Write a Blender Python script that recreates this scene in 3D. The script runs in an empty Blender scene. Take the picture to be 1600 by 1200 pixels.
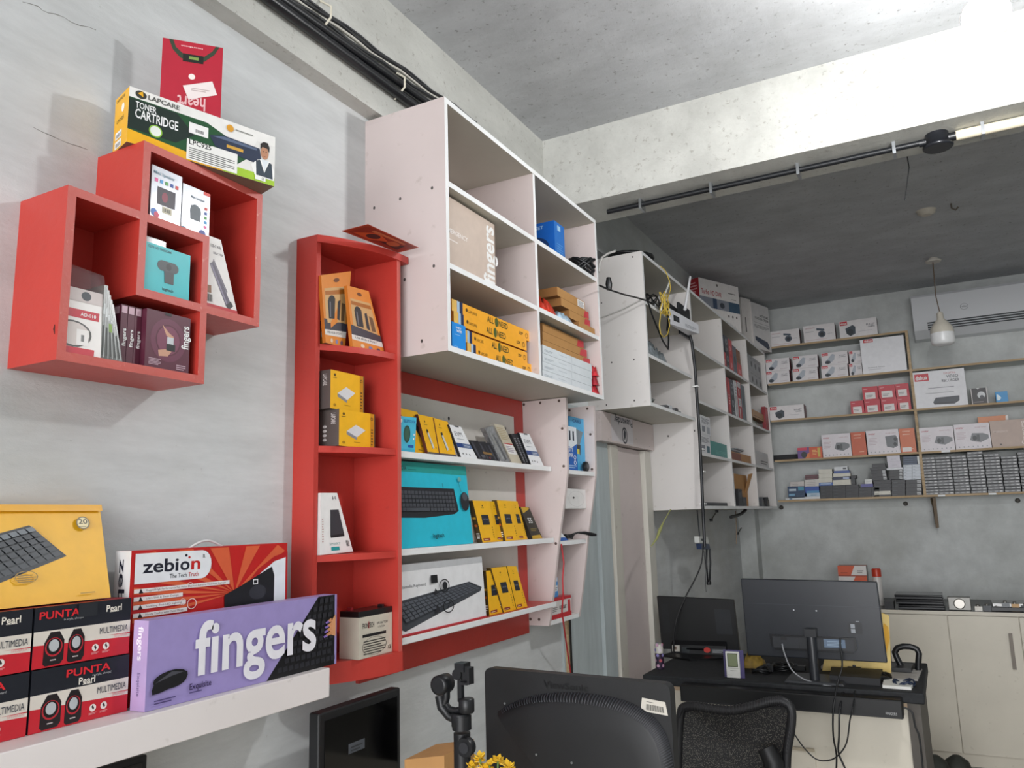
import bpy, math, random
import numpy as np
from mathutils import Vector, Matrix
S = bpy.context.scene
C = S.collection
rnd = random.Random(7)

# ---------------------------------------------------------------- camera
FPX = 1240.645
YAW, PITCH, ROLL = -0.48980088, 0.17016436, -0.02868682
CAM = np.array([1.6, 0.0, 1.6])
_F = np.array([math.sin(YAW)*math.cos(PITCH), math.cos(YAW)*math.cos(PITCH), math.sin(PITCH)])
_r0 = np.array([math.cos(YAW), -math.sin(YAW), 0]); _u0 = np.cross(_r0, _F)
_R = math.cos(ROLL)*_r0 + math.sin(ROLL)*_u0
_U = -math.sin(ROLL)*_r0 + math.cos(ROLL)*_u0
cd = bpy.data.cameras.new('camera'); cam = bpy.data.objects.new('camera', cd); C.objects.link(cam)
cd.sensor_fit = 'HORIZONTAL'; cd.sensor_width = 36; cd.lens = FPX*36/1600; cd.clip_start = 0.02
cam.matrix_world = Matrix(((_R[0], _U[0], -_F[0], CAM[0]), (_R[1], _U[1], -_F[1], CAM[1]), (_R[2], _U[2], -_F[2], CAM[2]), (0, 0, 0, 1)))
S.camera = cam
# ---------------------------------------------------------------- world, view
W = bpy.data.worlds.new('world'); S.world = W; W.use_nodes = True
W.node_tree.nodes['Background'].inputs[0].default_value = (0.95, 0.97, 1.0, 1)
W.node_tree.nodes['Background'].inputs[1].default_value = 2.5
S.view_settings.view_transform = 'Standard'; S.view_settings.look = 'None'
S.view_settings.gamma = 1; S.view_settings.use_curve_mapping = False
S.view_settings.exposure = -0.12
BULB = (1.85, 2.47, 2.98); BULB_R = 0.062; BULB_E = 400
FILL_E = 450
def area(loc, rot, sx, sy, e, col=(1, 1, 1)):
    l = bpy.data.lights.new('fill_light', 'AREA'); l.shape = 'RECTANGLE'; l.size = sx; l.size_y = sy; l.energy = e; l.color = col
    o = bpy.data.objects.new('area_light', l); o.location = loc; o.rotation_euler = rot; C.objects.link(o)
# added fill lamp, unseen behind the camera, standing in for shop-front daylight
area((2.6, -7.0, 2.0), (math.radians(90), 0, 0), 5.0, 3.6, FILL_E, (0.98, 0.98, 1.0))

# ---------------------------------------------------------------- pixel -> place helpers
def ray(u, v): return (u-800)/FPX*_R - (v-600)/FPX*_U + _F
def px(u, v, **k):
    a, val = list(k.items())[0]; i = 'xyz'.index(a); d = ray(u, v); t = (val-CAM[i])/d[i]
    return CAM + t*d
def _solve(kk, base, e, A):
    a = base-CAM; return (kk*(a@_F)-a@A)/(e@A-kk*(e@_F))
def y_at(u, x, z): return _solve((u-800)/FPX, np.array([x, 0, z]), np.array([0, 1., 0]), _R)
def x_at(u, y, z): return _solve((u-800)/FPX, np.array([0, y, z]), np.array([1., 0, 0]), _R)
def z_at(v, x, y): return _solve(-(v-600)/FPX, np.array([x, y, 0]), np.array([0, 0, 1.]), _U)

# ---------------------------------------------------------------- materials
def lin(h):
    h = h.lstrip('#'); c = [int(h[i:i+2], 16)/255 for i in (0, 2, 4)]
    return [x/12.92 if x <= 0.04045 else ((x+0.055)/1.055)**2.4 for x in c]+[1]
_M = {}
def mat(h, rough=0.5, metal=0.0, var=0.04, scale=30, alpha=1.0, trans=0.0, emit=0, spec=None, ior=None):
    key = (h, rough, metal, var, scale, alpha, trans, emit)
    if key in _M: return _M[key]
    m = bpy.data.materials.new('paint'); m.use_nodes = True; nt = m.node_tree; b = nt.nodes['Principled BSDF']
    c = lin(h)
    if var > 0:
        tc = nt.nodes.new('ShaderNodeTexCoord'); n = nt.nodes.new('ShaderNodeTexNoise'); n.inputs['Scale'].default_value = scale; n.inputs['Detail'].default_value = 3
        r = nt.nodes.new('ShaderNodeValToRGB'); r.color_ramp.elements[0].position = 0.3; r.color_ramp.elements[1].position = 0.7
        r.color_ramp.elements[0].color = [x*(1-var) for x in c[:3]]+[1]; r.color_ramp.elements[1].color = [min(1, x*(1+var)) for x in c[:3]]+[1]
        nt.links.new(tc.outputs['Object'], n.inputs['Vector']); nt.links.new(n.outputs[0], r.inputs[0]); nt.links.new(r.outputs[0], b.inputs['Base Color'])
    else: b.inputs['Base Color'].default_value = c
    b.inputs['Roughness'].default_value = rough; b.inputs['Metallic'].default_value = metal
    if alpha < 1: b.inputs['Alpha'].default_value = alpha
    if trans: b.inputs['Transmission Weight'].default_value = trans
    if emit: b.inputs['Emission Color'].default_value = c; b.inputs['Emission Strength'].default_value = emit
    _M[key] = m; return m
def board(h, dirt='#8d7f70', amt=0.35, rough=0.5, scale=3.0, streak=(1, 1, 1), bump=0.1):
    """painted board: faint mottling, small scuffs"""
    m = bpy.data.materials.new('painted_board'); m.use_nodes = True; nt = m.node_tree; b = nt.nodes['Principled BSDF']; L = nt.links.new
    tc = nt.nodes.new('ShaderNodeTexCoord'); mp = nt.nodes.new('ShaderNodeMapping'); mp.inputs['Scale'].default_value = streak
    L(tc.outputs['Object'], mp.inputs['Vector'])
    n1 = nt.nodes.new('ShaderNodeTexNoise'); n1.inputs['Scale'].default_value = scale; n1.inputs['Detail'].default_value = 6; L(mp.outputs[0], n1.inputs['Vector'])
    n2 = nt.nodes.new('ShaderNodeTexNoise'); n2.inputs['Scale'].default_value = scale*9; n2.inputs['Detail'].default_value = 4; L(mp.outputs[0], n2.inputs['Vector'])
    r1 = nt.nodes.new('ShaderNodeValToRGB'); r1.color_ramp.elements[0].position = .3; r1.color_ramp.elements[1].position = .75
    c = lin(h); r1.color_ramp.elements[0].color = [x*.93 for x in c[:3]]+[1]; r1.color_ramp.elements[1].color = [min(1, x*1.04) for x in c[:3]]+[1]
    L(n1.outputs[0], r1.inputs[0])
    r2 = nt.nodes.new('ShaderNodeValToRGB'); r2.color_ramp.elements[0].position = .66; r2.color_ramp.elements[1].position = .8
    r2.color_ramp.elements[0].color = (0, 0, 0, 1); r2.color_ramp.elements[1].color = (amt, amt, amt, 1); L(n2.outputs[0], r2.inputs[0])
    mx = nt.nodes.new('ShaderNodeMixRGB'); L(r2.outputs[0], mx.inputs[0]); L(r1.outputs[0], mx.inputs[1]); mx.inputs[2].default_value = lin(dirt)
    L(mx.outputs[0], b.inputs['Base Color']); b.inputs['Roughness'].default_value = rough
    if bump:
        bp = nt.nodes.new('ShaderNodeBump'); bp.inputs['Strength'].default_value = bump; bp.inputs['Distance'].default_value = .003
        L(n2.outputs[0], bp.inputs['Height']); L(bp.outputs[0], b.inputs['Normal'])
    return m
def plaster(h, h2, pit='#77736c', st=(1, .35, 1), big=1.2, pits=.72, bump=.5, blotch=None):
    """whitewashed concrete: brushed streaks, blotches, small dark pits"""
    m = bpy.data.materials.new('whitewashed_concrete'); m.use_nodes = True; nt = m.node_tree; b = nt.nodes['Principled BSDF']; L = nt.links.new
    tc = nt.nodes.new('ShaderNodeTexCoord')
    def noise(sc, det, scale=(1, 1, 1), rgh=.55):
        mp = nt.nodes.new('ShaderNodeMapping'); mp.inputs['Scale'].default_value = scale; L(tc.outputs['Object'], mp.inputs['Vector'])
        n = nt.nodes.new('ShaderNodeTexNoise'); n.inputs['Scale'].default_value = sc; n.inputs['Detail'].default_value = det; n.inputs['Roughness'].default_value = rgh
        L(mp.outputs[0], n.inputs['Vector']); return n.outputs[0]
    def ramp(src, p0, p1, c0, c1):
        r = nt.nodes.new('ShaderNodeValToRGB'); r.color_ramp.elements[0].position = p0; r.color_ramp.elements[1].position = p1
        r.color_ramp.elements[0].color = c0; r.color_ramp.elements[1].color = c1; L(src, r.inputs[0]); return r.outputs[0]
    base = ramp(noise(big, 5), .3, .7, lin(h2), lin(h))
    streak = ramp(noise(6, 6, st, .7), .35, .7, (.8, .8, .8, 1), (1.06, 1.06, 1.06, 1))
    mu = nt.nodes.new('ShaderNodeMixRGB'); mu.blend_type = 'MULTIPLY'; mu.inputs[0].default_value = .8; L(base, mu.inputs[1]); L(streak, mu.inputs[2])
    pn = ramp(noise(38, 8, (1, 1, 1), .75), pits-.04, pits+.03, (0, 0, 0, 1), (.75, .75, .75, 1))
    m2 = nt.nodes.new('ShaderNodeMixRGB'); L(pn, m2.inputs[0]); L(mu.outputs[0], m2.inputs[1]); m2.inputs[2].default_value = lin(pit)
    out = m2.outputs[0]
    if blotch:
        bn = ramp(noise(.9, 7, (1, 1, 1), .65), .54, .72, (0, 0, 0, 1), (.7, .7, .7, 1))
        m3 = nt.nodes.new('ShaderNodeMixRGB'); L(bn, m3.inputs[0]); L(out, m3.inputs[1]); m3.inputs[2].default_value = lin(blotch); out = m3.outputs[0]
    L(out, b.inputs['Base Color']); b.inputs['Roughness'].default_value = .85
    bp = nt.nodes.new('ShaderNodeBump'); bp.inputs['Strength'].default_value = bump; bp.inputs['Distance'].default_value = .006
    L(noise(14, 8, (1, .5, 1), .7), bp.inputs['Height']); L(bp.outputs[0], b.inputs['Normal'])
    return m
def wood(h, h2, ax=(1, 12, 12)):
    m = bpy.data.materials.new('wood'); m.use_nodes = True; nt = m.node_tree; b = nt.nodes['Principled BSDF']; L = nt.links.new
    tc = nt.nodes.new('ShaderNodeTexCoord'); mp = nt.nodes.new('ShaderNodeMapping'); mp.inputs['Scale'].default_value = ax; L(tc.outputs['Object'], mp.inputs['Vector'])
    n = nt.nodes.new('ShaderNodeTexNoise'); n.inputs['Scale'].default_value = 5; n.inputs['Detail'].default_value = 5; L(mp.outputs[0], n.inputs['Vector'])
    r = nt.nodes.new('ShaderNodeValToRGB'); r.color_ramp.elements[0].position = .35; r.color_ramp.elements[1].position = .65
    r.color_ramp.elements[0].color = lin(h2); r.color_ramp.elements[1].color = lin(h); L(n.outputs[0], r.inputs[0]); L(r.outputs[0], b.inputs['Base Color']); b.inputs['Roughness'].default_value = .6
    return m
M_WALL = plaster('#d8dbdc', '#cbcdcc', st=(1, .3, 1.6), blotch='#bdbdb6', pits=.7)
M_WALLB = plaster('#d3d6d5', '#bfc2bf', pits=.7, blotch='#adaea6')
M_BEAM = plaster('#cfcfc9', '#bfbfb9', pit='#96928a', st=(1, .4, 1), pits=.62, bump=.9)
M_CEIL = plaster('#c6c8ca', '#b8babd', pit='#6f6c68', st=(.5, 1, 1), pits=.62, bump=.7, blotch='#a3a4a4')
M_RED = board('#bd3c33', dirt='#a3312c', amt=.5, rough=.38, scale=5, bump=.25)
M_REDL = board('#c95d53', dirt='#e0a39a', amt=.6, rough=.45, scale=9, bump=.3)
M_FARC = board('#d6d2cf', amt=.45, rough=.5, scale=2.5)
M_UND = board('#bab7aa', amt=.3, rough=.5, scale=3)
M_WHITE = board('#e9e2e0', amt=.4, rough=.45, scale=3)
M_PINK = board('#d3c6c3', amt=.45, rough=.5, scale=2.5)
M_EDGE = board('#eceded', amt=.3, rough=.45, scale=8)
M_BACKP = board('#ddd9d2', dirt='#8c8a80', amt=.6, rough=.5, scale=4)
M_CREAM = board('#d6cfbf', dirt='#a09883', amt=.4, rough=.4, scale=4)
M_PLY = plaster('#c3ccce', '#b5bebf', st=(2, 2, .3), pits=.8, bump=.2)
M_WOODL = wood('#c2a986', '#ab916d')
BLK = mat('#17181a', .35, var=.08)
BLKM = mat('#1d1e21', .6, var=.08)
BLKG = mat('#0b0c0e', .12, var=0)
CHR = mat('#b8bcc0', .3, 1.0, var=0)
CARD = mat('#b98a55', .8, var=.06, scale=12)

# ---------------------------------------------------------------- mesh builder
_T = {}
def text_mesh(s, bold=True):
    k = (s, bold)
    if k in _T: return _T[k]
    cu = bpy.data.curves.new('t', 'FONT'); cu.body = s; big = s in ('fingers', 'PUNTA', 'zebi', 'o', 'n'); cu.resolution_u = 5 if big else 2; cu.offset = (.021 if s in ('fingers', 'PUNTA', 'zebi', 'o', 'n') else .018) if bold else 0
    o = bpy.data.objects.new('t', cu); C.objects.link(o); dg = bpy.context.evaluated_depsgraph_get()
    me = bpy.data.meshes.new_from_object(o.evaluated_get(dg)); C.objects.unlink(o); bpy.data.objects.remove(o)
    V = np.array([v.co[:2] for v in me.vertices]) if len(me.vertices) else np.zeros((0, 2)); Fc = [list(p.vertices) for p in me.polygons]
    bpy.data.meshes.remove(me)
    if len(V): x0, x1 = V[:, 0].min(), V[:, 0].max(); V[:, 0] = (V[:, 0]-x0)/(x1-x0); V[:, 1] /= .69
    _T[k] = (V, Fc); return _T[k]
class G:
    def __init__(s): s.v = []; s.f = []; s.m = []; s.sm = []; s.mats = []
    def mi(s, m):
        if isinstance(m, str): m = mat(m, .42)
        if m not in s.mats: s.mats.append(m)
        return s.mats.index(m)
    def add(s, V, Fc, m, smooth=False):
        o = len(s.v); s.v += [tuple(float(c) for c in p) for p in V]; k = s.mi(m)
        for f in Fc: s.f.append([o+i for i in f]); s.m.append(k); s.sm.append(smooth)
    def hexa(s, p, m):
        F = dict(F=(0, 1, 5, 4), R=(1, 2, 6, 5), B=(2, 3, 7, 6), L=(3, 0, 4, 7), T=(4, 5, 6, 7), D=(3, 2, 1, 0))
        if not isinstance(m, dict): s.add(p, F.values(), m); return
        o = len(s.v); s.v += [tuple(float(c) for c in q) for q in p]
        for k, f in F.items(): s.f.append([o+i for i in f]); s.m.append(s.mi(m.get(k, m['*']))); s.sm.append(False)
    def box(s, x0, y0, z0, x1, y1, z1, m):
        """front faces +x: F is the +x face"""
        s.hexa([(x1, y0, z0), (x1, y1, z0), (x0, y1, z0), (x0, y0, z0), (x1, y0, z1), (x1, y1, z1), (x0, y1, z1), (x0, y0, z1)], m)
    def tube(s, P, r, m, n=8, closed=False):
        P = [Vector(p) for p in P]; N = len(P); V = []; Fc = []; up = None
        rr = r if isinstance(r, (list, tuple)) else [r]*N
        for i, p in enumerate(P):
            t = (P[min(i+1, N-1)]-P[max(i-1, 0)]) if not closed else (P[(i+1) % N]-P[i-1])
            t = t.normalized() if t.length > 1e-9 else Vector((0, 0, 1))
            if up is None: up = t.orthogonal().normalized()
            up = (up-t*up.dot(t)); up = up.normalized() if up.length > 1e-6 else t.orthogonal().normalized()
            w = t.cross(up)
            for j in range(n): a = 2*math.pi*j/n; V.append(p+(up*math.cos(a)+w*math.sin(a))*rr[i])
        for i in range(N if closed else N-1):
            k = (i+1) % N
            for j in range(n): Fc.append([i*n+j, i*n+(j+1) % n, k*n+(j+1) % n, k*n+j])
        s.add(V, Fc, m, True)
        if not closed: s.add(V[:n], [list(range(n))[::-1]], m); s.add(V[-n:], [list(range(n))], m)
    def lathe(s, prof, c, m, n=24, ax='z'):
        V = []; Fc = []; K = len(prof)
        for r, h in prof:
            for j in range(n):
                a = 2*math.pi*j/n; p = (r*math.cos(a), r*math.sin(a), h)
                if ax == 'y': p = (p[0], p[2], p[1])
                if ax == 'x': p = (p[2], p[0], p[1])
                V.append((c[0]+p[0], c[1]+p[1], c[2]+p[2]))
        for i in range(K-1):
            for j in range(n): Fc.append([i*n+j, i*n+(j+1) % n, (i+1)*n+(j+1) % n, (i+1)*n+j])
        s.add(V, Fc, m, True); s.add(V[:n], [list(range(n))], m); s.add(V[-n:], [list(range(n))], m)
    def prism(s, poly, vec, m, m2=None):
        """extrude 3D polygon by vec"""
        n = len(poly); A = [np.array(p, float) for p in poly]; v = np.array(vec, float)
        s.add(A, [list(range(n))], m); s.add([a+v for a in A], [list(range(n))[::-1]], m)
        s.add(A+[a+v for a in A], [[i, (i+1) % n, n+(i+1) % n, n+i] for i in range(n)], m2 or m)
    def decal(s, q, D, eps=.0003):
        """q: bl,br,tr,tl of a face; D: list of printed shapes in face uv"""
        q = [np.array(p, float) for p in q]; nrm = np.cross(q[1]-q[0], q[3]-q[0]); nrm = nrm/(np.linalg.norm(nrm)+1e-12)
        def P(u, v, e): return (q[0]*(1-u)+q[1]*u)*(1-v)+(q[3]*(1-u)+q[2]*u)*v+nrm*e
        for i, d in enumerate(D):
            e = eps+i*.00006; k = d[0]
            if k == 'r': _, a, b, c, f, m = d; s.add([P(a, b, e), P(c, b, e), P(c, f, e), P(a, f, e)], [[0, 1, 2, 3]], m)
            elif k == 'p': s.add([P(a, b, e) for a, b in d[1]], [list(range(len(d[1])))], d[2])
            elif k == 'e':
                n = 20; s.add([P(d[1]+d[3]*math.cos(2*math.pi*j/n), d[2]+d[4]*math.sin(2*math.pi*j/n), e) for j in range(n)], [list(range(n))], d[5])
            elif k == 'ring':
                n = 24; o = [P(d[1]+d[3]*math.cos(2*math.pi*j/n), d[2]+d[4]*math.sin(2*math.pi*j/n), e) for j in range(n)]
                w = d[6]; o += [P(d[1]+d[3]*w*math.cos(2*math.pi*j/n), d[2]+d[4]*w*math.sin(2*math.pi*j/n), e) for j in range(n)]
                s.add(o, [[j, (j+1) % n, n+(j+1) % n, n+j] for j in range(n)], d[5])
            elif k == 't':
                _, st, u, v, h, w, m = d[:7]; rot = d[7] if len(d) > 7 else 0; bold = d[8] if len(d) > 8 else True
                V, Fc = text_mesh(st, bold)
                if rot == 0: pts = [P(u+x*w, v+y*h, e) for x, y in V]
                elif rot == 90: pts = [P(u-y*h, v+x*w, e) for x, y in V]
                elif rot == 180: pts = [P(u-x*w, v-y*h, e) for x, y in V]
                elif rot == 270: pts = [P(u+y*h, v-x*w, e) for x, y in V]
                else:
                    c, sn = math.cos(math.radians(rot)), math.sin(math.radians(rot)); asp = np.linalg.norm(q[1]-q[0])/np.linalg.norm(q[3]-q[0])
                    pts = [P(u+x*w*c-y*h*sn/asp, v+x*w*sn*asp+y*h*c, e) for x, y in V]
                s.add(pts, Fc, m)
            elif k == 'lines':   # block of tiny printed lines
                _, a, b, c, f, nl, m = d; h = (f-b)/nl
                for j in range(nl):
                    y = b+j*h; w = c if j % 3 else a+(c-a)*.8; s.add([P(a, y, e), P(w, y, e), P(w, y+h*.45, e), P(a, y+h*.45, e)], [[0, 1, 2, 3]], m)
            elif k == 'bar':     # barcode
                _, a, b, c, f, nb, m = d; w = (c-a)/nb
                for j in range(nb):
                    x = a+j*w; ww = w*(.35+.4*((j*7) % 3)/2); s.add([P(x, b, e), P(x+ww, b, e), P(x+ww, f, e), P(x, f, e)], [[0, 1, 2, 3]], m)
    def obj(s, name, parent=None, label=None, cat=None, group=None, kind=None, bevel=0, org=None):
        V = np.array(s.v); 
        if org is None: org = np.array([(V[:, 0].min()+V[:, 0].max())/2, (V[:, 1].min()+V[:, 1].max())/2, V[:, 2].min()])
        org = np.array(org, float)
        me = bpy.data.meshes.new(name); me.from_pydata([tuple(p) for p in (V-org)], [], s.f)
        for m in s.mats: me.materials.append(m)
        me.polygons.foreach_set('material_index', s.m); me.polygons.foreach_set('use_smooth', s.sm); me.update()
        o = bpy.data.objects.new(name, me); C.objects.link(o)
        if parent is not None: o.parent = parent; o.location = Vector(org)-Vector(WORG.get(parent.name, tuple(parent.location)))
        else: o.location = org
        if bevel:
            b = o.modifiers.new('bevel', 'BEVEL'); b.width = bevel; b.segments = 2; b.limit_method = 'ANGLE'; b.angle_limit = math.radians(50)
        WORG[o.name] = tuple(org); tag(o, label, cat, group, kind); return o
WORG = {}
def tag(o, label=None, cat=None, group=None, kind=None):
    for k, v in (('label', label), ('category', cat), ('group', group), ('kind', kind)):
        if v: o[k] = v
def thing(name, label, cat, loc, group=None):
    o = bpy.data.objects.new(name, None); C.objects.link(o); o.location = loc; o.empty_display_size = .05; tag(o, label, cat, group); return o
def dup(o, loc, label=None):
    r = o.copy(); C.objects.link(r); r.location = loc
    if label: r['label'] = label
    for ch in list(o.children):
        c = ch.copy(); C.objects.link(c); c.parent = r
    return r
FQ = dict(F=(0, 1, 5, 4), R=(1, 2, 6, 5), B=(2, 3, 7, 6), L=(3, 0, 4, 7), T=(4, 5, 6, 7), D=(3, 2, 1, 0))
def pack(name, label, cat, p8, col, dec=None, group=None, parent=None, rough=.42):
    g = G(); g.hexa(p8, {k: (mat(v, rough) if isinstance(v, str) else v) for k, v in col.items()} if isinstance(col, dict) else (mat(col, rough) if isinstance(col, str) else col))
    for k, D in (dec or {}).items(): g.decal([p8[i] for i in FQ[k]], D)
    return g.obj(name, parent, label, cat, group)
def boxL(x, z0, uL, uR, vT, depth, vref=None, y0=None, y1=None, z1=None):
    """box standing on z0, front face on plane x looking +x"""
    a = y_at(uL, x, z0) if y0 is None else y0; b = y_at(uR, x, z0) if y1 is None else y1; t = z_at(vT, x, a) if z1 is None else z1; w = x-depth
    return [(x, a, z0), (x, b, z0), (w, b, z0), (w, a, z0), (x, a, t), (x, b, t), (w, b, t), (w, a, t)]
def boxB(y, z0, uL, uR, vT, depth, x0=None, x1=None, z1=None):
    """box standing on z0, front face on plane y looking -y"""
    a = x_at(uL, y, z0) if x0 is None else x0; b = x_at(uR, y, z0) if x1 is None else x1; t = z_at(vT, a, y) if z1 is None else z1; w = y+depth
    return [(a, y, z0), (b, y, z0), (b, w, z0), (a, w, z0), (a, y, t), (b, y, t), (b, w, t), (a, w, t)]
def slab(q, vec):
    v = np.array(vec, float); q = [np.array(p, float) for p in q]   # q = bl,br,tr,tl ; vec = towards the back
    return [q[0], q[1], q[1]+v, q[0]+v, q[3], q[2], q[2]+v, q[3]+v]
def qL(x, pts, zmin=None):
    o = [px(u, v, x=x) for u, v in pts]
    if zmin is not None:
        dz = zmin-min(p[2] for p in o[:2])
        for p in o: p[2] += dz
    return o
def lean(x, zb, uL, uR, ht, tilt, thick, lx=0.0, y0=None, y1=None):
    """pack facing +x on shelf zb, leaning sideways by tilt (rad, + = top towards +y... resting) and backwards by lx"""
    a = y_at(uL, x, zb) if y0 is None else y0; b = y_at(uR, x, zb) if y1 is None else y1; w = b-a
    c, s_ = math.cos(tilt), math.sin(tilt)
    bl = np.array([x, a, zb]); br = bl+np.array([0, w*c, w*s_ if tilt > 0 else 0]); 
    if tilt < 0: br = bl+np.array([0, w*c, 0]); bl = bl+np.array([0, 0, 0])
    up = np.array([-lx, -ht*s_, ht*c])
    return slab([bl, br, br+up, bl+up], (-thick, 0, 0))
# ================================================================ SETTING
FLOOR = -.12; CEIL = 3.42; YB = 7.3; XR = 4.3; YF = -2.5
def st(name, g, **k): return g.obj(name, kind='structure', **k)
g = G(); g.box(0-.12, YF, FLOOR, 0, YB+.12, CEIL, M_WALL); st('wall_left', g)
g = G(); g.box(0, YB, FLOOR, XR, YB+.12, CEIL, M_WALLB); st('wall_back', g)
g = G(); g.box(XR, YF, FLOOR, XR+.12, YB+.12, CEIL, M_WALLB); st('wall_right', g)
g = G(); g.box(-.12, YF-.0, CEIL, XR+.12, YB+.12, CEIL+.12, M_CEIL); st('ceiling', g)
M_FLOOR = plaster('#b5b1a8', '#a5a198', bump=.1)
g = G(); g.box(-.12, YF-1.5, FLOOR-.1, XR+.12, YB+.12, FLOOR, M_FLOOR); st('floor', g)
g = G(); g.box(0, YF, 2.966, .058, 3.28, CEIL, M_BEAM); st('trim_1', g)
g = G(); g.box(0, 3.28, 3.06, XR, 3.56, CEIL, M_BEAM); st('trim_2', g)
g = G(); g.box(0, 3.56, 3.06, .06, YB, CEIL, M_WALLB); st('trim_3', g)
g = G(); g.box(0, 7.13, FLOOR, .14, YB, 1.64, M_WALLB); st('trim_4', g)
# wall cracks on left wall (shallow hairlines of their own)
for pts, lb in ((((35, 3), (48, 6), (60, 10), (66, 16), (75, 20), (87, 22), (100, 27), (112, 35), (125, 40), (138, 42), (150, 47)), 'thin dark hairline crack in the left wall near the top left corner'), (((52, 199), (66, 206), (80, 212), (95, 219), (110, 225), (124, 229), (137, 234)), 'thin dark hairline crack in the left wall beside the red cube shelf')):
    g = G(); g.tube([px(u, v, x=.0002) for u, v in pts], [.0003+.0005*((k*7) % 3)/2 for k in range(len(pts))], mat('#6f6b64', .9), 5); g.obj('wall_crack', label=lb, cat='crack')
# bluish plywood lining beside the door, overdoor box, door posts
g = G(); g.box(0, 3.41, FLOOR, .012, 3.86, 2.16, M_PLY); st('trim_5', g)
g = G(); g.box(0, 3.865, FLOOR, .03, 4.02, 2.15, M_PLY); st('trim_6', g)
g = G(); g.box(0, 3.83, 1.995, .077, 4.675, 2.15, M_PINK); 
qo = [(.077, 3.83, 1.995), (.077, 4.675, 1.995), (.077, 4.675, 2.15), (.077, 3.83, 2.15)]
DK = mat('#2c2f3a', .6)
g.decal(qo, [('r', .16, .06, .56, .97, mat('#cfc9cc', .3)), ('t', 'Puawandey', .56, .94, .26, .34, DK, 180), ('ring', .4, .33, .05, .3, DK, .78), ('e', .4, .35, .02, .12, DK), ('p', [(.38, .4), (.4, .57), (.425, .45), (.412, .25), (.39, .15)], DK),
    ('e', .9, .12, .004, .02, DK), ('e', .62, .3, .003, .015, DK)])
st('trim_7', g, label='pale box over the doorway with upside-down dark lettering and oval emblem')
door = thing('door_1', None, None, (0, 4.3, FLOOR)); door['kind'] = 'structure'
g = G(); g.box(0, 4.19, FLOOR, .022, 4.56, 1.99, M_PINK); g.obj('door_panel', door, bevel=.002)
g = G(); g.box(0, 4.565, FLOOR, .05, 4.675, 1.99, board('#d3d0c6', amt=.3)); g.obj('door_post', door, bevel=.002)
g = G(); g.box(0, 4.03, FLOOR, .045, 4.135, 1.99, board('#cfcabf', amt=.6)); g.obj('door_post', door, bevel=.002)
g = G(); g.box(0, 4.14, FLOOR, .004, 4.187, 1.99, mat('#17191a', .8)); g.obj('door_gap_shade', door)  # thin black strip painted for the darkness between post and door panel
g = G(); g.box(.004, 4.165, FLOOR, .016, 4.187, 1.35, wood('#b08d5b', '#9a7748', (12, 12, 1))); g.obj('door_stop', door)
# cable run by the plywood
g = G(); g.box(.012, 3.445, FLOOR, .028, 3.46, 1.35, mat('#1b1b1c', .5)); g.box(.012, 3.425, FLOOR, .024, 3.443, 1.2, M_WOODL)
g.obj('cable_strip', label='black strip with thin batten running down the bluish plywood beside the doorway', cat='strip')

# ================================================================ BULB
bulb = thing('hanging_bulb', 'lit round lamp hanging from the front ceiling before the cross beam', 'lamp', BULB)
g = G(); n = 16
prof = [(BULB_R*math.sin(math.pi*i/n)+.0005, -BULB_R*math.cos(math.pi*i/n)) for i in range(n+1)]
g.lathe(prof, BULB, mat('#ffffff', .5, var=0, emit=BULB_E), 24); g.obj('glass_globe', bulb)
g = G(); g.lathe([(.02, .055), (.022, .1), (.015, .12)], BULB, mat('#e8e8e8', .4)); g.obj('socket', bulb)
g = G(); g.tube([(BULB[0], BULB[1], BULB[2]+.12), (BULB[0], BULB[1], CEIL)], .004, BLK); g.obj('cord', bulb)

# pendant bulb in the back room (off)
pc = px(1468, 520, y=6.2); rose = px(1459, 405, y=6.48)
pc = np.array([rose[0]-.005, 6.45, 0]); zb = z_at(540, pc[0], pc[1]); zt = z_at(487, pc[0], pc[1])
pen = thing('pendant_bulb', 'unlit white bulb hanging on a wire before the air conditioner', 'lamp', (pc[0], pc[1], zb))
hh = zt-zb; rw = hh*.31
g = G(); g.lathe([(.001, 0), (rw*.7, .005), (rw*.92, hh*.05), (rw, hh*.12), (rw, hh*.36)], (pc[0], pc[1], zb), mat('#f1f2f2', .3)); g.obj('bulb_globe', pen)
g = G(); g.lathe([(rw*.98, hh*.36), (rw*.95, hh*.5), (rw*.6, hh*.68), (rw*.3, hh*.78), (rw*.28, hh*.95), (rw*.12, hh)], (pc[0], pc[1], zb), mat('#d8d2c4', .35)); g.obj('bulb_base', pen)
g = G(); g.tube([(pc[0], pc[1], zt), (pc[0]-.012, pc[1], zt+.12), (pc[0]-.004, pc[1], CEIL-.03)], .0035, mat('#6d5a48', .6)); g.obj('cord', pen)
g = G(); g.lathe([(.05, 0), (.055, .012), (.03, .02), (.03, .03)], (pc[0], pc[1], CEIL-.03), mat('#cfcac0', .5)); g.obj('ceiling_rose', pen)
r2 = px(1447, 329, z=CEIL)
g = G(); g.lathe([(.028, -.03), (.05, -.018), (.052, -.004), (.058, 0)], r2, mat('#c9c2b4', .5))
g.obj('ceiling_rose', label='bare round ceiling rose on the dark ceiling, nearer the cross beam than the pendant', cat='ceiling rose')
h0 = px(1486, 318, z=CEIL)
g = G(); g.tube([h0, h0+[0, 0, -.03], h0+[.02, 0, -.045], h0+[.035, 0, -.03]], .005, mat('#6e665c', .5, .5)); g.obj('ceiling_hook', label='small metal hook in the dark ceiling right of the bare ceiling rose', cat='hook')
w0 = px(1417, 241, y=3.62)
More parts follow.
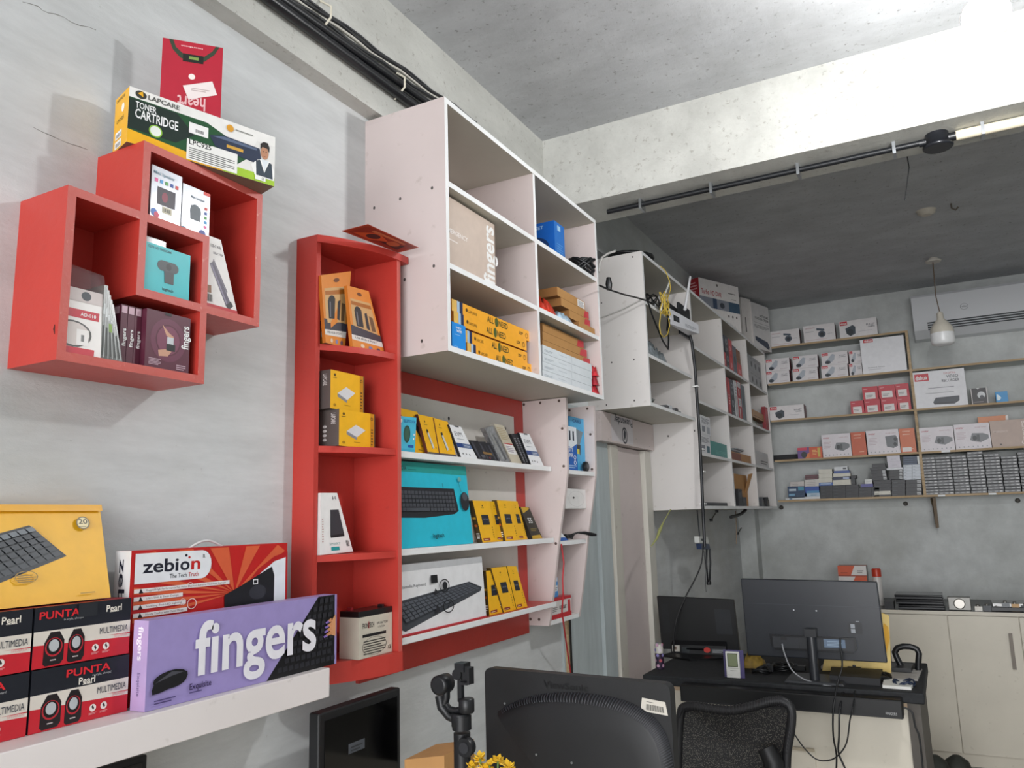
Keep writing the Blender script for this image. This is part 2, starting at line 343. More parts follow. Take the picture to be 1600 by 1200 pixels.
g = G(); g.tube([(w0[0], 3.62, z_at(241, w0[0], 3.62)), (w0[0]+.002, 3.62, z_at(262, w0[0], 3.62)), (w0[0]-.012, 3.62, z_at(285, w0[0], 3.62)), (w0[0]-.028, 3.62, z_at(311, w0[0], 3.62))], .0022, BLK)
g.tube([(w0[0], 3.62, z_at(241, w0[0], 3.62)), (w0[0], 3.62, CEIL)], .0022, BLK)
g.obj('loose_wire', label='thin loose wire dangling behind the cross beam near the black junction box', cat='wire')

# ================================================================ PIPES
con = thing('conduit_bundle', 'bundle of black conduit pipes and cables along the upper left beam', 'conduit', (.08, 1.2, 3.05))
def along(x, p0, p1, extra=(-.9, 1.0), z=None):
    a, b = px(*p0, x=x), px(*p1, x=x); d = b-a; return [a+d*extra[0], a, b, b+d*extra[1]]
for x, p0, p1, r in ((.079, (422, 0), (643, 162), .017), (.077, (441, 0), (655, 152), .015)):
    g = G(); P = along(x, p0, p1, (-.4, 1.55)); g.tube(P, r, mat('#15171b', .32), 12); g.obj('pipe', con)
for x, p0, p1, r, c in ((.068, (457, 0), (665, 146), .006, '#2a2b2d'), (.066, (466, 0), (668, 142), .004, '#cfccc2'), (.066, (475, 0), (672, 140), .005, '#232427'), (.065, (484, 0), (674, 139), .004, '#35363a')):
    g = G(); a = px(*p0, x=x); b = px(*p1, x=x); P = []
    for i in range(-4, 13):
        t = i/8; q = a+(b-a)*t; q[2] += .006*math.sin(i*1.7+r*900); P.append(q)
    g.tube(P, r, c if False else mat(c, .45)); g.obj('cable', con)
for (u, v) in ((616, 135), (500, 27)):
    a = px(u, v, x=.06); g = G()
    g.tube([(.062, a[1]-.0, a[2]+.055), (.105, a[1], a[2]+.02), (.108, a[1]-.005, a[2]-.02), (.062, a[1], a[2]-.05)], .0035, mat('#d8d2c0', .6)); g.obj('tie', con)
g = G(); L_ = mat('#15171b', .4)
con2 = thing('conduit', 'black conduit with cream section and junction box under the cross beam', 'conduit', (1.3, 3.4, 3.03))
g = G(); g.tube([(.33, 3.4, 3.038), (1.66, 3.4, 3.038)], .012, L_, 10); g.tube([(.33, 3.425, 3.045), (1.66, 3.425, 3.045)], .008, L_, 8); g.obj('black_pipe', con2)
g = G(); g.tube([(1.79, 3.4, 3.036), (2.02, 3.4, 3.036)], .02, mat('#e0d6bd', .45), 12); g.obj('cream_pipe', con2)
g = G(); g.tube([(2.02, 3.4, 3.036), (2.6, 3.4, 3.036)], .014, L_, 10); g.obj('black_pipe', con2)
g = G(); g.lathe([(.05, -.03), (.055, -.026), (.055, -.018), (.042, -.016), (.042, .03)], (1.725, 3.4, 3.03), mat('#17191e', .3), 24); g.tube([(1.66, 3.4, 3.036), (1.69, 3.4, 3.036)], .016, L_); g.tube([(1.76, 3.4, 3.036), (1.80, 3.4, 3.036)], .018, L_); g.obj('junction_box', con2)
for x in (.5, .83, 1.2, 1.57, 1.88):
    g = G(); g.box(x-.006, 3.375, 3.01, x+.006, 3.44, 3.06, CHR); g.obj('clamp', con2)
# ================================================================ RED CUBE SHELF
T = .018; XC = .157
yA0, yA1, zA0, zA1 = .886, 1.229, 1.923, 2.272
yB0, yB1, zB0, zB1 = 1.046, 1.389, 2.088, 2.434
cs = thing('cube_shelf', 'red wall shelf made of two overlapping square boxes', 'shelf', (.08, 1.13, zA0))
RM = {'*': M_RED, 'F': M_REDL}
def ring(cs, rects, back, name):
    g = G()
    for r in rects: g.box(.0, r[0], r[1], XC, r[2], r[3], RM)
    for b in back: g.box(0, b[0], b[1], .004, b[2], b[3], M_RED)
    g.obj(name, cs)
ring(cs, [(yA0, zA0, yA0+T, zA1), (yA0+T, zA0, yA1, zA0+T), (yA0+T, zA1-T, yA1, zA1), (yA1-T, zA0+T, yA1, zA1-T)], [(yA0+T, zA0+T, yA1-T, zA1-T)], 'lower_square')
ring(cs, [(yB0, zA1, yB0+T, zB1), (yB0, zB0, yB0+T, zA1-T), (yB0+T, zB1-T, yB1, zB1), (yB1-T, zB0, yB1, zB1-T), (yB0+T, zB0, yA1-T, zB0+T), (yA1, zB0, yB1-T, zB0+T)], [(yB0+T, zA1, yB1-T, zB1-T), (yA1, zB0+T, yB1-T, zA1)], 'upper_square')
e = .0006
def tq(g, q, D): g.decal(q, D)
WH = '#efefee'; RD = '#c8102e'
# mouse pack
m = thing('mouse_pack', 'white and red boxed computer mouse with clear window, left in red cube shelf', 'mouse pack', (.12, .95, zA0+T))
z0 = zA0+T+e
my1 = y_at(157, .15, z0); my2 = y_at(168, .14, z0+.14)
p8 = slab([(.15, .906, z0), (.15, my1, z0), (.138, my2, z0+.135), (.138, .906, z0+.135)], (-.02, 0, 0))
g = G(); g.hexa(p8, {'*': mat('#dcdcdc', .4), 'F': mat('#e9e4e0', .35), 'R': mat('#b8c0c6', .35)})
g.decal([p8[i] for i in FQ['F']], [('r', 0, .55, .86, .68, RD), ('t', 'AD-010', .38, .59, .05, .4, WH), ('r', 0, 0, .8, .1, RD), ('e', .2, .3, .5, .2, '#4a4745'), ('e', .22, .3, .42, .175, '#d9cfca'), ('r', .3, .14, .62, .38, '#efebe8'), ('r', .42, .2, .5, .3, '#777777'), ('r', 0, .8, 1, 1, '#cfc3c0'), ('e', .5, .9, .12, .07, '#2f3640')])
g.obj('carton', m)
CLR = mat('#e8eef2', .05, trans=.95, var=0)
CLP = mat('#b9bec2', .1, alpha=.09, var=0)
g = G(); g.hexa(slab([(.138, .91, z0+.136), (.138, my2, z0+.136), (.134, my2-.006, z0+.175), (.134, .91, z0+.182)], (-.015, 0, 0)), CLP); g.obj('clear_top', m)
for i in range(5):
    a = my1+.0005+i*.0098; tp = 0
    p8 = slab([(.15, a, z0), (.15, a+.009, z0), (.14, a+.0095-i*.0062+.004, z0+.155-i*.009), (.14, a+.002-i*.0062+.003, z0+.155-i*.009)], (-.08, 0, 0))
    g = G(); g.hexa(p8, {'*': mat('#8f948f', .15, alpha=.55, var=0), 'F': mat('#5b5f5b', .2)})
    D = [('r', .1, .05, .5, .45, '#2b2f2c'), ('r', .55, .02, .7, .98, '#c9cecd'), ('r', .05, .6, .5, .75, '#d9dddd')]
    if i == 2: D.append(('r', .1, .42, .9, .55, '#7ba03a'))
    g.decal([p8[j] for j in FQ['F']], D)
    g.obj('blister_pack', label='clear blister pack on edge, %s from the left beside the boxed mouse' % ['first', 'second', 'third', 'fourth', 'fifth'][i], cat='blister pack', group='blister packs in the cube shelf')
# maroon flash drive boxes
for i in range(4):
    x = .135; a = 1.03+i*.0165; b = a+.0155
    if i == 3: b = 1.029+3*.0165+.113; x = .15
    if b > yA1-T-.002: b = yA1-T-.002
    p8 = [(x, a, z0), (x, b, z0), (x-.03 if i == 3 else .03, b, z0), (x-.03 if i == 3 else .03, a, z0), (x, a, z0+.126), (x, b, z0+.126), (x-.03 if i == 3 else .03, b, z0+.126), (x-.03 if i == 3 else .03, a, z0+.126)]
    if i == 3:
        dec = {'F': [('ring', .5, .52, .4, .38, '#6b3149', .72), ('e', .5, .52, .26, .25, '#7a3d55'), ('p', [(.35, .78), (.5, .66), (.62, .6), (.6, .54), (.45, .6)], '#c9997f'), ('p', [(.28, .32), (.45, .36), (.58, .33), (.5, .24), (.3, .22)], '#c9997f'), ('r', .46, .34, .66, .46, '#17181a'), ('r', .47, .46, .62, .58, '#c8ccd0'), ('t', 'fingers', .965, .42, .16, .42, WH, 90), ('lines', .08, .06, .35, .18, 5, '#c6a9b5'), ('lines', .7, .04, .92, .14, 3, '#c6a9b5'), ('r', .4, .95, .55, 1, '#14090f')]}
        lb = 'maroon flash drive box showing its front in red cube shelf'
    else:
        dec = {'F': [('t', 'fingers', .85, .3, .5, .3, WH, 90), ('r', .1, .86, .9, .98, '#caa9b6')], 'L': [('r', .5, .85, .95, .97, '#caa9b6')]}
        lb = 'maroon flash drive box on edge, %s of three beside the front-facing one' % ['leftmost', 'middle', 'rightmost'][i]
    pack('flash_drive_box', lb, 'box', p8, '#5a2437', dec, group='maroon flash drive boxes')
# webcam box
wz = zB0+T+e
wb = thing('webcam_box', 'turquoise webcam box with hanging tab in the small square cell', 'box', (.12, 1.14, wz))
p8 = [(.15, 1.067, wz), (.15, 1.184, wz), (.1, 1.19, wz), (.1, 1.067, wz), (.15, 1.067, wz+.107), (.15, 1.184, wz+.107), (.1, 1.19, wz+.107), (.1, 1.067, wz+.107)]
g = G(); g.hexa(p8, mat('#1fb6bd', .4)); cq = [p8[i] for i in FQ['F']]
g.decal(cq, [('t', 'C270 HD WEBCAM', .06, .9, .05, .5, '#134b52'), ('e', .38, .6, .11, .11, '#3d4448'), ('e', .63, .6, .11, .11, '#3d4448'), ('r', .36, .49, .65, .71, '#3d4448'), ('e', .52, .6, .06, .07, '#1c1f21'), ('p', [(.42, .5), (.64, .5), (.64, .25), (.44, .25)], '#34393c'), ('t', 'logitech', .4, .09, .06, .24, '#12343a')]); g.obj('carton', wb)
g = G(); g.hexa(slab([(.13, 1.08, wz+.108), (.13, 1.135, wz+.108), (.13, 1.133, wz+.128), (.13, 1.084, wz+.128)], (-.002, 0, 0)), CLP); g.obj('hanging_tab', wb)
# silver boxes on A top inside B
sz = zA1+e
for i, (a, b) in enumerate(((y_at(234, .152, sz), y_at(281.5, .152, sz)), (y_at(283, .14, sz), y_at(326, .14, sz)))):
    h = .118 if i == 0 else .112
    p8 = [(.152-.012*i, a, sz), (.152-.012*i, b, sz), (.11, b, sz), (.11, a, sz), (.152-.012*i, a, sz+h), (.152-.012*i, b, sz+h), (.11, b, sz+h), (.11, a, sz+h)]
    cols = ['#e85d9e', '#3c9bd6', '#58a755', '#2b4fa0', '#d6413b']
    if i == 0:
        D = [('t', 'Mini Speaker', .06, .85, .06, .7, '#54788a'), ('r', .2, .28, .8, .62, '#39323c'), ('e', .45, .45, .1, .1, '#8a3346'), ('r', .38, .14, .7, .27, '#c9c2a8'), ('bar', .42, .17, .66, .24, 10, '#333333')]+[('r', .1+k*.17, .7, .2+k*.17, .77, cols[k]) for k in range(5)]+[('e', .12, .1, .1, .07, '#4d79c4'), ('e', .2, .06, .08, .06, '#cf4860')]
    else: D = [('r', .75, .93, 1, 1, '#e0463c'), ('t', 'Mini Speaker', .3, .76, .06, .5, '#7b8b97'), ('e', .48, .48, .2, .16, '#566068'), ('r', .3, .3, .66, .6, '#566068')]+[('r', .8, .2+k*.1, .9, .26+k*.1, cols[k]) for k in range(5)]+[('e', .75, .08, .12, .07, '#46509a'), ('e', .08, .04, .1, .05, '#3884a8')]
    pack('speaker_box', ['small silver gadget box with dark picture above the square cell', 'small silver gadget box with grey picture, right of its twin'][i], 'box', p8, mat('#a5a8ae', .25, .25, var=.06, scale=60), {'F': D}, group='silver gadget boxes')
# hub box leaning
hz = zB0+T+e
q = qL(.14, [(322, 475), (372, 487.5), (345, 375), (326, 368)])
for p in q: p[1] = max(p[1], yA1+.002)
q[1][2] = hz; q[0][2] = hz+.0
q[1][1] = min(q[1][1], yB1-T-.003)
p8 = slab(q, (-.03, 0, 0))
pack('adapter_box', 'white adapter box leaning in the right end of red cube shelf', 'box', p8, {'*': '#ddd8d6', 'F': '#eae6e3'},
     {'F': [('t', 'USB-C HUB', .15, .86, .04, .7, '#5b5558'), ('t', 'USB-C HUB', .3, .77, .03, .6, '#6d6669'), ('p', [(.1, .62), (.28, .66), (.82, .16), (.64, .1)], '#5d5668'), ('p', [(.14, .6), (.2, .62), (.7, .14), (.66, .12)], '#8a8298'), ('p', [(.64, .1), (.84, .18), (.9, .12), (.72, .05)], '#2c2a30'), ('p', [(.25, .66), (.31, .7), (.78, .3), (.74, .27)], '#77707c'), ('r', 0, 0, 1, .07, '#c22530'), ('bar', .02, .1, .2, .2, 8, '#3a3335'), ('r', .02, .22, .16, .32, '#8b5b36')]})
# toner carton on top
tz = zB1+e
d = np.array([.215-.117, 1.372-1.031, 0]); d /= np.linalg.norm(d); nb = np.array([-d[1], d[0], 0])*.082
bl = np.array([.119, 1.031, tz]); br = bl+d*.352; up = np.array([0, 0, .131])
tc = thing('toner_carton', 'yellow, green and white toner cartridge carton on top of red cube shelf', 'box', (.13, 1.2, tz))
p8 = slab([bl, br, br+up, bl+up], nb)
YL = '#eeb21e'; GR = '#1d4f2c'; LG = '#a3c832'
g = G(); g.hexa(p8, {'*': mat('#e9e7e2', .35), 'L': mat(YL, .4), 'F': mat('#eceae6', .35), 'D': mat('#7d6a5c', .6), 'R': mat('#e9e7e2', .35)})
NV = '#27324a'
g.decal([p8[i] for i in FQ['F']], [('p', [(0, .24), (0, .82), (.5, .82), (.7, .62), (.88, .62), (.88, .1), (.35, .1)], GR), ('p', [(0, .0), (0, .24), (.4, .14), (.62, .02), (.62, 0)], YL), ('p', [(0, .26), (0, .8), (.3, .8), (.42, .5), (.3, .25)], '#1c2c26'), ('r', .62, .0, 1, .18, LG), ('p', [(.7, .16), (.8, .4), (.86, .8), (1, .8), (1, .16)], '#e4e2de'),
   ('e', .07, .91, .035, .07, '#3a3a34'), ('p', [(.05, .92), (.08, .98), (.085, .88)], YL), ('t', 'LAPCARE', .115, .87, .08, .2, '#50524e'), ('t', 'TONER', .04, .66, .11, .13, WH), ('t', 'CARTRIDGE', .04, .48, .16, .27, WH), ('ring', .17, .34, .042, .11, '#8dc13f', .8), ('e', .17, .34, .034, .09, '#e7ece4'),
   ('p', [(.52, .6), (.62, .68), (.88, .66), (.9, .38), (.86, .34), (.56, .42)], NV), ('p', [(.54, .6), (.62, .66), (.86, .64), (.86, .6), (.62, .6)], '#5b6a85'), ('r', .64, .47, .76, .53, '#d0a03c'), ('r', .38, .52, .51, .72, '#f0efec'), ('bar', .42, .56, .48, .62, 12, '#222222'),
   ('r', .37, .02, .72, .4, '#efeeea'), ('t', 'LPC925', .385, .31, .09, .15, '#1a1c1c'), ('lines', .385, .05, .7, .27, 6, '#6b6b68'),
   # small printed portrait of a man in a dark waistcoat
   ('p', [(.85, .1), (.82, .3), (.865, .42), (.895, .46), (.96, .46), (.995, .3), (.995, .1)], '#f2f2f0'), ('p', [(.86, .12), (.855, .4), (.885, .44), (.92, .2), (.955, .44), (.975, .42), (.985, .12)], '#34404c'), ('p', [(.895, .46), (.92, .25), (.95, .46)], '#dfe5ea'),
   ('e', .918, .6, .03, .13, '#b98667'), ('p', [(.885, .64), (.885, .76), (.91, .82), (.94, .82), (.955, .74), (.952, .62), (.94, .7), (.9, .71)], '#221a17'),
   ('e', .908, .62, .004, .012, '#2a1d17'), ('e', .93, .62, .004, .012, '#2a1d17'), ('r', .91, .525, .928, .535, '#8d4f43'),
   ('e', .66, .86, .025, .07, '#d99a2a'), ('lines', .7, .86, .86, .9, 1, '#8a8a86'), ('r', .85, .03, .93, .12, '#f2f2ee'), ('t', 'CE', .9, .05, .05, .02, '#333333')])
g.decal([p8[i] for i in FQ['L']], [('t', 'CARTRIDGE', .1, .9, .05, .6, '#6d5a18'), ('e', .6, .72, .1, .08, '#f1efe6'), ('t', 'LPC925', .2, .5, .06, .5, '#6d5a18'), ('r', .15, .2, .6, .33, WH), ('bar', .2, .22, .55, .29, 9, '#333333'), ('r', .15, .03, .6, .16, WH), ('bar', .2, .05, .55, .12, 9, '#333333')])
g.obj('carton', tc)
# red card box with heart print
hz = tz+.1315
c0 = px(254.4, 58.5, x=.085); c1_ = px(348.6, 75, z=c0[2]); print('card', c0, c1_)
q = [np.array([c0[0], c0[1], hz]), np.array([c1_[0], c1_[1], hz]), c1_, c0]
pack('greeting_card_box', 'flat crimson package printed upside down standing behind the toner carton', 'package', slab(q, np.array([-(c1_-c0)[1], (c1_-c0)[0], 0])/np.linalg.norm((c1_-c0)[:2])*.008), {'*': '#9c1c2c', 'F': '#b32035'},
     {'F': [('p', [(.1, 1), (.17, .86), (.3, .76), (.5, .72), (.7, .76), (.86, .88), (.94, 1)], '#33402f'), ('p', [(.17, 1), (.22, .9), (.35, .82), (.5, .79), (.68, .82), (.82, .92), (.88, 1)], '#b32035'), ('r', .34, .72, .68, .83, '#1c1f1a'), ('r', .44, .76, .6, .8, '#7f9a4d'),
            ('t', 'heartbeat', .66, .94, .02, .36, '#e9c3c4', 180), ('e', .5, .52, .055, .04, '#f0e2dc'), ('t', 'heart', .74, .24, .17, .46, '#e6b9bb', 180), ('t', 'smart', .7, .02, .08, .3, '#e6b9bb', 180), ('p', [(.46, .2), (.36, .38), (.84, .5), (.93, .32)], '#e8dcd9'), ('lines', .5, .33, .8, .38, 2, '#b9a6a4')]})

# ================================================================ WHITE LEDGE + boxes
ZL = 1.249
g = G(); g.box(0, -.4, 1.18, .2, 1.612, ZL, M_WHITE)
g.obj('wall_ledge', label='thick white ledge board carrying speaker boxes and keyboard boxes', cat='shelf', bevel=.002)
zl = ZL+e
# purple keyboard box
xp = .176; ya = y_at(225.8, xp, zl); yb = 1.664; hp = z_at(970, xp, ya)-zl
LV = '#9d8fc6'
p8 = boxL(xp, zl, 0, 0, 0, .044, y0=ya, y1=yb, z1=zl+hp)
kb = []
for r in range(9):
    for c in range(14):
        u = .6+c*.033+r*.006; v = .06+r*.105
        ul = .598+.26*v/1.0
        if u > ul+.015 and u < .965: kb.append(('p', [(u, v), (u+.024, v+.01), (u+.022, v+.075), (u-.002, v+.065)], '#2b2b31'))
dec = {'F': [('p', [(.57, 0), (.875, 1), (.985, 1), (.985, 0)], '#141417')]+kb+[('p', [(.985, .4), (.95, .44), (.945, .55), (.965, .66), (.985, .72)], '#d79a6b')]+[('p', [(.96, .44+.06*k), (.925+.004*k, .42+.065*k), (.92+.004*k, .45+.065*k), (.955, .49+.06*k)], '#cf8f60') for k in range(4)]+[('p', [(.93+.004*k, .42+.065*k), (.908+.004*k, .405+.065*k), (.903+.004*k, .43+.065*k), (.925+.004*k, .45+.065*k)], '#8a70c0') for k in range(4)]+[
   ('t', 'fingers', .2, .29, .6, .655, '#eceaf0'), ('e', .095, .3, .072, .1, '#17171b'), ('p', [(.022, .17), (.018, .22), (.03, .3), (.055, .37), (.085, .405), (.12, .405), (.15, .385), (.168, .35), (.17, .31), (.155, .27), (.13, .235), (.09, .2), (.05, .175)], '#17171b'), ('p', [(.03, .29), (.1, .39), (.15, .36), (.1, .34)], '#4a4a52'), ('t', 'Exquisite', .18, .13, .07, .1, '#3a2d58'), ('lines', .18, .09, .25, .12, 1, '#54477a'), ('lines', .03, .06, .12, .12, 2, '#54477a')],
   'L': [('t', 'fingers', .35, .93, .32, .38, '#efeaf4', 270), ('t', 'Exquisite', .4, .42, .2, .26, '#54477a', 270, False)]}
pack('keyboard_box', 'long lavender keyboard and mouse box at the right end of the white ledge', 'box', p8, {'*': '#a596cb', 'F': LV, 'L': '#b79fcb', 'T': '#ab9ad0'}, dec, group='keyboard boxes')
# zebion box
xz = .108; ya = y_at(201, xz, zl+.2); yb = y_at(447.8, xz, zl+.2); zt = z_at(861, xz, ya)
zb_ = thing('cooling_pad_box', 'red laptop cooling pad box with white handle behind the lavender box', 'box', (.08, 1.3, zl))
p8 = boxL(xz, zl, 0, 0, 0, .05, y0=ya, y1=yb, z1=zt)
g = G(); g.hexa(p8, {'*': mat('#dcdcdc', .4), 'F': mat('#c2201f', .35), 'L': mat('#dddcda', .4), 'T': mat('#b8323a', .4)})
rays = [('p', [(.5, .5), (.0+.02, .02+.06*k), (.02, .05+.06*k)], '#d95b33') for k in range(0)]
for k, (a, b) in enumerate(((-80, -70), (-60, -52), (-44, -36), (-28, -20), (10, 18), (26, 32), (40, 50), (58, 66), (76, 84), (94, 104), (112, 118), (126, 134), (145, 152), (160, 168), (176, 184), (194, 202), (212, 220), (230, 236), (246, 254))):
    P = [(.62, .3)]
    for t in (a, b):
        c, s_ = math.cos(math.radians(t)), math.sin(math.radians(t)); lim = min((.98-.62)/c if c > .01 else ((.62-.02)/-c if c < -.01 else 9), (.98-.3)/s_ if s_ > .01 else ((.3-.0)/-s_ if s_ < -.01 else 9)); P.append((.62+c*lim, .3+s_*lim))
    rays.append(('p', P, '#d9603a'))
D = rays+[('p', [(.62, 0), (.66, .3), (.78, .62), (.9, .8), (1, .86), (1, 0)], '#b5191c'), ('p', [(.66, 0), (.7, .3), (.8, .56), (.9, .72), (.985, .77), (.985, 0)], '#e9edf2'),
   ('p', [(.57, 0), (.55, .28), (.65, .38), (.88, .64), (.9, .5), (.9, 0)], '#1a1b20'), ('e', .78, .27, .06, .11, '#34353c'), ('r', .745, .39, .78, .47, '#e8e8e8'), ('r', .75, .405, .775, .455, '#1a1b20'),
   ('r', .02, .56, .4, .96, '#e9ebee'), ('e', .4, .76, .06, .2, '#e9ebee'), ('t', 'zebi', .06, .7, .17, .2, '#191c2c'), ('t', 'o', .27, .7, .17, .055, '#191c2c'), ('t', 'n', .335, .7, .17, .055, '#c2201f'), ('e', .303, .9, .008, .018, '#191c2c'), ('e', .322, .87, .007, .016, '#c2201f'), ('t', 'R', .405, .85, .05, .014, '#555555'), ('t', 'The Tech', .21, .6, .06, .1, '#191c2c', 0, False), ('t', 'Truth', .32, .6, .06, .06, '#c2201f', 0, False)]
for k, w_ in enumerate((.56, .27, .29, .3)):
    v = .44-k*.105; D += [('r', .02, v, .02+w_, v+.055, '#e6dfdc'), ('t', ['Rugged High Performance Fan Helps Elevated-Extreme Heat from Laptops', 'Ultra Slim & Sleek Design', 'Soothing Blue LED Lighting', 'Handy Trolley with Metal Mesh'][k], .085, v+.016, .026, w_-.09, '#4a3a3a', 0, False), ('p', [(.045, v-.005), (.055, v+.06), (.07, v-.005)], '#1e1c22')]
D += [('ring', .345, .22, .028, .075, '#e9cfc8', .85), ('ring', .29, .26, .018, .045, '#e9cfc8', .82), ('ring', .33, .48, .018, .04, '#e9cfc8', .82)]
def vmap(d):
    f = lambda v: .5+v*.5
    d = list(d); k = d[0]
    if k == 'p': d[1] = [(u, f(v) if v > .001 else 0) for u, v in d[1]]
    elif k in ('r', 'lines', 'bar'): d[2] = f(d[2]); d[4] = f(d[4])
    elif k in ('e', 'ring'): d[2] = f(d[2]); d[4] *= .5
    elif k == 't': d[3] = f(d[3]); d[4] *= .5
    return tuple(d)
D = [vmap(d) for d in D]
g.decal([p8[i] for i in FQ['F']], D); g.decal([p8[i] for i in FQ['L']], [('t', 'zebion', .3, .95, .38, .55, '#191c2c', 270)]); g.obj('carton', zb_)
g = G(); a = y_at(300, xz-.02, zt); b = y_at(352, xz-.02, zt)
g.tube([(xz-.03, a+(b-a)*t, zt-.002+.016*math.sin(math.pi*t)) for t in np.linspace(0, 1, 12)], .0028, mat('#d9dbdc', .3)); g.obj('handle', zb_)
# Speaker boxes
xs = px(43, 1149.6, z=zl)[0]-.002; ya = y_at(43, xs, zl); yb = y_at(197.8, xs, zl)
w_ = yb-ya; hs = z_at(1046, xs, ya+.004)-zl-.003
def spk(face):
    D = [('r', 0, .38, 1, .6, '#ddd6cb'), ('r', 0, 0, 1, .38, '#c8202e'), ('p', [(.0, .38), (.0, .44), (1, .36), (1, .3)], '#ddd6cb')]
    for cx, r_ in ((.2, .1), (.42, .085)):
        D += [('p', [(cx-r_, .06), (cx-r_*.75, .02), (cx+r_*.7, .03), (cx+r_, .1), (cx+r_, .42), (cx+r_*.5, .57), (cx-r_*.4, .57), (cx-r_*.95, .4)], '#1c1518'), ('e', cx, .32, r_*.85, .155, '#b52430'), ('e', cx, .33, r_*.72, .135, '#120e10'), ('e', cx, .345, r_*.5, .1, '#b9bec0'), ('lines', cx-.03, .1, cx+.04, .14, 1, '#c9bcbc')]
    D += [('t', 'PUNTA', .33 if face else .04, .8, .12, .46 if face else .4, '#d8262f'), ('t', 'in style, always!', (.6 if face else .28), .74, .035, .2, '#b9b9bb', 0, False),
          ('t', 'Pearl', (.46 if face else .72), .64 if face else .8, .11, .17, '#ece6da'), ('r', .5 if face else .76, .625 if face else .785, .6 if face else .86, .635 if face else .795, '#ece6da'), ('t', 'MULTIMEDIA', .66, .42, .11, .31, '#2a3242', 0, False), ('t', 'SPEAKER', .82, .33, .045, .15, '#e8a0a0', 0, False)]
    for cx in (.62, .735): D += [('e', cx, .2, .035, .062, '#ece3dd'), ('p', [(cx-.015, .22), (cx, .25), (cx+.015, .19), (cx+.005, .16)], '#2a2425'), ('lines', cx-.04, .09, cx+.04, .13, 2, '#e6a3a3')]
    return D
for col in (0, 1):
    for row in (0, 1):
        a = ya-(1-col)*(w_+.004); zz = zl+row*(hs+.002)
        p8 = boxL(xs-.003*row, zz, 0, 0, 0, .11, y0=a, y1=a+w_, z1=zz+hs)
        D = spk(row == 0)
        if row == 1: D.append(('r', .42, .76, .62, .99, '#23262c'))
        pack('speaker_box', 'black, white and red speaker box, %s of the %s stack on white ledge' % (['bottom', 'top'][row], ['left', 'right'][col]), 'box', p8, {'*': '#1a1d25', 'F': '#161a24', 'T': '#a32432' if row else '#1a1d25', 'R': '#20232b'}, {'F': D}, group='speaker boxes on the ledge')
# yellow keyboard carton
zy = zl+2*hs+.005; brr = np.array([.105, y_at(173, .105, zy), zy]); trr = px(155.7, 790.5, x=.04)
vec = trr-brr; bl = brr-np.array([0, .48, 0]); p8 = slab([bl, brr, trr, bl+vec], (-.034, 0, 0))
D = []
K0, K1, K2, K3 = (.32, .14), (.79, .54), (.68, .82), (.3, .5)
kp = lambda s, t: tuple((np.array(K0)*(1-s)+np.array(K1)*s)*(1-t)+(np.array(K3)*(1-s)+np.array(K2)*s)*t)
Kp = lambda s, t: ((.31+.5*s)-(.13)*t, (.06+.4*s)+(.4-.08*s)*t)
D.append(('p', [Kp(-.15, -.05), Kp(1.03, -.02), Kp(1.02, 1.03), Kp(-.15, 1.03)], '#2b3036'))
for r in range(6):
    for c in range(17):
        s0 = -.12+c*.067; t0 = .06+r*.155; D.append(('p', [Kp(s0, t0), Kp(s0+.056, t0), Kp(s0+.056, t0+.125), Kp(s0, t0+.125)], '#3b4147' if r < 5 else '#6f777d'))
D += [('e', .905, .8, .03, .07, '#6d6348'), ('e', .905, .8, .025, .058, '#e9dcae'), ('t', '20', .885, .79, .05, .04, '#4a4330'), ('lines', .885, .755, .925, .77, 1, '#6d6348'), ('ring', .65, .27, .045, .06, '#9a7a2b', .9), ('lines', .615, .22, .69, .3, 4, '#9a7a2b'), ('lines', .86, .06, .94, .08, 1, '#a8862e'), ('p', [(.3, .93), (1, .93), (1, 1), (.3, 1)], '#e9ab1f')]  # last strip, along the carton's top edge, is shade put into the colour
pack('keyboard_box', 'large yellow keyboard carton leaning on top of the speaker boxes', 'box', p8, {'*': '#8a7f74', 'F': '#efb521', 'R': '#77706b', 'T': '#e5a922'}, {'F': D}, group='keyboard boxes')
# ================================================================ RED CORNER SHELF
y0c, y1c = 1.679, 1.955
zt_, zb0 = 2.435, 1.182
rc = thing('corner_shelf', 'tall red wall shelf with four curved tiers', 'shelf', (.08, 1.81, zb0))
g = G(); g.box(0, y0c, zb0+.055, .077, y0c+T, zt_-.022, {'*': M_RED}); g.obj('side_panel', rc)
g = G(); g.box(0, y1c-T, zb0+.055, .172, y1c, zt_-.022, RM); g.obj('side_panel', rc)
g = G(); g.box(0, y0c+T, zb0+.055, .006, y1c-T, zt_-.022, M_RED); g.obj('back_panel', rc)
def arc(x0, x1, ya, yb, n=14):
    P = []
    for i in range(n+1):
        t = i/n; y = ya+(yb-ya)*t; x = x0+(x1-x0)*math.sin(math.pi/2*t)**.9 if t > 0 else x0; P.append((x, y))
    return P
def curved(name, z0, z1, ya, yb, xa, xb, ext=None, mm=None):
    A = arc(xa, xb, ya, yb); poly = [(0, ya, z0)]+[(x, y, z0) for x, y in A]
    if ext: poly += [(xb, ext, z0), (0, ext, z0)]
    else: poly += [(0, yb, z0)]
    g = G(); g.prism(poly, (0, 0, z1-z0), M_RED, mm or M_RED); return g.obj(name, rc)
TIER = [2.113, 1.821, 1.521]
for z in TIER: curved('shelf', z-T, z, y0c+T, y1c-T, .077, .166)
curved('top_board', zt_-.022, zt_, y0c, y1c, .079, .178, ext=1.99)
curved('plinth', zb0, zb0+.055, y0c, y1c, .079, .174)
ZP = zb0+.055
